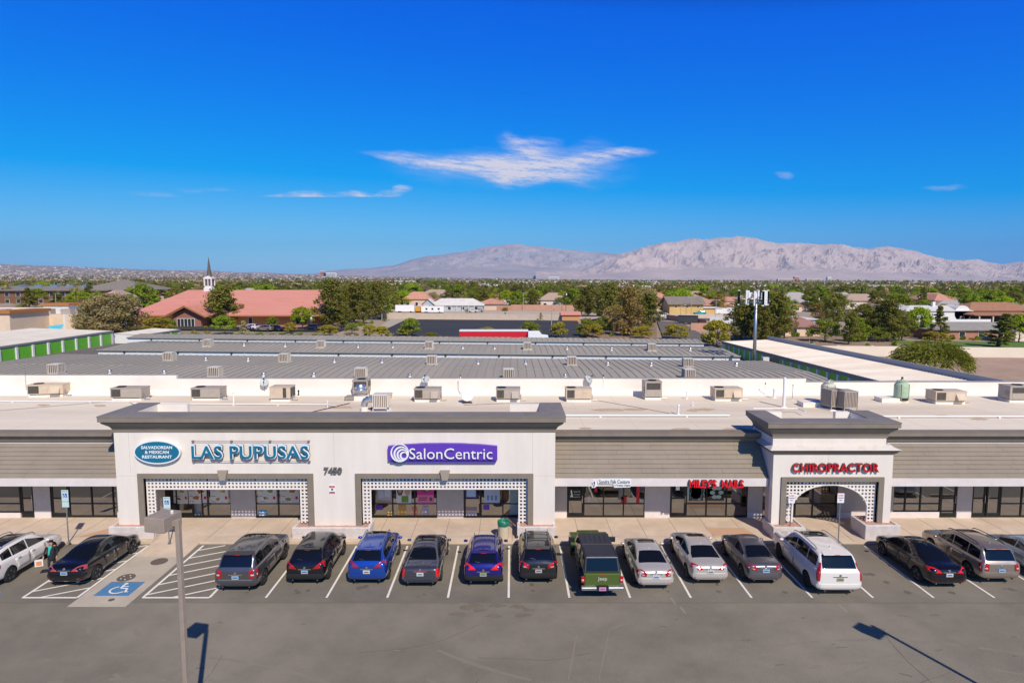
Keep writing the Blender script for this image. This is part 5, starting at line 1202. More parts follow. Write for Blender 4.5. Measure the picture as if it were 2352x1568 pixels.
# ============================================================ SELF-STORAGE YARD BEHIND THE PLAZA
SEAM = mat('standing_seam_roof', (.40, .36, .29), .75, 0., c2=(.345, .31, .25), scale=.25, stretch=(1, .15, 1)); SEAMD = mat('seam_rib', (.30, .27, .215), .75, 0.)
GUT = mat('gutter_grey', (.25, .24, .215), .6); GREEN = mat('green_door', (.17, .56, .03), .45, c2=(.14, .48, .025), scale=1.5); STW = mat('storage_white', (.72, .70, .68), .6)
LTROOF = mat('pale_metal_roof', (.62, .56, .48), .6, 0, c2=(.54, .49, .42), scale=.3); WROOF = mat('white_rib_roof', (.76, .68, .58), .6, c2=(.62, .52, .40), scale=.25, stretch=(.3, 1, 1))
def rh(x): return 2.75 - .0098 * x                      # roof height follows the slope of the land
def storage_block(x0, x1, yf, yr, yb, lb, rise=.32, door=True, ribs=1.0):
    t = thing('storage_building', lb, 'building', ((x0 + x1) / 2, yf, 0)); ox, oy = (x0 + x1) / 2, yf
    def P(x, y, z): return (x - ox, y - oy, z + rh(x))
    v = []
    for y, z in ((yf, 0), (yr, rise), (yb, 0)):
        for x in (x0, x1): v.append(P(x, y, z))
    v += [(a, b, c - .12) for a, b, c in v]
    mb = MB(); mb.add(v, [(0, 1, 3, 2), (2, 3, 5, 4), (6, 8, 9, 7), (8, 10, 11, 9), (0, 6, 7, 1), (4, 5, 11, 10), (0, 2, 8, 6), (2, 4, 10, 8), (1, 7, 9, 3), (3, 9, 11, 5)]); mb.build('metal_roof', SEAM, t)
    mb = MB(); x = x0 + .3
    while x < x1:
        for (ya, za), (yb_, zb) in (((yf, 0), (yr, rise)), ((yr, rise), (yb, 0))):
            a, b = P(x, ya, za), P(x, yb_, zb); w_ = .03
            mb.add([(a[0] - w_, a[1], a[2] + .001), (a[0] + w_, a[1], a[2] + .001), (b[0] + w_, b[1], b[2] + .001), (b[0] - w_, b[1], b[2] + .001), (a[0] - w_, a[1], a[2] + .06), (a[0] + w_, a[1], a[2] + .06), (b[0] + w_, b[1], b[2] + .06), (b[0] - w_, b[1], b[2] + .06)],
                   [(4, 5, 6, 7), (0, 1, 5, 4), (1, 2, 6, 5), (2, 3, 7, 6), (3, 0, 4, 7)])
        x += ribs
    mb.build('roof_ribs', SEAMD, t)
    mb = MB(); n = int((x1 - x0) / 1.2)
    for k in range(n):
        x = x0 + (x1 - x0) * (k + .5) / n
        if rnd.random() < .85: a = P(x, yr, rise + .065); mb.cbox(a, .7, .12, .04)
    mb.build('ridge_cap', mat('ridge_tan', (.46, .40, .32), .7), t)
    a, b = P(x0 - .05, yf - .12, -.06), P(x1 + .05, yf - .12, -.06); MB().tube(a, b, .14, n=8).build('gutter', GUT, t)
    v = []
    for x in (x0, x1):
        for y in (yf + .02, yb - .02):
            for z in (-3.4, -.125): v.append(P(x, y, z))
    mb = MB(); mb.add(v, [(0, 1, 3, 2), (4, 6, 7, 5), (0, 4, 5, 1), (2, 3, 7, 6)]); mb.build('wall', STW, t)
    n = int((x1 - x0) / 3.1); mb = MB()
    for k in range(n):
        xa = x0 + .3 + (x1 - x0 - .3) * k / n; a = P(xa + .25, yf, 0); b = P(xa + 2.8, yf, 0)
        mb = MB(); mb.add([(a[0], -.03, a[2] - .98), (b[0], -.03, b[2] - .98), (b[0], -.03, b[2] - 2.9), (a[0], -.03, a[2] - 2.9), (a[0], .03, a[2] - .98), (b[0], .03, b[2] - .98), (b[0], .03, b[2] - 2.9), (a[0], .03, a[2] - 2.9)], [(0, 1, 2, 3), (4, 7, 6, 5), (0, 4, 5, 1)])
        if k < 90: mb.build('roll_up_door', GREEN, t)
    for k in range(0, n * 2):
        xa = x0 + (x1 - x0) * (k + .5) / (2 * n); a = P(xa, yf - .1, -.16)
    for k in range(12):
        xa = x0 + (x1 - x0) * (k + .5) / 12; a = P(xa, yf - .14, -.3); MB().cbox(a, .25, .2, .18).build('wall_light', DKTRIM, t)
        a = P(xa + 2, yf - .05, -.15); MB().tube(a, (a[0], a[1], a[2] - 2.9), .05).build('downpipe', STW, t)
    return t
storage_block(-66.5, 37.5, 65, 79, 92.9, 'nearest long storage building with a dark grey ribbed roof right behind the parapet')
storage_block(-64.6, 35.6, 98.6, 106, 113.2, 'middle storage building with a grey ribbed roof')
storage_block(-72.5, 36.2, 119.4, 123.2, 127.2, 'farthest and narrowest of the long storage buildings with grey roofs')
# dark new roof patches below coolers
CGRP = 'coolers on the storage roofs'
def roof_at(xs, ys, blk):
    yf, yr, yb = blk; p = Vector((0, 80, 0))
    h = 2.6
    for _ in range(14):
        p = at_h(xs, ys, h); f = (p.y - yf) / (yr - yf) if p.y < yr else (yb - p.y) / (yb - yr); h = rh(p.x) + .32 * max(0, min(1, f))
    return p, h
A_, B_ = (65, 79, 92.9), (98.6, 106, 113.2)
PLAINC = [130, 495, 830, 1168, 1581, 390, 654, 992, 1313, 1578, 478, 738, 986, 1211, 1496]
rows = [(130, 858, A_, 'leftmost pale cooler on the nearest storage roof'), (495, 865, A_, 'pale cooler low on the nearest storage roof behind the left raised front'), (830, 867, A_, 'pale cooler on the nearest storage roof right behind the tall dark unit'), (1168, 869, A_, 'pale cooler on the nearest storage roof near the centre, at the parapet'), (1581, 869, A_, 'pale cooler at the parapet right of the tall brown unit'),
        (390, 828, A_, 'first pale cooler from the left in the upper row of the nearest storage roof'), (654, 831, A_, 'second pale cooler in the upper row of the nearest storage roof'), (992, 836, A_, 'third pale cooler in the upper row of the nearest storage roof'), (1313, 838, A_, 'fourth pale cooler in the upper row of the nearest storage roof'), (1579, 842, A_, 'plain closed pale box in the upper row of the nearest storage roof'),
        (478, 795, B_, 'leftmost cooler on the middle storage roof'), (738, 798, B_, 'second cooler from the left on the middle storage roof'), (986, 800, B_, 'third cooler from the left on the middle storage roof'), (1211, 802, B_, 'fourth cooler from the left on the middle storage roof'), (1496, 805, B_, 'rightmost cooler on the middle storage roof')]
PATCH = mat('replaced_roof_sheet', (.17, .20, .23), .5, .2); PATCHW = mat('sealant_streak', (.60, .57, .52), .8)
for i, (xs_, yb_, blk, lb) in enumerate(rows):
    p, h = roof_at(xs_, yb_, blk)
    t = cooler(p.x, p.y, h - .05, 1.25, 1.1, lb, grp=CGRP, rz=R(rnd.uniform(-4, 4)), legs=.12, slats=5)
    MB().box(-.8, .8, -.8, .8, 0, .07).build('roof_flashing', PATCHW, t)
vents = [(286, 934, 0), (411, 934, 0), (612, 877, A_), (640 * .9188 + 19 * .9188 - 0, 877, A_)]
vl = []
for off, lst in ((0, ((1010, 1085, A_), (1512, 1088, A_), (1892, 963, A_), (2280, 968, A_), (2243, 827, B_))), (640, ((70, 1108, A_), (530, 1108, A_), (1413, 1116, A_), (720, 978, A_), (1157, 983, A_), (2040, 993, A_), (268, 833, B_), (937, 840, B_), (1258, 843, B_), (1900, 850, B_), (2192, 853, B_))), (1280, ((125, 996, A_), (880, 1006, A_), (1278, 1009, A_), (2060, 1012, A_), (490, 1120, A_), (505, 858, B_), (915, 866, B_), (1637, 870, B_)))):
    for zx, zy, blk in lst: vl.append(((off + zx / 3.675) * .9188, (640 + zy / 3.675) * .9188, blk))
v0 = None
for xs_, ys_, blk in vl:
    p, h = roof_at(xs_, ys_, blk)
    if v0 is None:
        v0 = thing('roof_turbine_vent', 'small silver turbine vent on a long grey storage roof', 'roof vent', group='turbine vents on the storage roofs')
        MB().lathe([(.22, 0), (.16, .05), (.16, .28)], n=12).build('vent_neck', WHITEM, v0); MB().lathe([(.14, .26), (.24, .34), (.27, .42), (.22, .5), (.05, .54)], n=14).build('turbine_head', SIL, v0); o = v0
    else: o = copy_tree(v0)
    o.location = (p.x, p.y, h - .02)
# building with big green doors at the left, its long side facing right
def side_block(X, y0, y1, eave, depth, sgn, mod, lb, roofm, rise, par=0., zb=None):
    t = thing('storage_building', lb, 'building', (X, y0, 0)); L_ = y1 - y0; s = sgn                 # sgn -1: extends to the left, faces right
    e0, e1 = eave; g = lambda y: lerp(e0, e1, y / L_)
    v = [(0, 0, e0), (0, L_, e1), (s * depth, L_, e1 + rise), (s * depth, 0, e0 + rise)]; mb = MB(); mb.add(v + [(a, b, c - .15) for a, b, c in v], [(0, 1, 2, 3), (4, 7, 6, 5), (0, 4, 5, 1), (1, 5, 6, 2), (2, 6, 7, 3), (3, 7, 4, 0)]); mb.build('metal_roof', roofm, t)
    mb = MB(); k = 0
    while k < L_ - .2:
        a = [(s * -.06, k, g(k) + .001), (s * depth, k, g(k) + rise + .001)]
        mb.add([(a[0][0], k - .05, a[0][2]), (a[0][0], k + .05, a[0][2]), (a[1][0], k + .05, a[1][2]), (a[1][0], k - .05, a[1][2]), (a[0][0], k - .03, a[0][2] + .06), (a[0][0], k + .03, a[0][2] + .06), (a[1][0], k + .03, a[1][2] + .06), (a[1][0], k - .03, a[1][2] + .06)], [(4, 5, 6, 7), (0, 4, 7, 3), (1, 2, 6, 5), (0, 1, 5, 4)])
        k += .62
    mb.build('roof_ribs', roofm, t)
    mb = MB(); mb.add([(0, .02, -4), (0, L_ - .02, -4), (0, L_ - .02, e1 - .16), (0, .02, e0 - .16), (s * depth, .02, -4), (s * depth, L_ - .02, -4), (s * depth, L_ - .02, e1 + rise - .16), (s * depth, .02, e0 + rise - .16)], [(0, 1, 2, 3), (4, 7, 6, 5), (0, 3, 7, 4), (1, 5, 6, 2)]); mb.build('wall', STW, t)
    mb = MB(); mb.add([(-s * .05, 0, e0 - .5), (-s * .05, L_, e1 - .5), (-s * .05, L_, e1 + .03), (-s * .05, 0, e0 + .03), (-s * .14, 0, e0 - .3), (-s * .14, L_, e1 - .3), (-s * .14, L_, e1 + .03), (-s * .14, 0, e0 + .03)], [(4, 5, 6, 7), (0, 4, 7, 3), (0, 1, 5, 4), (1, 2, 6, 5), (3, 7, 6, 2)]); mb.build('fascia', GUT, t)
    y = .3
    while y + mod < L_:
        z = g(y + mod / 2); hh = zb
        MB().box(min(-s * .02, -s * .035), max(-s * .02, -s * .035), y + .35, y + mod - .35, z - hh, z - .52).build('roll_up_door', GREEN, t)
        MB().box(min(-s * .02, -s * .22), max(-s * .02, -s * .22), y - .22, y + .22, z - hh - .3, z - .5).build('pilaster', STW, t)
        y += mod
    if par: 
        mb = MB(); mb.add([(s * depth, 0, e0), (s * depth, L_, e1), (s * depth, L_, e1 + rise + par), (s * depth, 0, e0 + rise + par), (s * (depth + .2), 0, e0), (s * (depth + .2), L_, e1), (s * (depth + .2), L_, e1 + rise + par), (s * (depth + .2), 0, e0 + rise + par)], [(0, 1, 2, 3), (4, 7, 6, 5), (2, 6, 7, 3), (0, 3, 7, 4), (1, 5, 6, 2)])
        mb.build('parapet', mat('blue_grey_parapet', (.44, .44, .42), .6), t)
    return t
side_block(-84, 92, 133.5, (3.25, 3.6), 17, -1, 3.7, 'storage building at the left edge with tall green doors between white pilasters', LTROOF, .55, zb=3.5)
side_block(-78.5, 134.5, 150, (2.6, 2.6), 6, -1, 3.6, 'small storage building with two green doors behind the left one', LTROOF, .3, zb=2.7)
side_block(43.2, 66, 130, (2.5, 1.7), 9.2, 1, 2.82, 'long storage building at the right with a white ribbed roof and green doors facing left', WROOF, .35, par=.75, zb=2.75)
# office gable ends, small equipment
p = at_h(1745, 836, 3.2)
t = thing('rooftop_air_conditioner', 'pair of small dark condensers at the foot of the cell tower', 'air conditioner', (37.2, 93.5, 1.9))
MB().box(0, .9, 0, .8, 0, .9).build('cabinet', PALE, t); MB().box(1.2, 2.3, -.2, .7, -.2, .75).build('cabinet', DKTRIM, t)
# ------------------------------------------------------------ cell tower
p = at_y(1732, 832, 94.0); t = thing('cell_tower', 'slim galvanised cell tower pole with a ring of white antennas', 'cell tower', (p.x, 94.0, -.5))
top = at_y(1735, 664, 94.0).z + .5
MB().tube((0, 0, 0), (0, 0, top), .28, .20, 16).build('pole', STEEL, t, smooth=True)
ANT = mat('antenna_white', (.70, .72, .70), .5); zt = top - 1.4
mb = MB()
for k in range(3):
    a0 = R(30 + 120 * k); a1 = R(150 + 120 * k); r = 2.5
    A0 = (r * math.cos(a0), r * math.sin(a0)); A1 = (r * math.cos(a1), r * math.sin(a1))
    for dz in (0, .5): mb.tube((*A0, zt + dz - .6), (*A1, zt + dz - .6), .05, n=6)
    mb.tube((0, 0, zt - .5), (*A0, zt - .5), .06, n=6); mb.tube((0, 0, zt - .9), ((A0[0] + A1[0]) / 2, (A0[1] + A1[1]) / 2, zt - .4), .05, n=6)
    for j in range(4):
        f = j / 3.0; x, y = lerp(A0[0], A1[0], f), lerp(A0[1], A1[1], f)
        MB().box(x - .16, x + .16, y - .1, y + .1, zt - 1.0 + .15 * (j % 2), zt + 1.15 + .1 * (j % 2)).build('panel_antenna', ANT, t, bevel=.02)
        if j in (1, 2): MB().box(x * .72 - .2, x * .72 + .2, y * .72 - .15, y * .72 + .15, zt + .1, zt + .9).build('radio_unit', WHITEM, t)
mb.build('antenna_platform', STEEL, t)
# ============================================================ THE TOWN BEHIND
def Zc(off, zx, zy): return ((off + zx / 3.675) * .9188, (640 + zy / 3.675) * .9188)
def gz(off, zx, zy): return on_ground(*Zc(off, zx, zy))
TERRA = mat('terracotta_tiles', (.66, .27, .205), .85, c2=(.58, .235, .18), scale=.35, stretch=(.4, 2, 2), c3=(.66, .30, .22), s3=.08, bump=.3, bscale=2)
TANBR = mat('tan_brick', (.50, .24, .11), .9, c2=(.42, .19, .085), scale=2); STUC = mat('tan_stucco', (.74, .58, .42), .9, c2=(.66, .51, .37), scale=.4); BROWNW = mat('brown_stucco', (.20, .10, .05), .9, c2=(.17, .085, .042), scale=.5)
GREYR = mat('grey_shingles', (.26, .22, .19), .9, c2=(.21, .18, .15), scale=.6); WHR = mat('white_roof', (.72, .68, .62), .8, c2=(.62, .58, .52), scale=.3); BRNR = mat('brown_tiles', (.42, .21, .12), .9, c2=(.33, .16, .09), scale=.8); MAUVE = mat('mauve_roof', (.36, .19, .16), .85, c2=(.30, .155, .13), scale=.6)
YEL = mat('yellow_stucco', (.68, .45, .17), .9, c2=(.60, .39, .14), scale=.3); WIN = mat('far_window', (.03, .035, .04), .15); WTRIM = mat('white_trim', (.74, .72, .68), .7); BLKA = mat('fresh_asphalt', (.038, .035, .034), .85, c2=(.05, .046, .044), scale=.08, stretch=(.3, 1, 1), c3=(.065, .06, .056), s3=.2)
ROADM = mat('street_asphalt', (.17, .15, .13), .9, c2=(.14, .12, .105), scale=.2); DIRT = mat('pink_dirt', (.44, .30, .205), .95, c2=(.38, .25, .165), scale=.12, c3=(.48, .34, .24), s3=.5, bump=.3, bscale=3); PALED = mat('pale_dirt', (.56, .45, .34), .95, c2=(.48, .38, .28), scale=.1); LAWN = mat('lawn_green', (.10, .19, .02), .9, c2=(.13, .2, .035), scale=.4)
BLOCKW = mat('beige_block_wall', (.58, .48, .38), .9, c2=(.52, .42, .33), scale=.5); PINKW = mat('pink_block_wall', (.52, .29, .20), .9, c2=(.46, .25, .17), scale=.5); CREAMW = mat('cream_wall', (.76, .66, .52), .9, c2=(.70, .60, .47), scale=.2); ORG = mat('rust_trim', (.42, .17, .05), .8)
def hip(mb, x0, x1, y0, y1, z0, z1, rx0, rx1, ry, m=0, th=.25):
    v = [(x0, y0, z0), (x1, y0, z0), (x1, y1, z0), (x0, y1, z0), (rx0, ry, z1), (rx1, ry, z1)]
    v += [(x0, y0, z0 - th), (x1, y0, z0 - th), (x1, y1, z0 - th), (x0, y1, z0 - th)]
    mb.add(v, [(0, 1, 5, 4), (1, 2, 5), (2, 3, 4, 5), (3, 0, 4), (0, 6, 7, 1), (1, 7, 8, 2), (2, 8, 9, 3), (3, 9, 6, 0), (6, 9, 8, 7)], m); return mb
def windows(t, xs_, y, z0, z1, w_, m=None, side='y', frame=True):
    for x in xs_:
        if side == 'y': f = MB().box(x - w_ / 2 - .12, x + w_ / 2 + .12, y - .05, y + .04, z0 - .12, z1 + .12).build('window', WTRIM, t); MB().box(x - w_ / 2, x + w_ / 2, y - .08, y - .04, z0, z1).build('pane', WIN, f)
        else: f = MB().box(y - .05, y + .05, x - w_ / 2 - .12, x + w_ / 2 + .12, z0 - .12, z1 + .12).build('window', WTRIM, t); MB().box(y + .04, y + .08, x - w_ / 2, x + w_ / 2, z0, z1).build('pane', WIN, f)
def gsheet(name, pts, m, dz, n=14):            # a sheet following the terrain, from four corners
    mb = MB(); a, b, c, d = [Vector((p[0], p[1], 0)) for p in pts]; vs = []
    for j in range(n + 1):
        for i in range(n + 1):
            p = a.lerp(b, i / n).lerp(d.lerp(c, i / n), j / n); vs.append((p.x, p.y, G(p.x, p.y) + dz))
    N = n + 1; mb.add(vs, [(j * N + i, j * N + i + 1, (j + 1) * N + i + 1, (j + 1) * N + i) for j in range(n) for i in range(n)])
    o = mb.build(name, m); 
    if o.data.polygons[0].normal.z < 0: o.data.flip_normals()
    return tag(o, kind='structure')
# ground surfaces
gsheet('storage_yard', [(-90, 52), (53, 52), (53, 150), (-90, 150)], ROADM, .06)
gsheet('dirt_lot', [(54, 55), (190, 55), (190, 124), (54, 124)], DIRT, .08)
gsheet('dark_lot', [gz(640, 1180, 745)[:2], gz(1280, 690, 775)[:2], gz(1280, 600, 600)[:2], gz(640, 1260, 588)[:2]], BLKA, .34)
gsheet('church_road', [(-150, 168), (-46, 168), (-46, 180), (-150, 180)], BLKA, .30)
gsheet('concrete_path', [gz(640, 1080, 690)[:2], gz(640, 1180, 690)[:2], gz(640, 1390, 588)[:2], gz(640, 1250, 588)[:2]], CONC2, .42)
gsheet('pale_lot', [(-60, 232), (38, 232), (46, 292), (-60, 292)], PALED, .2)
gsheet('side_street', [gz(1280, 1400, 790)[:2], gz(1280, 1960, 860)[:2], gz(1280, 1560, 620)[:2], gz(1280, 1330, 600)[:2]], ROADM, .36)
gsheet('cross_street', [(54, 236), (150, 236), (150, 246), (54, 246)], ROADM, .3)
gsheet('planted_bank', [gz(1280, 640, 770)[:2], gz(1280, 1330, 770)[:2], gz(1280, 1330, 590)[:2], gz(1280, 640, 590)[:2]], mat('bank_soil', (.33, .20, .13), .95, c2=(.24, .17, .09), scale=.3), .33)
gsheet('front_lawn', [(92, 131), (190, 131), (190, 158), (92, 158)], LAWN, .12)
gsheet('garden_soil', [(54, 131), (92, 131), (92, 170), (54, 170)], mat('garden_soil', (.36, .24, .16), .95, c2=(.27, .2, .12), scale=.3), .12)
gsheet('verge', [(-150, 150.5), (-46, 150.5), (-46, 167), (-150, 167)], mat('verge_green', (.20, .20, .09), .95, c2=(.33, .26, .17), scale=.2), .12)
# --- church
g0 = G(-80, 187)
t = thing('church', 'church with a huge terracotta roof, gabled entrance and white belfry with a dark spire', 'church', (-79, 187, g0)); ch = t
mb = MB(); hip(mb, -33, 24, -2.5, 38, 3.4, 10.3, -25.5, 19, 19); mb.build('roof', TERRA, t)
MB().box(-33.1, 24.1, -2.62, -2.4, 2.95, 3.35).build('eave_trim', ORG, t)
MB().box(-31.5, 22.5, 0, 36, -1, 3.3).build('wall', TANBR, t)
mb = MB(); mb.add([(-19.5, -7.5, 3.1), (-13.6, -7.5, 6.1), (-7.7, -7.5, 3.1), (-19.5, 6, 3.1), (-13.6, 9, 6.1), (-7.7, 6, 3.1), (-19.5, -7.5, 2.7), (-13.6, -7.5, 5.7), (-7.7, -7.5, 2.7)], [(0, 3, 4, 1), (1, 4, 5, 2), (0, 1, 7, 6), (1, 2, 8, 7)]); mb.build('entrance_roof', TERRA, t)
mb = MB()
for a, b in (((-19.7, 2.85), (-13.6, 5.95)), ((-13.6, 5.95), (-7.5, 2.85))): mb.add([(a[0], -7.7, a[1]), (b[0], -7.7, b[1]), (b[0], -7.7, b[1] + .4), (a[0], -7.7, a[1] + .4), (a[0], -7.4, a[1]), (b[0], -7.4, b[1]), (b[0], -7.4, b[1] + .4), (a[0], -7.4, a[1] + .4)], [(0, 1, 2, 3), (4, 7, 6, 5), (0, 4, 5, 1), (3, 2, 6, 7)])
mb.build('gable_trim', ORG, t)
mb = MB(); mb.prism([(-17.5, -1), (-17.5, 3.6), (-13.6, 5.5), (-9.7, 3.6), (-9.7, -1)], 'y', -6, -.1); mb.build('entrance_wall', mat('brown_brick', (.30, .13, .09), .9), t)
windows(t, (-15.9, -14.9, -13.9, -12.9, -11.9), -6.1, .1, 2.5, .8); windows(t, (-27, -25, -22, 2, 9, 16, 18), -.05, .6, 2.5, 1.1)
b = MB(); b.box(-1.35, 1.35, -1.35, 1.35, 9.6, 11.0); b.box(-1.15, 1.15, -1.15, 1.15, 11.0, 11.6); b = b.build('belfry_base', WTRIM, t)
bel = MB()
for sx_ in (-1, 1):
    for sy_ in (-1, 1): bel.box(sx_ * 1.1 - .18, sx_ * 1.1 + .18, sy_ * 1.1 - .18, sy_ * 1.1 + .18, 11.6, 14.0)
bel.box(-.12, .12, -1.2, 1.2, 11.6, 13.8); bel.box(-1.35, 1.35, -1.35, 1.35, 13.8, 14.2); bel.prism([(-1.3, 14.2), (0, 14.8), (1.3, 14.2)], 'y', -1.3, 1.3); bel = bel.build('belfry', WTRIM, t)
MB().box(-1.0, 1.0, -1.0, 1.0, 11.7, 13.7).build('louvre', mat('louvre_dark', (.10, .09, .08), .8), t)
sp = MB(); sp.lathe([(1.0, 14.3), (.75, 15.2), (.03, 20.9)], n=8); sp = sp.build('spire', mat('spire_slate', (.10, .085, .075), .5), t)
sx0 = at_y(481, 640, 206).x + 79
for q in t.children: pass
for q in kids(t):
    if q.name.split('.')[0] in ('belfry_base', 'belfry', 'louvre', 'spire'): q.location = (sx0, 19, 0)
for dx in (-21, 14): MB().box(dx, dx + 1.2, 7, 8, 5.9, 6.8).build('roof_vent', TERRA, t)
# --- other large buildings
t = thing('apartment_building', 'brown two-storey building with arched white windows and grey hip roofs at the left edge', 'building', (-262, 353, G(-262, 353)))
MB().box(-45, 38, 0, 28, -1, 7.2).build('wall', BROWNW, t); mb = MB(); hip(mb, -46.5, 39.5, -1.6, 30, 7.2, 9.6, -36, 28, 14); hip(mb, 20, 60, -1, 31, 7.6, 13.0, 38, 41, 14); mb.build('roof', GREYR, t)
windows(t, [-30 + 6.2 * k for k in range(11)], -.1, 3.9, 6.2, 2.2); windows(t, [-30 + 6.2 * k for k in range(11)], -.1, .2, 2.2, 2.2)
for k in range(5): MB().box(-18 + 9 * k, -14 + 9 * k, 9, 12, 8.8, 10.2).build('roof_unit', SIL, t)
t = thing('retail_building', 'low tan flat-roofed building with rooftop equipment and brown cornices at the left edge', 'building', (-112, 165, G(-112, 165)))
MB().box(-90, 0, 0, 26, -1, 4.0).build('wall', STUC, t); MB().box(-89.8, -.2, .2, 25.8, 4.0, 4.06).build('flat_roof', WHR, t)
mb = MB(); mb.box(-90, 0, 0, .3, 4.001, 4.25); mb.box(-90, 0, 25.7, 26, 4.001, 5.0); mb.box(-.3, 0, .3, 25.7, 4.001, 4.6); mb.build('parapet', STUC, t)
MB().box(-12, -8.2, -13, 0, -1, 5.2).build('corner_block', STUC, t); MB().box(-12.5, -7.7, -13.5, .2, 5.2, 5.9).build('cornice', ORG, t); MB().box(-17, -10, 10, 17, 4.06, 6.2).build('raised_block', WHR, t); MB().box(-17.4, -9.6, 9.6, 17.4, 6.2, 6.8).build('cornice', ORG, t)
for k, (x, y) in enumerate(((-8, 4), (-5, 7), (-14, 5), (-20, 8), (-25, 4))): MB().box(x, x + 2.6, y, y + 2, 4.06, 5.5).build('roof_unit', SIL if k % 2 else GREYM, t)
MB().box(-4.5, -3.9, -.2, 0, 0, 4.2).build('ladder', STW, t)
p = gz(0, 640, 680); t = tag(MB().add([(p.x - 1.6, p.y - 6, 2.6), (p.x + 1.8, p.y - 6.5, 1.2), (p.x + 1.4, p.y - 4, 2.9), (p.x - 1.6, p.y - 6, 2.56), (p.x + 1.8, p.y - 6.5, 1.16), (p.x + 1.4, p.y - 4, 2.86)], [(0, 1, 2), (3, 5, 4), (0, 3, 4, 1), (1, 4, 5, 2)]).build('shade_sail', mat('turquoise_cloth', (.05, .45, .60), .7)), 'small turquoise shade sail beside the tan wall', 'shade sail')
def house(loc, W, D, hw_, hr, wallm, roofm, lb, rz=0, cat='house', nw=4, gable=False, name='house', grp=None, over=.6):
    t = thing(name, lb, cat, loc, rz, grp); MB().box(-W / 2, W / 2, 0, D, -1.5, hw_).build('wall', wallm, t)
    mb = MB()
    if gable:
        mb.prism([(-over, hw_ - .1), (D / 2, hr), (D + over, hw_ - .1), (D + over, hw_ + .15), (D / 2, hr + .28), (-over, hw_ + .15)], 'x', -W / 2 - over, W / 2 + over)
        g_ = MB(); g_.prism([(0, hw_), (D / 2, hr - .05), (D, hw_)], 'x', -W / 2, W / 2); g_.build('gable_wall', wallm, t)
    else: hip(mb, -W / 2 - over, W / 2 + over, -over, D + over, hw_ + .15, hr, -W / 2 + D * .4, W / 2 - D * .4, D / 2)
    r = mb.build('roof', roofm, t)
    if nw: windows(t, [-W / 2 + W * (k + .5) / nw for k in range(nw)], 0, .8, 2.0, min(1.4, W / nw * .5))
    return t
def at_g(off, zx, zy):
    p = gz(off, zx, zy); return (p.x, p.y, p.z)
p = at_g(640, 1880, 508); h1 = house((p[0] - 2, p[1], p[2]), 24, 12, 2.7, 5.7, mat('blue_grey_siding', (.42, .46, .47), .8), WHR, 'long white-roofed house with a porch across the dark parking lot')
mb = MB(); mb.add([(-15.8, -3, 2.7), (-12.4, -3, 5.6), (-9, -3, 2.7), (-15.8, 9, 2.7), (-12.4, 9, 5.6), (-9, 9, 2.7)], [(0, 3, 4, 1), (1, 4, 5, 2)]); mb.build('gable_roof', WHR, h1); mb = MB(); mb.prism([(-15.4, -1), (-15.4, 2.6), (-12.4, 5.3), (-9.4, 2.6), (-9.4, -1)], 'y', -2.4, 8); mb.build('gable_wall', MATS['blue_grey_siding'], h1)
for k in range(7): MB().box(-7.5 + 2.6 * k, -7.35 + 2.6 * k, -1.3, -1.15, 0, 2.6).build('porch_post', WTRIM, h1)
house(at_g(640, 2145, 470), 7, 8, 3.4, 5.4, PINKW, BRNR, 'small tan garage building with a tile roof right of the white-roofed house', nw=1, gable=False)
house(at_g(640, 2290, 440), 12, 9, 3.0, 5.0, WTRIM, BRNR, 'house with brown roof behind the small garage building')
yb_ = at_g(1280, 1600, 541); yh = house(yb_, 14.5, 14, 4.6, 7.6, YEL, GREYR, 'yellow two-storey house with a grey roof right of the big pines', nw=0, over=1.0, gable=True)
windows(yh, (-4.5, .5, 5), 0, 3.3, 3.9, .9); windows(yh, (3.5,), 0, .3, 1.1, 1.0)
house((yb_[0] + 11.6, yb_[1] + 3, yb_[2]), 8.4, 9, 2.9, 3.3, YEL, WHR, 'low yellow annex with a white roof beside the yellow house', nw=0)
p = at_g(1280, 540, 601); s_ = house(p, 6.2, 4.5, 2.3, 3.1, mat('orange_stucco', (.60, .30, .13), .9), TERRA, 'small orange shed with a red roof beside the dark parking lot', cat='shed', nw=0, name='garden_shed', over=.5, gable=True)
for xs0, xs1, zy, m, lb in ((0, 110, 448, STUC, 'tan-roofed house behind the pink wall, at its left end'), (270, 440, 450, WTRIM, 'white house with a brown-grey roof behind the pink wall')):
    p = gz(1280, (xs0 + xs1) / 2, zy + 8); house((p.x, p.y + 8, p.z), (xs1 - xs0) / 3.675 * .9188 * p.y / F, 9, 2.6, 5.2, m, GREYR, lb, nw=3)
p = at_g(1920, 1850, 768); rh_ = house((p[0] + 3, p[1], p[2]), 25, 11, 2.5, 4.3, mat('red_brick', (.42, .20, .13), .9), mat('green_grey_roof', (.33, .31, .27), .9, c2=(.27, .25, .22), scale=.5), 'long low brick house with a grey-green roof behind the lawn', nw=5)
mb = MB(); mb.add([(6.5, -3, 2.5), (10.5, -3, 4.1), (15.5, -3, 2.3), (6.5, 6, 2.5), (10.5, 6, 4.1), (15.5, 6, 2.3)], [(0, 3, 4, 1), (1, 4, 5, 2)]); mb.build('gable_roof', MATS['green_grey_roof'], rh_); mb = MB(); mb.prism([(7, -1), (7, 2.5), (10.5, 3.9), (14.5, 2.5), (14.5, -1)], 'y', -2.4, 2); mb.build('gable_wall', CREAMW, rh_)
p = at_g(1920, 320, 738); h_ = house(p, 9.5, 9, 2.6, 5.0, STUC, MAUVE, 'mauve-roofed house at the right of the pines near the cell tower', nw=2); house((p[0] + 1, p[1] + 13, p[2]), 17, 14, 3.8, 4.4, WTRIM, WHR, 'white flat-roofed building behind the mauve-roofed house', nw=0)
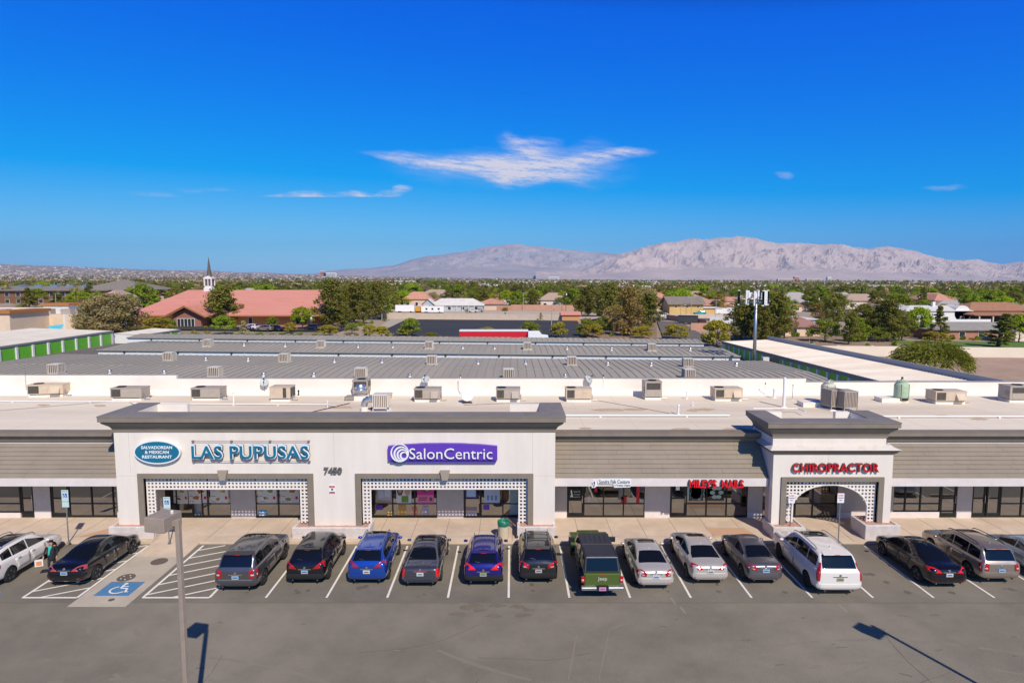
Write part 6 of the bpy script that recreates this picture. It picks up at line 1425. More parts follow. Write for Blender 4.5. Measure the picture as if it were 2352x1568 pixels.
house(at_g(1920, 270, 512), 19, 10, 3.0, 4.8, STUC, BRNR, 'orange-tiled house beyond the white flat-roofed building', nw=3)
p = at_g(1920, 1560, 606); wh_ = house(p, 24, 14, 4.2, 6.0, WTRIM, WHR, 'large white house with a barrel-roofed wing behind the bright green tree', nw=4)
mb = MB(); mb.lathe([(3.0, -4), (3.0, 4)], (9, 4, 3.2), 20, M=Matrix.Rotation(R(90), 4, 'X')); mb.build('barrel_roof', WTRIM, wh_); MB().box(1, 2, 5, 6, 5, 7.4).build('chimney', WTRIM, wh_)
MB().box(-2, 13, -9, -8.8, -.5, 1.6).build('white_fence', WTRIM, wh_)
p = at_g(1920, 1890, 604); house(p, 17, 11, 3.2, 5.6, STUC, BRNR, 'brown-tiled house with tan walls, left of the larger dark-walled one', nw=3)
p = at_g(1920, 2180, 606); h_ = house((p[0], p[1] + 1, p[2]), 26, 15, 4.2, 7.2, mat('dark_porch', (.10, .08, .07), .9), BRNR, 'large house with brown tile roof and dark porch at the right edge', nw=0); mb = MB(); hip(mb, -16, 8, -7, 1, 3.0, 3.8, -14, 6, 0); mb.build('porch_roof', BRNR, h_)
for k in range(5): MB().box(-14 + 5 * k, -13.6 + 5 * k, -6.6, -6.2, -1, 2.8).build('porch_post', STUC, h_)
# --- walls and fences
def wall(p0, p1, h, m, lb, th=.25, name='boundary_wall', posts=0, pm=None, n=10):
    t = thing(name, lb, 'wall', (p0[0], p0[1], G(p0[0], p0[1]))); d = Vector((p1[0] - p0[0], p1[1] - p0[1])); nn = Vector((-d.y, d.x)).normalized() * th / 2; vs = []
    for k in range(n + 1):
        x, y = d.x * k / n, d.y * k / n; g = G(p0[0] + x, p0[1] + y) - G(p0[0], p0[1])
        vs += [(x - nn.x, y - nn.y, g - .8), (x - nn.x, y - nn.y, g + h), (x + nn.x, y + nn.y, g + h), (x + nn.x, y + nn.y, g - .8)]
    fs = [(0, 1, 2, 3), (4 * n + 3, 4 * n + 2, 4 * n + 1, 4 * n)]
    for k in range(n):
        a, b = 4 * k, 4 * k + 4; fs += [(a, b, b + 1, a + 1), (a + 1, b + 1, b + 2, a + 2), (a + 2, b + 2, b + 3, a + 3)]
    MB().add(vs, fs).build('wall_body', m, t)
    for k in range(posts):
        f = (k + .5) / posts; x, y = d.x * f, d.y * f; g = G(p0[0] + x, p0[1] + y) - G(p0[0], p0[1]); MB().box(x - .3, x + .3, y - .3, y + .3, g - .5, g + h + .5).build('pillar', pm or m, t)
    return t
a, b = gz(640, 1040, 576), gz(1280, 460, 598); wall(a, b, 2.3, BLOCKW, 'long beige block wall behind the dark parking lot')
a, b = gz(1280, -10, 498), gz(1280, 605, 502); wall(a, b, 2.7, PINKW, 'pink block wall beyond the pale dirt lot'); a, b = gz(640, 2210, 505), gz(640, 2352, 508); wall(a, b, 2.6, PINKW, 'short pink wall beside the small garage building')
wall((54.5, 124.6), (185, 124.6), 2.0, CREAMW, 'long cream wall between the dirt lot and the gardens')
wall((57, 131), (92, 131), 1.0, CREAMW, 'low cream garden wall with pillars behind the long cream wall', posts=5, pm=STUC); wall((93, 129), (140, 129), .25, PINKW, 'row of low brick pillars along the lawn', posts=9, pm=PINKW, name='garden_wall')
a, b = gz(1280, 1420, 585), gz(1280, 1790, 640); wall(a, b, 2.0, PINKW, 'brick-coloured yard wall beside the side street'); a, b = gz(1280, 1640, 690), gz(1280, 1790, 690); wall(a, b, 2.4, PINKW, 'short brick-coloured wall with a white box in front'); a, b = gz(1280, 1400, 575), gz(1280, 1935, 570); wall(a, b, 1.7, BLOCKW, 'grey-beige wall in front of the yellow house')
a, b = gz(1920, -20, 800), gz(1920, 400, 765)
# --- trailers, vans, far cars
def trailer(loc, L_, h_, m, lb, rz=0, cat='trailer', name='trailer', top=WHITEM):
    t = thing(name, lb, cat, loc, rz); MB().box(-L_ / 2, L_ / 2, -1.25, 1.25, .6, h_).build('box_body', m, t, bevel=.04); MB().box(-L_ / 2, L_ / 2, -1.27, 1.27, h_ - .25, h_ + .05).build('top_rail', top, t)
    for x in (-L_ * .32, -L_ * .24, L_ * .3):
        for s in (-1, 1): MB().tube((x, s * 1.0, .42), (x, s * 1.28, .42), .42, n=12).build('wheel', RUBBER, t)
    return t
REDM = mat('red_trailer', (.60, .012, .025), .45); a = at_y(1056, 757, 152); b = at_y(1213, 757, 152)
trailer(((a.x + b.x) / 2, 152, a.z - 2.65), b.x - a.x, 2.6, REDM, 'long bright red trailer with a white top behind the farthest storage roof')
p = at_y((1280 + 240 / 3.675) * .9188, 771, 150); t = thing('white_truck', 'white truck nose just right of the red trailer', 'truck', (p.x, 150, G(p.x, 150))); mb = MB(); mb.prism([(-2.4, .4), (-2.4, 2.3), (.2, 2.35), (.9, 1.5), (2.3, 1.35), (2.4, .4)], 'y', -1, 1); mb.build('body', WHITEM, t, bevel=.06); MB().add([(.3, -.85, 2.2), (.3, .85, 2.2), (.92, .85, 1.56), (.92, -.85, 1.56)], [(0, 1, 2, 3)]).build('windshield', CARGL, t)
for x in (-1.5, 1.5):
    for s in (-1, 1): MB().tube((x, s * .8, .4), (x, s * 1.02, .4), .4, n=12).build('wheel', RUBBER, t)
p = at_g(640, 1372, 522); trailer(p, 8, 3.3, WHITEM, 'plain white box trailer left of the excavator')
p = at_g(640, 1625, 526); t = trailer(p, 9.5, 3.0, WHITEM, 'white camper trailer in front of the white-roofed house', name='camper_trailer', cat='camper'); windows(t, (-2.5, 0, 2.6), -1.28, 1.6, 2.3, .8)
p = at_g(640, 1540, 520); t = trailer(p, 5, 3.2, PINKW, 'rust-red box trailer between the excavator and the camper')
p = at_g(640, 1492, 524); t = thing('excavator', 'small yellow-orange excavator between two trailers', 'excavator', p); YO = mat('machine_yellow', (.62, .30, .02), .5)
MB().box(-1.2, 1.2, -1, 1, 0, .7).build('tracks', BLKPL, t); MB().box(-1.1, 1.1, -.9, .9, .8, 2.6).build('cab', YO, t, bevel=.05); MB().tube((.8, 0, 1.6), (2.0, 0, 3.6), .16).tube((2.0, 0, 3.6), (2.9, 0, 1.4), .13).build('boom', YO, t)
p = at_g(1280, 1615, 625); trailer(p, 6.5, 2.9, mat('dark_trailer', (.06, .055, .06), .6), 'dark trailer parked inside the brick-coloured yard wall', rz=R(-20), top=BLKPL)
p = at_g(1280, 1940, 540); trailer(p, 8, 2.9, WHITEM, 'white camper beside the low yellow annex', name='camper_trailer', cat='camper'); p = at_g(1280, 1920, 640); trailer(p, 7, 2.8, WHITEM, 'white camper half hidden by the pine left of the cell tower', rz=R(-25), name='camper_trailer', cat='camper')
cars_ = {k: None for k in ('suv', 'sedan')}
for o in list(bpy.data.objects):
    if o.name.startswith('parked_car') and o.parent is None: 
        if 'bright blue' in o['label']: cars_['suv'] = o
        if 'gunmetal' in o['label']: cars_['sedan'] = o
def far_car(kind, loc, rz, m, lb):
    src = cars_[kind]; r = thing('distant_car', lb, 'car', loc, rz, 'cars parked far behind the plaza')
    for k in kids(src):
        b_ = k.name.split('.')[0]
        if b_ in ('body', 'rear_window', 'windshield', 'side_window', 'tail_light'):
            c = k.copy(); col.objects.link(c); c.parent = r
            if b_ == 'body': c.data = k.data; c.material_slots[0].link = 'OBJECT'; c.material_slots[0].material = m
        elif b_ == 'wheel':
            c = k.copy(); col.objects.link(c); c.parent = r
            for q in kids(k): d = q.copy(); col.objects.link(d); d.parent = c
    return r
for i, (off, zx, zy, kd, rz, m, lb) in enumerate(((640, 20, 690, 'suv', 78, WHT, 'white SUV in front of the church, leftmost'), (640, 155, 700, 'suv', 84, GOLD, 'beige SUV in front of the church'), (640, 255, 695, 'sedan', 88, BLK, 'dark car between the beige SUV and a bush by the church'), (640, 590, 690, 'suv', 80, BLK2, 'dark SUV right of the church wall, behind a yellow shrub'), (640, 768, 692, 'sedan', 84, GREYP, 'dark red-lit car at the right end of the church lot'),
        (0, 2320, 690, 'sedan', 80, NAVYP, 'blue car at the left of the church cars'), (640, 2100, 490, 'suv', 8, BLUE, 'blue car in the drive right of the white-roofed house'), (640, 2160, 492, 'suv', 5, WHT, 'white pickup-like car in the drive beside the garage building'), (640, 2040, 524, 'sedan', 70, WHT, 'white sedan on the street before the white-roofed house, left'), (640, 2095, 518, 'sedan', 75, SILV, 'silver sedan on the street before the white-roofed house, right'),
        (1280, 1440, 568, 'suv', 80, WHT, 'white utility car left of the yellow house'), (1280, 1410, 548, 'sedan', 60, GOLD, 'tan car by the yellow house corner'), (1280, 1780, 545, 'suv', 90, mat('paint_teal', (.02, .25, .27), .4, .3), 'teal car between the yellow house and its annex'))):
    p = gz(off, zx, zy); far_car(kd, (p.x, p.y, p.z + .32), R(rz), m, lb)
# --- light poles and utility poles
POLEM = mat('pole_grey', (.40, .40, .38), .5); WOOD = mat('pole_wood', (.16, .10, .06), .9)
def street_light(off, zx, zt, zb, lb, style='two', m=POLEM):
    p = gz(off, zx, zb); top = at_y(*Zc(off, zx, zt), p.y).z - p.z
    t = thing('street_light' if style != 'wood' else 'utility_pole', lb, 'street light' if style != 'wood' else 'utility pole', p); MB().tube((0, 0, 0), (0, 0, top), .13, .08, 8).build('pole', m, t)
    if style == 'two':
        MB().tube((-1.0, 0, top - .1), (1.0, 0, top - .1), .05).build('arm', m, t)
        for s in (-1, 1): MB().box(s * 1.1 - .35, s * 1.1 + .35, -.2, .2, top - .2, top + .02).build('lamp_head', m, t)
    elif style == 'one': MB().tube((0, 0, top - .3), (1.2, 0, top), .05).build('arm', m, t); MB().box(1.0, 1.8, -.2, .2, top - .06, top + .1).build('lamp_head', m, t)
    else: MB().box(-1.2, 1.2, -.06, .06, top - .9, top - .75).build('crossarm', m, t); MB().tube((.2, -.3, top - 2.2), (.2, -.3, top - 1.2), .25).build('transformer', WHITEM, t)
for a in ((640, 683, 425, 650, 'tall grey light pole in front of the church beside the big pine', 'one'), (640, 507, 520, 672, 'short light pole in front of the church', 'none1'), (640, 1157, 460, 590, 'light pole at the left end of the beige wall', 'one'), (1280, 362, 445, 745, 'light pole standing in the dark parking lot', 'one'), (1280, 1548, 450, 620, 'light pole in the yard left of the yellow house centre', 'one'), (1280, 1645, 378, 545, 'light pole with two heads in front of the yellow house', 'two'), (1280, 1870, 400, 600, 'light pole with two heads right of the yellow house', 'two'),
          (0, 520, 345, 520, 'light pole before the brown two-storey building', 'one'), (0, 1165, 550, 712, 'light pole left of the church beside the grey tree', 'two'), (1280, 494, 318, 505, 'wooden utility pole behind the pink wall', 'wood'), (1920, 457, 362, 520, 'wooden utility pole behind the orange-tiled house', 'wood'), (1920, 1378, 345, 480, 'wooden utility pole left of the large white house', 'wood'), (1920, 1418, 380, 480, 'second wooden utility pole left of the large white house', 'wood'), (1280, 655, 300, 450, 'light pole beyond the pale lot beside the pines', 'one'), (1280, 103, 335, 500, 'thin light pole at the left end of the pink wall', 'one'), (1920, 2237, 425, 560, 'curved street light above the right-hand houses', 'one'), (640, 38, 215, 330, 'tall pole beyond the church roof', 'none2'), (640, 1163, 215, 300, 'tall white pole far beyond the third big pine', 'none3'), (1920, 375, 770, 868, 'short dark post at the left end of the long cream wall', 'none4')):
    street_light(*a[:5], style=a[5], m=WOOD if a[5] == 'wood' else POLEM)
# ============================================================ TREES
def leafmat(n, a, b, c=None):
    k = 2.6; kk = (k * 1.2, k, k * .75); a = tuple(min(.5, x * q) for x, q in zip(a, kk)); b = tuple(min(.5, x * q) for x, q in zip(b, kk)); c = tuple(min(.5, x * q) for x, q in zip(c, kk)) if c else None
    m = mat('foliage_' + n, a, .75, c2=b, scale=.45, c3=c, s3=.9, rnd_amt=.16, spec=.2, detail=4); nt = m.node_tree; L = nt.links
    p_ = nt.nodes['Principled BSDF']; tl = nt.nodes.new('ShaderNodeBsdfTranslucent'); mx = nt.nodes.new('ShaderNodeMixShader'); mx.inputs[0].default_value = .38     # thin leaves let light through
    L.new(p_.inputs['Base Color'].links[0].from_socket, tl.inputs[0]); L.new(p_.outputs[0], mx.inputs[1]); L.new(tl.outputs[0], mx.inputs[2]); L.new(mx.outputs[0], nt.nodes['Material Output'].inputs[0])
    return m
LM = {'pine': leafmat('pine', (.070, .090, .018), (.040, .056, .012), (.13, .12, .035)), 'pine2': leafmat('dry_pine', (.14, .115, .04), (.075, .072, .022), (.20, .15, .07)), 'broad': leafmat('broadleaf', (.095, .145, .014), (.055, .095, .010), (.14, .19, .02)),
      'bright': leafmat('bright', (.12, .21, .010), (.08, .15, .008), (.17, .26, .02)), 'euc': leafmat('grey_green', (.155, .145, .075), (.10, .10, .05), (.21, .185, .11)), 'olive': leafmat('olive_yellow', (.20, .165, .022), (.12, .115, .016), (.27, .22, .04)),
      'palm': leafmat('palm', (.10, .115, .025), (.07, .09, .018), (.2, .16, .07)), 'plum': leafmat('plum', (.075, .035, .035), (.05, .025, .027)), 'mesq': leafmat('mesquite', (.085, .115, .020), (.055, .08, .012), (.12, .14, .03)), 'dead': leafmat('dry', (.26, .19, .12), (.20, .14, .085))}
BARK = mat('tree_bark', (.15, .10, .065), .95, c2=(.10, .065, .045), scale=4); PBARK = mat('pale_bark', (.42, .34, .26), .9, c2=(.30, .24, .18), scale=4)
def cards(mb, c, rad, n, s, rg, flat=.7, up=.3, long=1.):
    for _ in range(int(n * 1.3)):
        while True:
            v = Vector((rg.uniform(-1, 1), rg.uniform(-1, 1), rg.uniform(-1, 1)))
            if .15 < v.length < 1: break
        v = v * (.55 + .45 * rg.random()); p = c + Vector((v.x * rad, v.y * rad, v.z * rad * flat))
        nrm = (v.normalized() + Vector((rg.gauss(0, .6), rg.gauss(0, .6), rg.gauss(up, .5)))).normalized(); q = nrm.to_track_quat('Z', 'Y'); a = rg.uniform(0, 6.28); k = s * rg.uniform(.6, 1.3)
        u = q @ Vector((math.cos(a), math.sin(a), 0)) * k * long; w_ = q @ Vector((-math.sin(a), math.cos(a), 0)) * k * .6
        mb.add([p - u - w_ * .5, p + u * .2 - w_, p + u + w_ * .2, p - u * .3 + w_], [(0, 1, 2, 3)])
def make_tree(kind, seed, hgt, wid, name, cl=44, nc=62, cs=.26, env='round', base=.2, lm=None, bark=None):
    rg = random.Random(seed); t = thing(name, None, 'tree', (0, -500, 0)); tr = MB(); cr = MB(); W2 = wid / 2; tips = []
    lean = Vector((rg.uniform(-.05, .05), rg.uniform(-.05, .05)))
    def ax(z): return Vector((lean.x * z + .15 * math.sin(z * .6 + seed), lean.y * z, z))
    n = 7; zt = hgt * (.92 if env in ('cone', 'sparse', 'pine') else .6)
    for k in range(n): tr.tube(ax(zt * k / n), ax(zt * (k + 1) / n), lerp(.024 * hgt, .007 * hgt, k / n), lerp(.024 * hgt, .007 * hgt, (k + 1) / n), 7, cap=False)
    for k in range(cl):
        f = (k + rg.random()) / cl
        if env in ('cone', 'sparse'):
            z = hgt * lerp(base, .97, f ** .85); r = W2 * (1 - ((z / hgt - base) / (1 - base)) ** 1.25) * rg.uniform(.35, 1.02) * (.7 + .3 * math.sin(z * 1.7 + seed)); cz = z
            rad = wid * rg.uniform(.09, .16) * (1.2 - f * .5)
        elif env == 'pine':
            z = hgt * lerp(base, .95, f ** .9); e_ = (z / hgt - base) / (1 - base); r = W2 * (min(1, .45 + e_ * 2.2)) * (1 - max(0, e_ - .25) / .75) ** .55 * rg.uniform(.15, 1.05) * (.78 + .22 * math.sin(z * 2.3 + k * .7 + seed)); cz = z + r * .1
            rad = wid * rg.uniform(.10, .17)
        elif env == 'tall':
            z = hgt * lerp(base, .93, f); r = W2 * math.sin(math.pi * min(1, (f * .85 + .12))) ** .6 * rg.uniform(.2, 1.); cz = z; rad = wid * rg.uniform(.12, .2)
        else:
            th = rg.uniform(-.35, 1.45); r = W2 * math.cos(max(0, th)) * rg.uniform(.55, .95); cz = hgt * (base + (1 - base) * .42) + math.sin(th) * hgt * (1 - base) * .47; rad = wid * rg.uniform(.11, .19)
        a = k * 2.4 + rg.uniform(-.5, .5); c = ax(cz) * 1.0 + Vector((r * math.cos(a), r * math.sin(a), 0))
        s = ax(max(hgt * base * .7, cz - r * rg.uniform(.4, .9)))
        if k % 2 == 0 or env == 'sparse': tr.tube(s, s.lerp(c, .6) + Vector((0, 0, r * .08)), .007 * hgt, .0035 * hgt, 5, cap=False).tube(s.lerp(c, .6) + Vector((0, 0, r * .08)), c, .0035 * hgt, .0015 * hgt, 4, cap=False)
        cards(cr, c, rad, nc, cs, rg, flat=.55 if env in ('cone', 'sparse') else .75, long=1.5 if env in ('cone', 'sparse') else 1.)
    tr.build('trunk', bark or BARK, t, fix=False); cr.build('crown', LM[lm or kind], t, fix=False); t['h'] = hgt; t['w'] = wid; return t
def make_palm(seed, hgt, name='palm_tree', r=1.7, n=44, skirt=True):
    rg = random.Random(seed); t = thing(name, None, 'palm', (0, -500, 0)); tr = MB(); cr = MB()
    for k in range(6): tr.tube((.04 * math.sin(k), 0, hgt * k / 6), (.04 * math.sin(k + 1), 0, hgt * (k + 1) / 6), .26 - .02 * k, .24 - .02 * k, 9, cap=False)
    for k in range(n):
        a = rg.uniform(0, 6.28); e = rg.uniform(-1.1, 1.35); L_ = r * rg.uniform(.75, 1.1); d = Vector((math.cos(a) * math.cos(e), math.sin(a) * math.cos(e), math.sin(e))); b = Vector((0, 0, hgt)); m1 = b + d * L_ * .55; side = d.cross(Vector((0, 0, 1))).normalized()
        for j in range(-3, 4):
            tip = m1 + (d * .55 + side * j * .16 - Vector((0, 0, .12 + .05 * abs(j)))) * L_; cr.add([m1 - side * .02, m1 + side * .02, tip + side * .04, tip - side * .04], [(0, 1, 2, 3)])
        cr.add([b, b + side * .04, m1 + side * .02, m1 - side * .02], [(0, 1, 2, 3)])
    tr.build('trunk', BARK, t, fix=False); cr.build('crown', LM['palm'], t, fix=False)
    if skirt:
        sk = MB(); sk.lathe([(.32, hgt - 1.9), (.6, hgt - 1.2), (.62, hgt - .5), (.2, hgt)], n=10); sk.build('dead_fronds', LM['dead'], t)
    t['h'] = hgt + r * .8; t['w'] = r * 2; return t
def make_weep(seed):
    rg = random.Random(seed); t = thing('mesquite_tree', None, 'tree', (0, -500, 0)); tr = MB(); cr = MB(); hgt, W2 = 7.4, 6.4
    for k in range(9):
        a = k * .7 + rg.uniform(-.2, .2); s = Vector((0, 0, .5)); m1 = Vector((W2 * .35 * math.cos(a), W2 * .35 * math.sin(a), hgt * .6)); e = Vector((W2 * .7 * math.cos(a), W2 * .7 * math.sin(a), hgt * .72)); tr.tube(s, m1, .12, .07, 6).tube(m1, e, .07, .03, 5)
    for k in range(3400):
        a = rg.uniform(0, 6.28); q = math.sqrt(rg.random()); r = W2 * q * .86 * (.88 + .14 * math.sin(a * 5 + 1)); z = hgt * (.52 + .46 * math.sqrt(max(0, 1 - q * q)) + .05 * math.sin(a * 7)) - rg.uniform(0, 1.6); p = Vector((r * math.cos(a), r * math.sin(a), z)); d = Vector((math.cos(a) + rg.gauss(0, .4), math.sin(a) + rg.gauss(0, .4), rg.uniform(0, .9) - q * .5)).normalized(); dr = rg.uniform(.06, .2)
        for j in range(rg.randint(4, 8)):
            d = (d + Vector((rg.gauss(0, .16), rg.gauss(0, .16), -dr))).normalized(); p2 = p + d * rg.uniform(.14, .26)
            q_ = Vector((rg.gauss(0, 1), rg.gauss(0, 1), rg.gauss(0, 1))).normalized() * rg.uniform(.06, .14); cr.add([p - q_ * .5, p2 - q_, p2 + q_, p + q_ * .4], [(0, 1, 2, 3)])
            p = p2
    tr.build('trunk', BARK, t, fix=False); cr.build('crown', LM['mesq'], t, fix=False); t['h'] = hgt; t['w'] = 2 * W2; return t
def make_bush(seed, lm, name='shrub'):
    rg = random.Random(seed); t = thing(name, None, 'shrub', (0, -500, 0)); cr = MB()
    for k in range(20):
        a = rg.uniform(0, 6.28); r = rg.uniform(0, .9); cards(cr, Vector((r * math.cos(a), r * math.sin(a), rg.uniform(.4, 1.1))), .5, 60, .12, rg)
    cr.build('crown', LM[lm], t, fix=False); MB().tube((0, 0, 0), (0, 0, .6), .06).build('stem', BARK, t); t['h'] = 1.7; t['w'] = 2.6; return t
PROTO = {
 'pineA': make_tree('pine', 3, 12, 9.5, 'pine_tree', 74, 54, .23, 'pine', .14), 'pineB': make_tree('pine', 8, 12, 8, 'pine_tree', 64, 54, .23, 'pine', .16), 'pineC': make_tree('pine', 15, 12, 9, 'pine_tree', 60, 60, .24, 'tall', .22),
 'dryA': make_tree('pine2', 21, 12, 9, 'pine_tree', 70, 48, .23, 'pine', .12), 'dryB': make_tree('pine2', 27, 12, 7.5, 'pine_tree', 44, 44, .24, 'tall', .2), 'sparse': make_tree('pine', 31, 12, 5.5, 'pine_tree', 44, 30, .22, 'sparse', .12),
 'broadA': make_tree('broad', 41, 9, 9, 'shade_tree', 60, 62, .25, 'round', .18), 'broadB': make_tree('broad', 43, 9, 7.5, 'shade_tree', 52, 60, .25, 'tall', .15), 'bright': make_tree('bright', 47, 9, 9, 'shade_tree', 60, 64, .25, 'round', .2),
 'euc': make_tree('euc', 51, 11, 11, 'eucalyptus_tree', 84, 58, .24, 'tall', .1, bark=PBARK), 'olive': make_tree('olive', 57, 6, 6.5, 'acacia_tree', 50, 56, .2, 'round', .1), 'plum': make_tree('plum', 61, 5, 5, 'plum_tree', 34, 50, .2, 'round', .25),
 'dead': make_tree('dead', 67, 10, 7, 'bare_tree', 40, 26, .2, 'sparse', .1, bark=PBARK), 'mesq': make_tree('mesq', 71, 7, 8.5, 'mesquite_tree', 60, 60, .2, 'round', .1), 'fir': make_tree('pine', 75, 10, 5, 'conifer_tree', 50, 60, .2, 'cone', .05),
 'palmA': make_palm(81, 8), 'palmB': make_palm(83, 6, r=2.2), 'palmS': make_palm(85, 1.2, r=1.6, skirt=False), 'weep': make_weep(91), 'bushG': make_bush(93, 'broad'), 'bushO': make_bush(95, 'olive'), 'bushE': make_bush(97, 'euc')}
used_p = set(); PTREE = {k: tree_of(v) for k, v in PROTO.items()}; NTREES = 0
def plant(kd, x, y, hgt, wid, lb, grp, z=None, sink=.05):
    global NTREES
    src = PROTO[kd]
    if kd in used_p: o = copy_tree(src, None, PTREE[kd])
    else: used_p.add(kd); o = src
    z = G(x, y) if z is None else z; o.location = (x, y, z - sink * hgt); s = wid / src['w']; o.scale = (s, s, hgt * (1 + sink) / src['h']); o.rotation_euler = (0, 0, rnd.uniform(0, 6.28)); o['label'] = lb; o['group'] = grp; NTREES += 1
    return o
def tz(off, kd, zx, zt, zb, zw, lb, grp='trees behind the storage yard', yy=None):      # from a zoomed crop: centre, top, base, width
    p = gz(off, zx, zb)
    if yy: q = at_y(*Zc(off, zx, zb), yy); p = Vector((q.x, yy, G(q.x, yy)))
    top = at_y(*Zc(off, zx, zt), p.y).z; d = p.y * cP + (H - p.z) * sP; zw *= {'pineA': 1.25, 'pineB': 1.3, 'dryA': 1.25, 'fir': 1.3, 'sparse': 1.45, 'dead': 1.3, 'pineC': 1.2, 'dryB': 1.3, 'euc': 1.1, 'broadB': 1.2, 'weep': 1.0}.get(kd, 1.1); plant(kd, p.x, p.y, top - p.z, zw / 3.675 * .9188 * d / F, lb, grp)
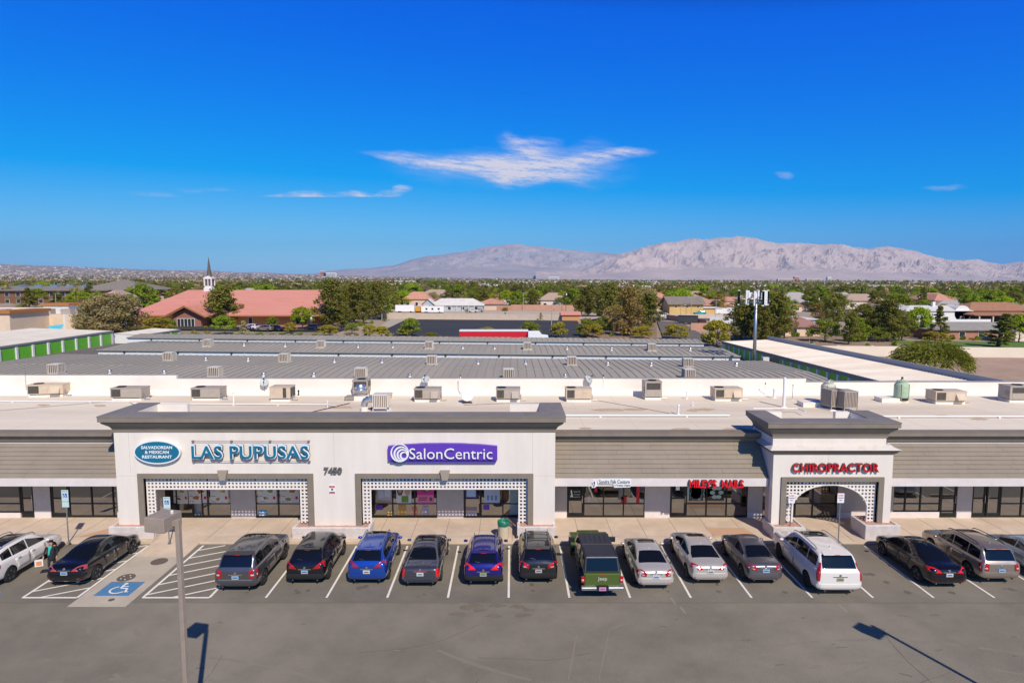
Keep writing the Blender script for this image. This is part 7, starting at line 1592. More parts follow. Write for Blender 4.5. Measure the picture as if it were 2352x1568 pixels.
for a in ((0, 'euc', 1010, 335, 715, 560, 'big grey-green eucalyptus with a pale trunk left of the church'), (0, 'euc', 830, 400, 712, 260, 'smaller grey-green eucalyptus at the left side of the big one'), (0, 'pineA', 2040, 265, 640, 400, 'pine standing in front of the church steeple'), (0, 'broadA', 2065, 540, 722, 190, 'small round green tree in front of the church pine'), (0, 'olive', 1450, 555, 715, 250, 'yellow-green acacia left of the church entrance'), (0, 'mesq', 1560, 570, 690, 120, 'thin green tree just left of the church entrance'), (0, 'dead', 2240, 590, 722, 140, 'brownish bare shrub right of the church entrance'),
          (0, 'fir', 270, 288, 470, 130, 'conifer before the brown two-storey building'), (0, 'palmS', 200, 385, 470, 120, 'short palm before the brown two-storey building'), (0, 'fir', 520, 330, 505, 140, 'second conifer before the brown two-storey building'), (0, 'bright', 740, 318, 460, 190, 'bright green tree at the right end of the brown building'), (0, 'broadA', 620, 400, 505, 240, 'low green trees before the brown building'), (0, 'bright', 450, 440, 506, 120, 'low bright shrub-like tree before the brown building'), (0, 'broadB', 900, 320, 470, 140, 'green tree behind the eucalyptus'),
          (0, 'broadA', 1400, 350, 480, 160, 'green tree behind the left end of the church roof'), (0, 'palmA', 300, 185, 285, 60, 'palm rising behind the brown building'), (0, 'pineC', 1270, 205, 350, 190, 'dark round tree behind the eucalyptus'), (0, 'pineC', 1430, 235, 385, 160, 'dark tree left of the church ridge'), (0, 'palmA', 1528, 198, 300, 45, 'palm behind the church roof, left of the steeple'), (0, 'palmA', 1610, 205, 320, 50, 'first of two palms left of the steeple'), (0, 'palmA', 1650, 210, 320, 50, 'second of two palms left of the steeple'), (0, 'broadB', 1760, 240, 335, 90, 'grey tree left of the steeple'), (0, 'broadA', 2080, 230, 330, 170, 'round trees right of the steeple'), (0, 'broadA', 2230, 235, 330, 130, 'round tree beyond the church ridge'),
          (640, 'pineA', 690, 205, 655, 330, 'tallest dark pine at the right end of the church'), (640, 'pineB', 900, 232, 620, 260, 'second dark pine right of the church'), (640, 'pineC', 1100, 215, 585, 230, 'round-topped dark pine right of the two church pines'), (640, 'pineB', 800, 440, 660, 180, 'low pine between the church pines'), (640, 'pineC', 990, 400, 620, 150, 'small pine under the second church pine'), (640, 'bright', 430, 465, 668, 210, 'bright tree with a pale forked trunk before the church wall'), (640, 'broadB', 145, 555, 660, 100, 'small round green tree before the church wall'), (640, 'olive', 315, 605, 712, 110, 'small dark green tree beside the beige SUV'),
          (640, 'olive', 670, 628, 738, 190, 'wide yellow acacia before the church lot'), (640, 'mesq', 880, 608, 715, 120, 'small green tree right of the church lot'), (640, 'olive', 1040, 625, 738, 130, 'yellow acacia at the left edge of the dark lot'), (640, 'olive', 1150, 640, 742, 150, 'second yellow acacia at the left edge of the dark lot'), (640, 'broadA', 1420, 565, 748, 170, 'dark green tree standing in front of the dark lot'), (640, 'olive', 1380, 650, 742, 150, 'yellow-green bush tree in front of the dark lot'), (640, 'olive', 2110, 650, 752, 190, 'olive acacia in front of the red trailer'), (640, 'mesq', 1610, 700, 748, 120, 'low green shrub tree left of the red trailer'),
          (640, 'bright', 1350, 325, 475, 240, 'yellow-green trees before the white trailers'), (640, 'olive', 1230, 370, 480, 170, 'olive tree right of the third church pine'), (640, 'broadA', 1540, 305, 392, 160, 'round green tree above the camper'), (640, 'palmB', 1660, 290, 392, 90, 'leafy palm behind the white-roofed house'), (640, 'palmB', 1260, 275, 345, 60, 'palm behind the olive trees'), (640, 'broadA', 1650, 220, 300, 190, 'dark round trees beyond the white-roofed house'), (640, 'pineC', 1880, 240, 378, 140, 'dark tree behind the white-roofed house'), (640, 'pineA', 2000, 235, 395, 140, 'brownish pine behind the white-roofed house'), (640, 'broadB', 2100, 300, 395, 110, 'light green tree behind the white-roofed house'), (640, 'pineC', 2270, 295, 420, 180, 'dark tree behind the garage building'), (640, 'olive', 2290, 470, 508, 60, 'bush before the short pink wall'),
          (640, 'palmS', 1940, 480, 582, 80, 'spiky small palm at the beige wall'), (640, 'dead', 2290, 515, 588, 60, 'small bare tree at the beige wall'), (640, 'plum', 1900, 425, 500, 115, 'dark plum tree, left of the two before the white house'), (640, 'plum', 2030, 420, 500, 100, 'dark plum tree, right of the two before the white house'),
          (1280, 'pineC', 60, 250, 430, 180, 'large dark tree behind the left end of the pink wall'), (1280, 'broadA', 195, 300, 452, 180, 'round green tree behind the pink wall'), (1280, 'dryB', 515, 320, 470, 180, 'brownish tree beside the wooden pole'), (1280, 'pineB', 700, 270, 560, 200, 'leftmost pine of the central grove'), (1280, 'pineA', 880, 240, 610, 300, 'tallest pine of the central grove'), (1280, 'dryA', 1070, 275, 745, 330, 'large brownish pine nearest the storage roofs in the central grove'), (1280, 'pineB', 1240, 330, 700, 230, 'right pine of the central grove'), (1280, 'dryB', 960, 430, 700, 220, 'pale brownish pine in front of the central grove'), (1280, 'dead', 900, 480, 660, 160, 'bare pale tree in the central grove'),
          (1280, 'mesq', 690, 570, 745, 190, 'dark green low tree left of the central grove'), (1280, 'olive', 745, 620, 758, 190, 'olive acacia below the central grove'), (1280, 'olive', 1200, 640, 765, 180, 'grey-green shrub tree at the right foot of the grove'), (1280, 'olive', 430, 600, 758, 145, 'yellow-green conical acacia in the dark lot'), (1280, 'mesq', 160, 595, 752, 190, 'grey-green open tree right of the red trailer'), (1280, 'olive', 1495, 625, 770, 235, 'round yellow-olive acacia beside the side street'), (1280, 'olive', 1880, 580, 850, 250, 'tall olive acacia left of the cell tower'), (1280, 'dead', 265, 515, 600, 60, 'small bare tree before the beige wall, right part'),
          (1280, 'bright', 1740, 262, 420, 210, 'large bright green tree behind the yellow house, left'), (1280, 'bright', 1870, 330, 450, 170, 'bright green tree behind the yellow annex'), (1280, 'fir', 1590, 300, 405, 110, 'dark conifer left of the big bright green tree'), (1280, 'broadA', 1430, 330, 405, 95, 'small round olive tree behind the yellow house roof'), (1280, 'palmA', 1315, 278, 430, 42, 'tall slim palm, left of a pair'), (1280, 'palmA', 1365, 300, 430, 42, 'tall slim palm, right of a pair'), (1280, 'pineA', 2100, 400, 775, 310, 'dark pine immediately left of the cell tower'), (1280, 'pineB', 2290, 300, 790, 240, 'dark pine immediately right of the cell tower'), (1280, 'olive', 1790, 720, 835, 110, 'low brown-olive shrub tree under the tall acacia'),
          (1920, 'pineB', 60, 320, 792, 280, 'tall pine right of the cell tower'), (1920, 'pineA', -60, 420, 800, 240, 'green pine behind the cell tower pole'), (1920, 'mesq', 520, 572, 790, 280, 'wide grey-green rounded tree before the mauve-roofed house'), (1920, 'pineC', 640, 325, 650, 230, 'tall pine behind the wide rounded tree'), (1920, 'pineB', 740, 500, 815, 180, 'light green pine right of the wide rounded tree'), (1920, 'pineC', 880, 430, 745, 240, 'broad pine in the right-hand grove'), (1920, 'pineA', 1100, 390, 785, 340, 'largest pine of the right-hand grove'), (1920, 'pineC', 1230, 520, 775, 200, 'pine at the right of the right-hand grove'), (1920, 'bright', 1370, 465, 742, 230, 'bright green broadleaf tree before the large white house'), (1920, 'sparse', 1585, 450, 775, 170, 'sparse upright pine before the grey-green roofed house'), (1920, 'olive', 1530, 690, 805, 220, 'olive bush tree behind the big mesquite'), (1920, 'sparse', 2110, 520, 838, 260, 'sparse dark pine on the lawn'), (1920, 'bright', 2300, 530, 795, 240, 'bright green tree at the right edge'),
          (1920, 'palmB', 1650, 348, 470, 105, 'palm above the large white house'), (1920, 'broadA', 1860, 375, 495, 230, 'round tree above the brown-tiled house'), (1920, 'pineB', 2250, 340, 505, 200, 'dark pine behind the right-hand houses'), (1920, 'broadA', 1520, 360, 445, 120, 'round tree behind the utility poles'), (1920, 'broadA', 1310, 360, 450, 170, 'green trees left of the utility poles'), (1920, 'pineC', 400, 310, 450, 170, 'dark tree behind the orange-tiled house'), (1920, 'broadB', 290, 340, 440, 140, 'light green tree behind the orange-tiled house'), (1920, 'broadB', 2070, 430, 520, 150, 'dark green trees left of the right-hand houses'), (1920, 'dryB', 1000, 400, 560, 220, 'brown-green tree behind the right-hand grove'), (1920, 'broadA', 1150, 335, 470, 160, 'round green tree beyond the right-hand grove'), (1920, 'bushG', 1690, 705, 768, 60, 'clipped bush by the brick house door'), (1920, 'bushG', 1790, 715, 768, 60, 'clipped bush left of the brick house window'), (1920, 'bushG', 1925, 722, 770, 60, 'clipped bush under the brick house gable')):
    tz(*a)
for k, a in enumerate(((1280, 'pineC', 780, 300, 560, 180), (1280, 'pineC', 980, 270, 600, 200), (1280, 'dryB', 1160, 300, 640, 200), (1280, 'mesq', 830, 560, 720, 170), (1280, 'pineC', 640, 360, 540, 140), (640, 'pineC', 800, 250, 600, 200), (640, 'broadB', 1180, 330, 560, 150), (1280, 'pineC', 2200, 380, 760, 240),
        (1920, 'pineC', 150, 430, 760, 180), (1920, 'pineC', 980, 470, 760, 240), (1920, 'broadB', 820, 560, 790, 180), (1920, 'pineC', 1180, 480, 740, 220), (1920, 'mesq', 1010, 650, 790, 180), (0, 'broadB', 1130, 420, 700, 200), (1920, 'dryB', 480, 420, 600, 180), (1920, 'broadA', 620, 350, 500, 200), (1920, 'broadA', 1420, 400, 500, 150))):
    tz(*a, 'tree filling the grove behind a larger one, %s' % ('central grove, left back', 'central grove, middle back', 'central grove, right back', 'central grove, low front', 'central grove, far left', 'between the church pines', 'right of the round-topped pine', 'behind the cell tower pole', 'right of the cell tower, inner', 'right-hand grove, inner left', 'right-hand grove, low left', 'right-hand grove, inner right', 'right-hand grove, low middle', 'behind the big eucalyptus', 'behind the mauve-roofed house', 'beyond the mauve-roofed house', 'beside the utility poles')[k])
tz(1920, 'weep', 1500, 790, 1150, 740, 'big feathery mesquite tree in the dirt lot at the right', yy=92)
for off, lst in ((0, ((1285, 630, 670, 45, 'bushG'), (1790, 672, 714, 90, 'bushE'), (1905, 676, 714, 70, 'bushE'), (1890, 632, 670, 35, 'bushO'), (2360, 560, 640, 60, 'bushO'))), (640, ((40, 694, 724, 90, 'bushG'), (240, 698, 726, 80, 'bushG'), (150, 704, 726, 50, 'bushG'), (410, 696, 726, 80, 'bushG'), (540, 702, 728, 80, 'bushO'), (325, 702, 728, 50, 'bushG'), (850, 704, 732, 60, 'bushE'), (925, 706, 732, 50, 'bushE'), (1240, 696, 740, 60, 'bushE'), (1130, 556, 578, 35, 'bushG'), (1180, 566, 596, 45, 'bushG'), (1065, 580, 620, 40, 'bushG'), (960, 590, 640, 110, 'bushG'), (1010, 690, 730, 35, 'bushG'))), (1280, ((385, 475, 500, 45, 'bushG'), (550, 478, 500, 45, 'bushO'), (920, 690, 740, 60, 'bushG'), (1020, 690, 720, 60, 'bushE'), (850, 640, 680, 80, 'bushG'), (1080, 690, 730, 50, 'bushG'), (1130, 700, 740, 70, 'bushO'), (1910, 820, 850, 50, 'bushG'))), (1920, ((400, 775, 815, 45, 'bushG'), (910, 790, 826, 45, 'bushG'), (1170, 755, 826, 65, 'bushG'), (160, 785, 815, 40, 'bushG'), (270, 685, 745, 45, 'bushG'), (230, 690, 745, 50, 'bushG'), (1880, 745, 775, 70, 'bushO')))):
    for zx, zt, zb, zw, kd in lst: tz(off, kd, zx, zt, zb, zw, {'bushG': 'low round green shrub in the planting behind the storage yard', 'bushO': 'low yellow-olive shrub in the planting behind the storage yard', 'bushE': 'low grey-green shrub in the planting behind the storage yard'}[kd], 'low shrubs behind the storage yard: ' + {'bushG': 'green', 'bushO': 'olive', 'bushE': 'grey-green'}[kd])
# --- scattered town trees and houses, each its own object
sc_ = random.Random(77)
HM = [(mat('stucco_a', (.66, .50, .38), .9), mat('roof_a', (.60, .30, .20), .9, c2=(.5, .24, .16), scale=.6)), (mat('stucco_b', (.60, .44, .34), .9), mat('roof_b', (.50, .26, .18), .9)), (mat('stucco_c', (.70, .60, .50), .9), mat('roof_c', (.42, .30, .23), .9)), (mat('stucco_d', (.68, .62, .56), .9), mat('roof_d', (.40, .36, .33), .9))]
hp = []
def prox(u):          # stay clear of the named buildings nearer than 300 m
    return 300
hcount = 0; hl = ['pale stucco house with a pink-orange tile roof among the distant trees', 'tan house with a dull red tile roof among the distant trees', 'cream house with a brown roof among the distant trees', 'off-white house with a grey roof among the distant trees']
hsrc = []
for i in range(4): hsrc.append(house((0, 0, 0), 15, 11, 3.0, 5.4, HM[i][0], HM[i][1], hl[i], nw=3, grp='distant houses, kind %d' % (i + 1)))
hused = set(); htree = [tree_of(h) for h in hsrc]
for y in [310, 345, 385, 430, 480, 540, 610, 690, 780]:
    for k in range(14):
        u = -.86 + 1.72 * (k + sc_.random()) / 14; x = u * y; yy = y + sc_.uniform(-12, 12)
        if y < 400 and x < -190: continue
        if sc_.random() < .12: continue
        i = sc_.choice([0, 0, 1, 1, 2, 3] if u < .35 else [0, 1, 2, 3, 3, 3])
        if i in hused: o = copy_tree(hsrc[i], None, htree[i])
        else: o = hsrc[i]; hused.add(i)
        o.location = (x, yy, G(x, yy)); o.rotation_euler = (0, 0, R(sc_.choice([0, 90, 180, 5, -8]))); s = sc_.uniform(.85, 1.25); o.scale = (s * sc_.uniform(.9, 1.3), s, sc_.choice([1, 1, 1.5])); hp.append((x, yy)); hcount += 1
for i in range(4):
    if i not in hused: bpy.data.objects.remove(hsrc[i])
lbk = {'pineA': ('dark green pine', 0), 'pineB': ('slim dark pine', 0), 'pineC': ('dense dark round tree', 0), 'dryA': ('brownish pine', 0), 'broadA': ('round mid-green tree', 1), 'broadB': ('upright mid-green tree', 1), 'bright': ('bright green round tree', 1), 'palmA': ('tall fan palm', 2), 'palmB': ('leafy fan palm', 2), 'euc': ('grey-green open tree', 1), 'olive': ('yellow-green acacia', 1)}
def reg(u): return 'left third' if u < -.27 else ('middle' if u < .27 else 'right third')
tcount = 0
for ring, (y0, y1, n) in enumerate(((262, 320, 34), (320, 400, 50), (400, 500, 46), (500, 640, 30))):
    for k in range(n):
        u = -.84 + 1.68 * (k + sc_.random()) / n; y = sc_.uniform(y0, y1); x = u * y
        if -45 < x < 48 and y < 300: continue
        if x < -205 and y < 352: y += 50; x = u * y
        kd = sc_.choices(['pineA', 'pineB', 'pineC', 'dryA', 'broadA', 'broadB', 'bright', 'palmA', 'palmB', 'euc', 'olive'], [5, 3, 8, 2, 9, 6, 4, 5, 3, 3, 4])[0]
        hg = {'palmA': 11, 'palmB': 8, 'olive': 5.5}.get(kd, 8.5) * sc_.uniform(.75, 1.25); hg *= 1.12; wd = 1.2 * hg * {'palmA': .34, 'palmB': .5, 'pineB': .6, 'pineA': .75}.get(kd, 1.05) * sc_.uniform(.85, 1.2)
        plant(kd, x, y, hg, wd, lbk[kd][0] + ' among the town trees, %s of the photo, %s' % (reg(u), ('nearer rows', 'nearer rows', 'farther rows', 'farthest rows')[ring]), 'town trees: %s, %s, %s' % (lbk[kd][0], reg(u), ('nearer rows', 'nearer rows', 'farther rows', 'farthest rows')[ring])); tcount += 1
for k, v in PROTO.items():
    if k not in used_p:
        for q in kids(v): bpy.data.objects.remove(q)
        bpy.data.objects.remove(v)
for o in bpy.data.objects:
    for q in ('h', 'w'):
        if q in o.keys(): del o[q]
# --- the far woods and suburbs, past counting
def far_trees(mb, y0, y1, n, seed, lo=5, hi=10, cards_=14, ulo=-.9, uhi=.9, bias=1.0):
    rg = random.Random(seed)
    for _ in range(n):
        f = rg.random() ** bias; y = 1 / lerp(1 / y0, 1 / y1, f); u = rg.uniform(ulo, uhi); x = u * y; hg = rg.uniform(lo, hi); r = hg * rg.uniform(.4, .6); z = G(x, y); mi = rg.choices(range(3), [3, 3, 2])[0]
        for _c in range(cards_):
            v = Vector((rg.gauss(0, .5), rg.gauss(0, .4), rg.uniform(0.05, .95))); p = Vector((x + v.x * r, y + v.y * r, z + hg * (v.z * (1.1 - .35 * abs(v.x))))); s = r * rg.uniform(.22, .42); a = rg.uniform(0, 3.14); e = rg.uniform(.3, 1.2)
            ux = Vector((math.cos(a), math.sin(a) * .5, 0)) * s; uz = Vector((rg.uniform(-.3, .3), -math.sin(e) * .8, math.cos(e))) * s; mb.add([p - ux - uz * .6, p + ux * .7 - uz, p + ux + uz * .7, p - ux * .6 + uz], [(0, 1, 2, 3)], mi)
FT = [LM['pine'], LM['broad'], LM['euc']]
ft = MB(); far_trees(ft, 430, 1000, 3400, 5, cards_=16); far_trees(ft, 1000, 2200, 3600, 6, lo=7, hi=12, cards_=10); far_trees(ft, 2200, 9000, 5200, 7, lo=10, hi=18, cards_=6, bias=.8); far_trees(ft, 2500, 9200, 3000, 8, lo=9, hi=15, cards_=5, ulo=-.9, uhi=-.1)
tag(ft.build('distant_trees', FT, fix=False), kind='stuff')
FH = MB()
def far_houses(mb, y0, y1, n, seed, ulo=-.9, uhi=.9, sc=1.):
    rg = random.Random(seed); global ms; ms = [HM[0][0], HM[0][1], HM[1][1], WTRIM, HM[3][1], HM[2][0]]
    for _ in range(n):
        y = 1 / lerp(1 / y0, 1 / y1, rg.random()); x = rg.uniform(ulo, uhi) * y; z = G(x, y); a, b, h = rg.uniform(6, 11) * sc, 6 * sc, rg.uniform(3, 5.5) * sc ** .5; wm = rg.choice([0, 0, 3, 5]); rm = rg.choice([1, 1, 2, 3, 4])
        mb.box(x - a, x + a, y - b, y + b, z - 2, z + h, wm); hip(mb, x - a - .5, x + a + .5, y - b - .5, y + b + .5, z + h + .1, z + h + 2.2 * sc ** .5, x - a * .5, x + a * .5, y, rm)
far_houses(FH, 850, 2200, 620, 15); far_houses(FH, 2200, 7000, 900, 16, sc=1.5); far_houses(FH, 2500, 9000, 700, 17, ulo=-.9, uhi=-.15, sc=1.3)
tag(FH.build('distant_houses', ms, fix=False), kind='stuff')
# a few large pale buildings that stand out near the horizon
for i, (xs_, yb_, y, w_, h_, m, lb) in enumerate(((758, 636, 6500, 130, 42, WTRIM, 'pale large building on the horizon left of the mountains'), (742, 636, 6500, 60, 58, HM[0][1], 'reddish block on the horizon beside the pale large building'), (1272, 641, 6500, 110, 34, WTRIM, 'lone white building on the horizon below the mountains'), (1808, 645, 5200, 150, 26, HM[0][0], 'peach-coloured building on the horizon at the right, left one'), (1830, 645, 5200, 36, 46, HM[0][1], 'narrow reddish tower on the horizon at the right'), (1870, 645, 5200, 120, 28, HM[0][0], 'peach-coloured building on the horizon at the right, middle one'), (1905, 645, 5200, 30, 44, WTRIM, 'small pale tower on the horizon at the right'),
        (930, 657, 1250, 40, 11, HM[0][0], 'long low peach building in the middle distance behind the third church pine'), (2090 - 60, 668, 900, 44, 8, HM[0][0], 'low pink building above the mauve-roofed house'))):
    p = at_y(xs_, yb_, y); g = G(p.x, y); t = thing('distant_building', lb, 'building', (p.x, y, g)); MB().box(-w_ / 2, w_ / 2, 0, 30, -3, h_).build('wall', m, t); MB().box(-w_ / 2 - .5, w_ / 2 + .5, -.5, 30.5, h_, h_ * 1.05).build('roof', WTRIM, t)
    for q in range(3): MB().box(-w_ * .45, w_ * .45, -.4, -.1, h_ * (.2 + .25 * q), h_ * (.3 + .25 * q)).build('window_band', WIN, t)
# ============================================================ MOUNTAINS
def ridge(name, tab, base, d0, d1, d2, m, seed, amp, u0, u1, n=420, rows=70, fan=.30, fd=.45, rug=1.0):
    vs = []
    for j in range(rows + 1):
        t = j / rows
        for i in range(n + 1):
            xs_ = lerp(u0, u1, i / n); u = (xs_ - 1176) / F
            E_ = 643 - interp(tab, xs_); B_ = 643 - interp(base, xs_)
            y = lerp(d0, d1, t) if t <= 1 else 0
            if t < .86:
                tt = t / .86; y = lerp(d0, d1, tt)
                s = fan * ss(tt / fd) if tt < fd else fan + (1 - fan) * ((tt - fd) / (1 - fd)) ** 1.15
                e = B_ + (E_ - B_) * s
                k = max(0, (tt - fd * .8) / (1 - fd * .8)); k2 = 4 * k * (1 - k) + .25 * k
                q = Vector((u * y / 900, y / 900, seed)); nz_ = noise.ridged_multi_fractal(q, 1.0, 2.1, 6, 1.0, 2.0) - 1.15
                q2 = Vector((u * y / 260, y / 520, seed + 7)); nz_ += .35 * (noise.ridged_multi_fractal(q2, .9, 2.1, 4, 1.0, 2.0) - 1.1)
                z = y * e / F + H + nz_ * amp * k2 * rug * min(1.2, max(.05, (E_ - B_) / 60))
            else:
                tt = (t - .86) / .14; y = lerp(d1, d2, tt); z = d1 * E_ / F * (1 - tt) ** 1.3 - 30 * tt + H * (1 - tt)
                z += (noise.fractal(Vector((u * 30, y / 500, seed)), 1, 2, 4)) * 10 * (1 - tt)
            vs.append((u * y, y, z))
    N = n + 1; mb = MB(); mb.add(vs, [(j * N + i, j * N + i + 1, (j + 1) * N + i + 1, (j + 1) * N + i) for j in range(rows) for i in range(n)])
    o = mb.build(name, m, fix=False, smooth=False); tag(o, kind='structure'); return o
ROCK = mat('desert_rock', (.60, .47, .40), .95, c2=(.44, .36, .32), scale=.0016, c3=(.58, .46, .37), s3=.0007, detail=10); ROCK2 = mat('far_rock', (.60, .48, .41), .95, c2=(.36, .33, .31), scale=.0012, c3=(.44, .35, .31), s3=.0005, detail=8)
T1 = ((1330, 622), (1370, 602), (1400, 588), (1440, 577), (1470, 568), (1505, 560), (1540, 558), (1580, 551), (1610, 549), (1640, 545), (1680, 543), (1700, 545), (1740, 549), (1780, 556), (1830, 561), (1870, 563), (1920, 561), (1960, 566), (1985, 572), (2030, 568), (2080, 575), (2120, 585), (2170, 594), (2200, 599), (2235, 597), (2260, 604), (2290, 607), (2320, 603), (2352, 600), (2450, 596), (2560, 590))
ridge('mountains', T1, ((1180, 641), (1700, 646), (2352, 652), (2560, 653)), 8200, 12000, 13500, ROCK, 3.1, 125, 1230, 2560, n=520, rows=90)
T2 = ((640, 634), (700, 631), (760, 622), (800, 617), (850, 616), (905, 610), (925, 604), (945, 597), (985, 588), (1020, 585), (1045, 581), (1085, 575), (1110, 568), (1150, 563), (1200, 562), (1240, 567), (1300, 574), (1340, 577), (1415, 583), (1500, 592), (1700, 610))
ridge('mountains', T2, ((640, 637), (1180, 641), (1700, 645)), 11000, 19000, 20200, ROCK2, 9.7, 95, 600, 1700, n=360, rows=70, fan=.40, fd=.5)
T3 = ((400, 622), (470, 619), (520, 623), (560, 626), (590, 624), (640, 627), (700, 629), (760, 625), (820, 628))
ridge('mountains', T3, ((400, 630), (820, 636)), 11000, 13800, 14200, ROCK2, 14.2, 30, 380, 830, n=100, rows=24)
# ============================================================ CLOUDS: thin cirrus sheets high above
def puff(strokes, lb, alt=5200, step=2.4, seed=0, gain=1.0):
    xs0 = min(s[0] - s[2] for s in strokes); xs1 = max(s[0] + s[2] for s in strokes); ys0 = min(s[1] - s[3] * 1.3 - abs(s[4]) * s[2] for s in strokes); ys1 = max(s[1] + s[3] * 1.3 + abs(s[4]) * s[2] for s in strokes) + 16; ys0 -= 16; xs0 -= 25; xs1 += 25
    nx_, ny_ = int((xs1 - xs0) / step), int((ys1 - ys0) / step); vs = []; dn = []
    for j in range(ny_ + 1):
        for i in range(nx_ + 1):
            X, Y = xs0 + (xs1 - xs0) * i / nx_, ys0 + (ys1 - ys0) * j / ny_
            wv = noise.fractal(Vector((X / 150, Y / 60, seed)), 1, 2, 5) * 14; wx = noise.fractal(Vector((X / 190, Y / 90, seed + 5)), 1, 2, 5) * 34; d = 0
            for (cx, cy, rx, ry, sl, k) in strokes:
                a = (X + wx - cx) / rx; b = (Y + wv - cy - sl * (X + wx - cx)) / ry; q = a * a + b * b
                if q < 1: d = 1 - (1 - d) * (1 - k * (1 - q) ** 1.6)
            fib = noise.fractal(Vector((X / 70 + Y / 160, (Y - .12 * X) / 7, seed + 3)), 1, 2.1, 6); fi2 = noise.fractal(Vector((X / 26 + Y / 60, (Y - .12 * X) / 2.6, seed + 9)), 1, 2.1, 4); d *= max(0, min(1.4, .85 + .75 * fib + .35 * fi2)); dn.append(min(1, d * gain))
            p = at_h(X, Y, H + alt); vs.append((p.x, p.y, p.z))
    N = nx_ + 1; fs = [(j * N + i, j * N + i + 1, (j + 1) * N + i + 1, (j + 1) * N + i) for j in range(ny_) for i in range(nx_) if max(dn[j * N + i], dn[j * N + i + 1], dn[(j + 1) * N + i], dn[(j + 1) * N + i + 1]) > .004]
    mb = MB(); mb.add(vs, fs); m = bpy.data.materials.get('cirrus')
    if not m:
        m = bpy.data.materials.new('cirrus'); m.use_nodes = True; nt = m.node_tree; nt.nodes.clear(); L = nt.links
        out = nt.nodes.new('ShaderNodeOutputMaterial'); mx = nt.nodes.new('ShaderNodeMixShader'); tr = nt.nodes.new('ShaderNodeBsdfTransparent'); df = nt.nodes.new('ShaderNodeBsdfDiffuse'); tl = nt.nodes.new('ShaderNodeBsdfTranslucent'); ad = nt.nodes.new('ShaderNodeMixShader'); at = nt.nodes.new('ShaderNodeAttribute'); at.attribute_name = 'thickness'
        df.inputs[0].default_value = (1.0, .97, .93, 1); tl.inputs[0].default_value = (1.0, .97, .93, 1); ad.inputs[0].default_value = .75
        L.new(df.outputs[0], ad.inputs[1]); L.new(tl.outputs[0], ad.inputs[2]); L.new(at.outputs['Fac'], mx.inputs[0]); L.new(tr.outputs[0], mx.inputs[1]); L.new(ad.outputs[0], mx.inputs[2]); L.new(mx.outputs[0], out.inputs[0])
    o = mb.build('cloud', m, fix=False, smooth=True); at_ = o.data.attributes.new('thickness', 'FLOAT', 'POINT'); at_.data.foreach_set('value', dn); tag(o, lb, 'cloud')
    return o
puff([(1170, 388, 190, 34, .10, .9), (1040, 376, 210, 20, .09, .55), (1290, 372, 230, 22, -.10, .55), (1200, 405, 130, 26, .02, .8), (1120, 392, 260, 24, .10, .5), (1215, 350, 90, 34, .32, .5), (1190, 332, 45, 22, .5, .45), (1245, 342, 60, 26, .2, .28), (1170, 388, 330, 52, .03, .22), (1320, 352, 90, 30, -.2, .2), (1400, 355, 130, 12, -.03, .5), (1240, 378, 120, 34, .05, .75), (930, 368, 110, 12, .12, .28), (1290, 412, 70, 10, .02, .3), (1165, 425, 40, 9, 0, .35), (1340, 395, 110, 20, -.1, .18)],
     'large wispy white cloud above the centre of the photo', seed=1.3, gain=1.1)
puff([(715, 455, 95, 15, -.02, .9), (740, 461, 60, 13, .15, .7), (660, 458, 70, 8, .03, .5)], 'small thin cloud streak left of the large cloud', seed=4.1, step=2.0)
puff([(848, 455, 75, 14, .04, .7), (868, 448, 40, 13, -.1, .6), (812, 454, 60, 9, .05, .45)], 'small thin cloud streak below the left tip of the large cloud', seed=6.1, step=2.0)
puff([(915, 434, 32, 12, 0, .6)], 'tiny puff of cloud just under the left end of the large cloud', seed=8.1, step=2.0)
puff([(1785, 402, 22, 10, 0, .3)], 'tiny faint cloud at the right of the sky, the brighter spot', seed=9.1, step=2.0); puff([(2155, 431, 60, 8, .02, .28)], 'faint thin cloud streak far right', seed=10.1, step=2.0)
puff([(370, 450, 80, 10, .12, .20)], 'very faint cloud streak at the left, lower one', seed=11.1, step=3.0); puff([(475, 440, 80, 8, .12, .14)], 'very faint cloud streak at the left, upper one', seed=12.1, step=3.0)
# ============================================================ HAZE
hz_ = MB().box(-21000, 21000, -600, 21000, -80, 1180).build('haze', [])
hm = bpy.data.materials.new('haze_air'); hm.use_nodes = True; nt = hm.node_tree; nt.nodes.clear(); out = nt.nodes.new('ShaderNodeOutputMaterial'); pv = nt.nodes.new('ShaderNodeVolumePrincipled')
pv.inputs['Color'].default_value = (.17, .52, 1.0, 1); pv.inputs['Density'].default_value = 3.3e-5; pv.inputs['Anisotropy'].default_value = 0.0
nt.links.new(pv.outputs[0], out.inputs['Volume']); hz_.data.materials.append(hm); tag(hz_, kind='stuff')
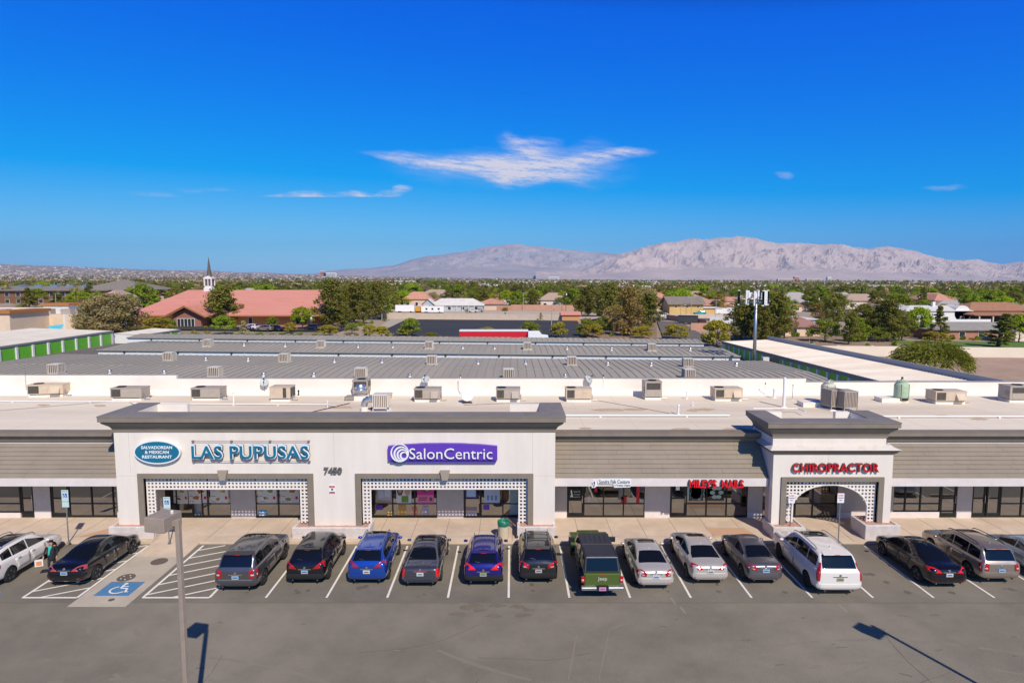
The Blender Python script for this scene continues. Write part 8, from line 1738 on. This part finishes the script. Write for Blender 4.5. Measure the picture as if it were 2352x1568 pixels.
# ============================================================ PERSON
SK = mat('skin', (.45, .25, .16), .6); COAT = mat('black_coat', (.012, .012, .014), .8, c2=(.03, .03, .032), scale=30); HAIRB = mat('dark_hair', (.015, .010, .010), .6); TEALC = mat('teal_scarf', (.04, .42, .34), .8)
p = at_h(116, 1243, 1.62); pe = thing('person', 'person in black coat and teal scarf carrying a box between two cars', 'person', (p.x, p.y, 0), R(15))
J = {'pelvis': (0, 0, .92), 'waist': (0, .0, 1.08), 'chest': (0, -.02, 1.28), 'neck': (0, -.01, 1.42), 'head0': (0, -.02, 1.50), 'head1': (0, -.02, 1.60), 'sl': (-.17, 0, 1.38), 'sr': (.17, 0, 1.38), 'el': (-.26, -.04, 1.14), 'er': (.24, .04, 1.13), 'wl': (-.24, -.26, 1.00), 'wr': (.26, -.10, .92),
     'hl': (-.09, 0, .88), 'hr': (.09, 0, .88), 'kl': (-.10, -.10, .49), 'kr': (.10, .03, .48), 'al': (-.10, .02, .09), 'ar': (.10, .16, .10), 'tl': (-.10, -.14, .04), 'tr': (.11, .02, .03)}
RAD = {'pelvis': .14, 'waist': .125, 'chest': .15, 'neck': .055, 'head0': .085, 'head1': .09, 'sl': .065, 'sr': .065, 'el': .045, 'er': .045, 'wl': .028, 'wr': .028, 'hl': .09, 'hr': .09, 'kl': .058, 'kr': .058, 'al': .04, 'ar': .04, 'tl': .033, 'tr': .033}
ED = [('pelvis', 'waist'), ('waist', 'chest'), ('chest', 'neck'), ('neck', 'head0'), ('head0', 'head1'), ('chest', 'sl'), ('sl', 'el'), ('el', 'wl'), ('chest', 'sr'), ('sr', 'er'), ('er', 'wr'), ('pelvis', 'hl'), ('hl', 'kl'), ('kl', 'al'), ('al', 'tl'), ('pelvis', 'hr'), ('hr', 'kr'), ('kr', 'ar'), ('ar', 'tr')]
def skinned(J, RAD, ED, name, m, par, root):
    ks = list(J); me = bpy.data.meshes.new(name); me.from_pydata([J[k] for k in ks], [(ks.index(a), ks.index(b)) for a, b in ED], []); o = bpy.data.objects.new(name, me); col.objects.link(o)
    o.modifiers.new('k', 'SKIN'); sv = me.skin_vertices[0].data
    for i, k in enumerate(ks): sv[i].radius = (RAD[k], RAD[k]); sv[i].use_root = k == root
    s = o.modifiers.new('s', 'SUBSURF'); s.levels = 2; n = evalmesh(o); bpy.data.objects.remove(o); o = bpy.data.objects.new(name, n); col.objects.link(o); n.name = name; o.parent = par
    for q in n.polygons: q.use_smooth = True
    for q in m if isinstance(m, (list, tuple)) else [m]: n.materials.append(q)
    return o
fing = []
for s, w_ in (('l', Vector(J['wl'])), ('r', Vector(J['wr']))):
    d = Vector((.02, -.55, -.8)).normalized() if s == 'l' else Vector((0, -.3, -.95)).normalized(); pm = w_ + d * .06; J['p' + s] = tuple(pm); RAD['p' + s] = .030; ED.append(('w' + s, 'p' + s))
    for k, (off, ln) in enumerate(((-.03, .070), (-.01, .08), (.01, .076), (.03, .062))):
        a, b = 'f%s%da' % (s, k), 'f%s%db' % (s, k); c = pm + Vector((off, 0, 0)) + d * .035; J[a] = tuple(c); J[b] = tuple(c + (d + Vector((0, .35, -.2))).normalized() * ln); RAD[a] = .0095; RAD[b] = .008; ED += [('p' + s, a), (a, b)]
    a = 'th' + s; J[a] = tuple(pm + Vector((-.045 if s == 'r' else .045, -.02, -.01))); RAD[a] = .010; ED.append(('p' + s, a))
bd = skinned(J, RAD, ED, 'body', [SK, COAT], pe, 'pelvis')
for q in bd.data.polygons:
    c = q.center
    if c.z < 1.40 and not (c.y < -.24 and c.x < -.1 and c.z < 1.03) and not (c.x > .19 and c.z < .93 and c.y < -.05): q.material_index = 1
HJ = {'a': (0, .02, 1.63), 'b': (0, .07, 1.55), 'c': (0, .08, 1.43), 'e': (-.06, .05, 1.58), 'f': (.06, .05, 1.58)}
skinned(HJ, {'a': .092, 'b': .088, 'c': .05, 'e': .05, 'f': .05}, [('a', 'b'), ('b', 'c'), ('b', 'e'), ('b', 'f')], 'hair', HAIRB, pe, 'a')
mb = MB(); mb.lathe([(.012, 0), (.004, .022)], (0, -.115, 1.54), 6, M=Matrix.Rotation(R(90), 4, 'X')); mb.build('nose', SK, bd)
mb = MB()
for s in (-1, 1): mb.lathe([(.011, 0), (.008, .006)], (s * .033, -.098, 1.565), 8, M=Matrix.Rotation(R(90), 4, 'X'))
mb.build('eyes', HAIRB, bd); MB().box(-.022, .022, -.108, -.10, 1.497, 1.505).build('mouth', mat('lip', (.35, .10, .09), .6), bd)
SJ = {'a': (-.07, -.07, 1.40), 'b': (.07, -.07, 1.40), 'c': (0, -.13, 1.33), 'd': (-.03, -.17, 1.15), 'e': (-.05, -.17, .98), 'f': (0, .06, 1.42)}
skinned(SJ, {'a': .035, 'b': .035, 'c': .05, 'd': .055, 'e': .04, 'f': .035}, [('a', 'c'), ('b', 'c'), ('c', 'd'), ('d', 'e'), ('a', 'f')], 'scarf', TEALC, pe, 'c')
CJ = {'a': (0, .01, 1.30), 'b': (0, .01, .95), 'c': (0, .02, .62)}
skinned(CJ, {'a': .185, 'b': .175, 'c': .20}, [('a', 'b'), ('b', 'c')], 'coat', COAT, pe, 'a')
wl = Vector(J['wl']); bx_ = thing('carton', 'white and orange cardboard box held low by the person in black', 'box', (p.x - .30, p.y - .42, .58), R(25))
MB().box(-.17, .17, -.05, .05, 0, .32).build('carton_body', mat('white_card', (.74, .70, .66), .7), bx_); MB().box(-.11, .11, -.056, -.05, .05, .25).build('orange_print', mat('orange_card', (.70, .26, .08), .6), bx_)
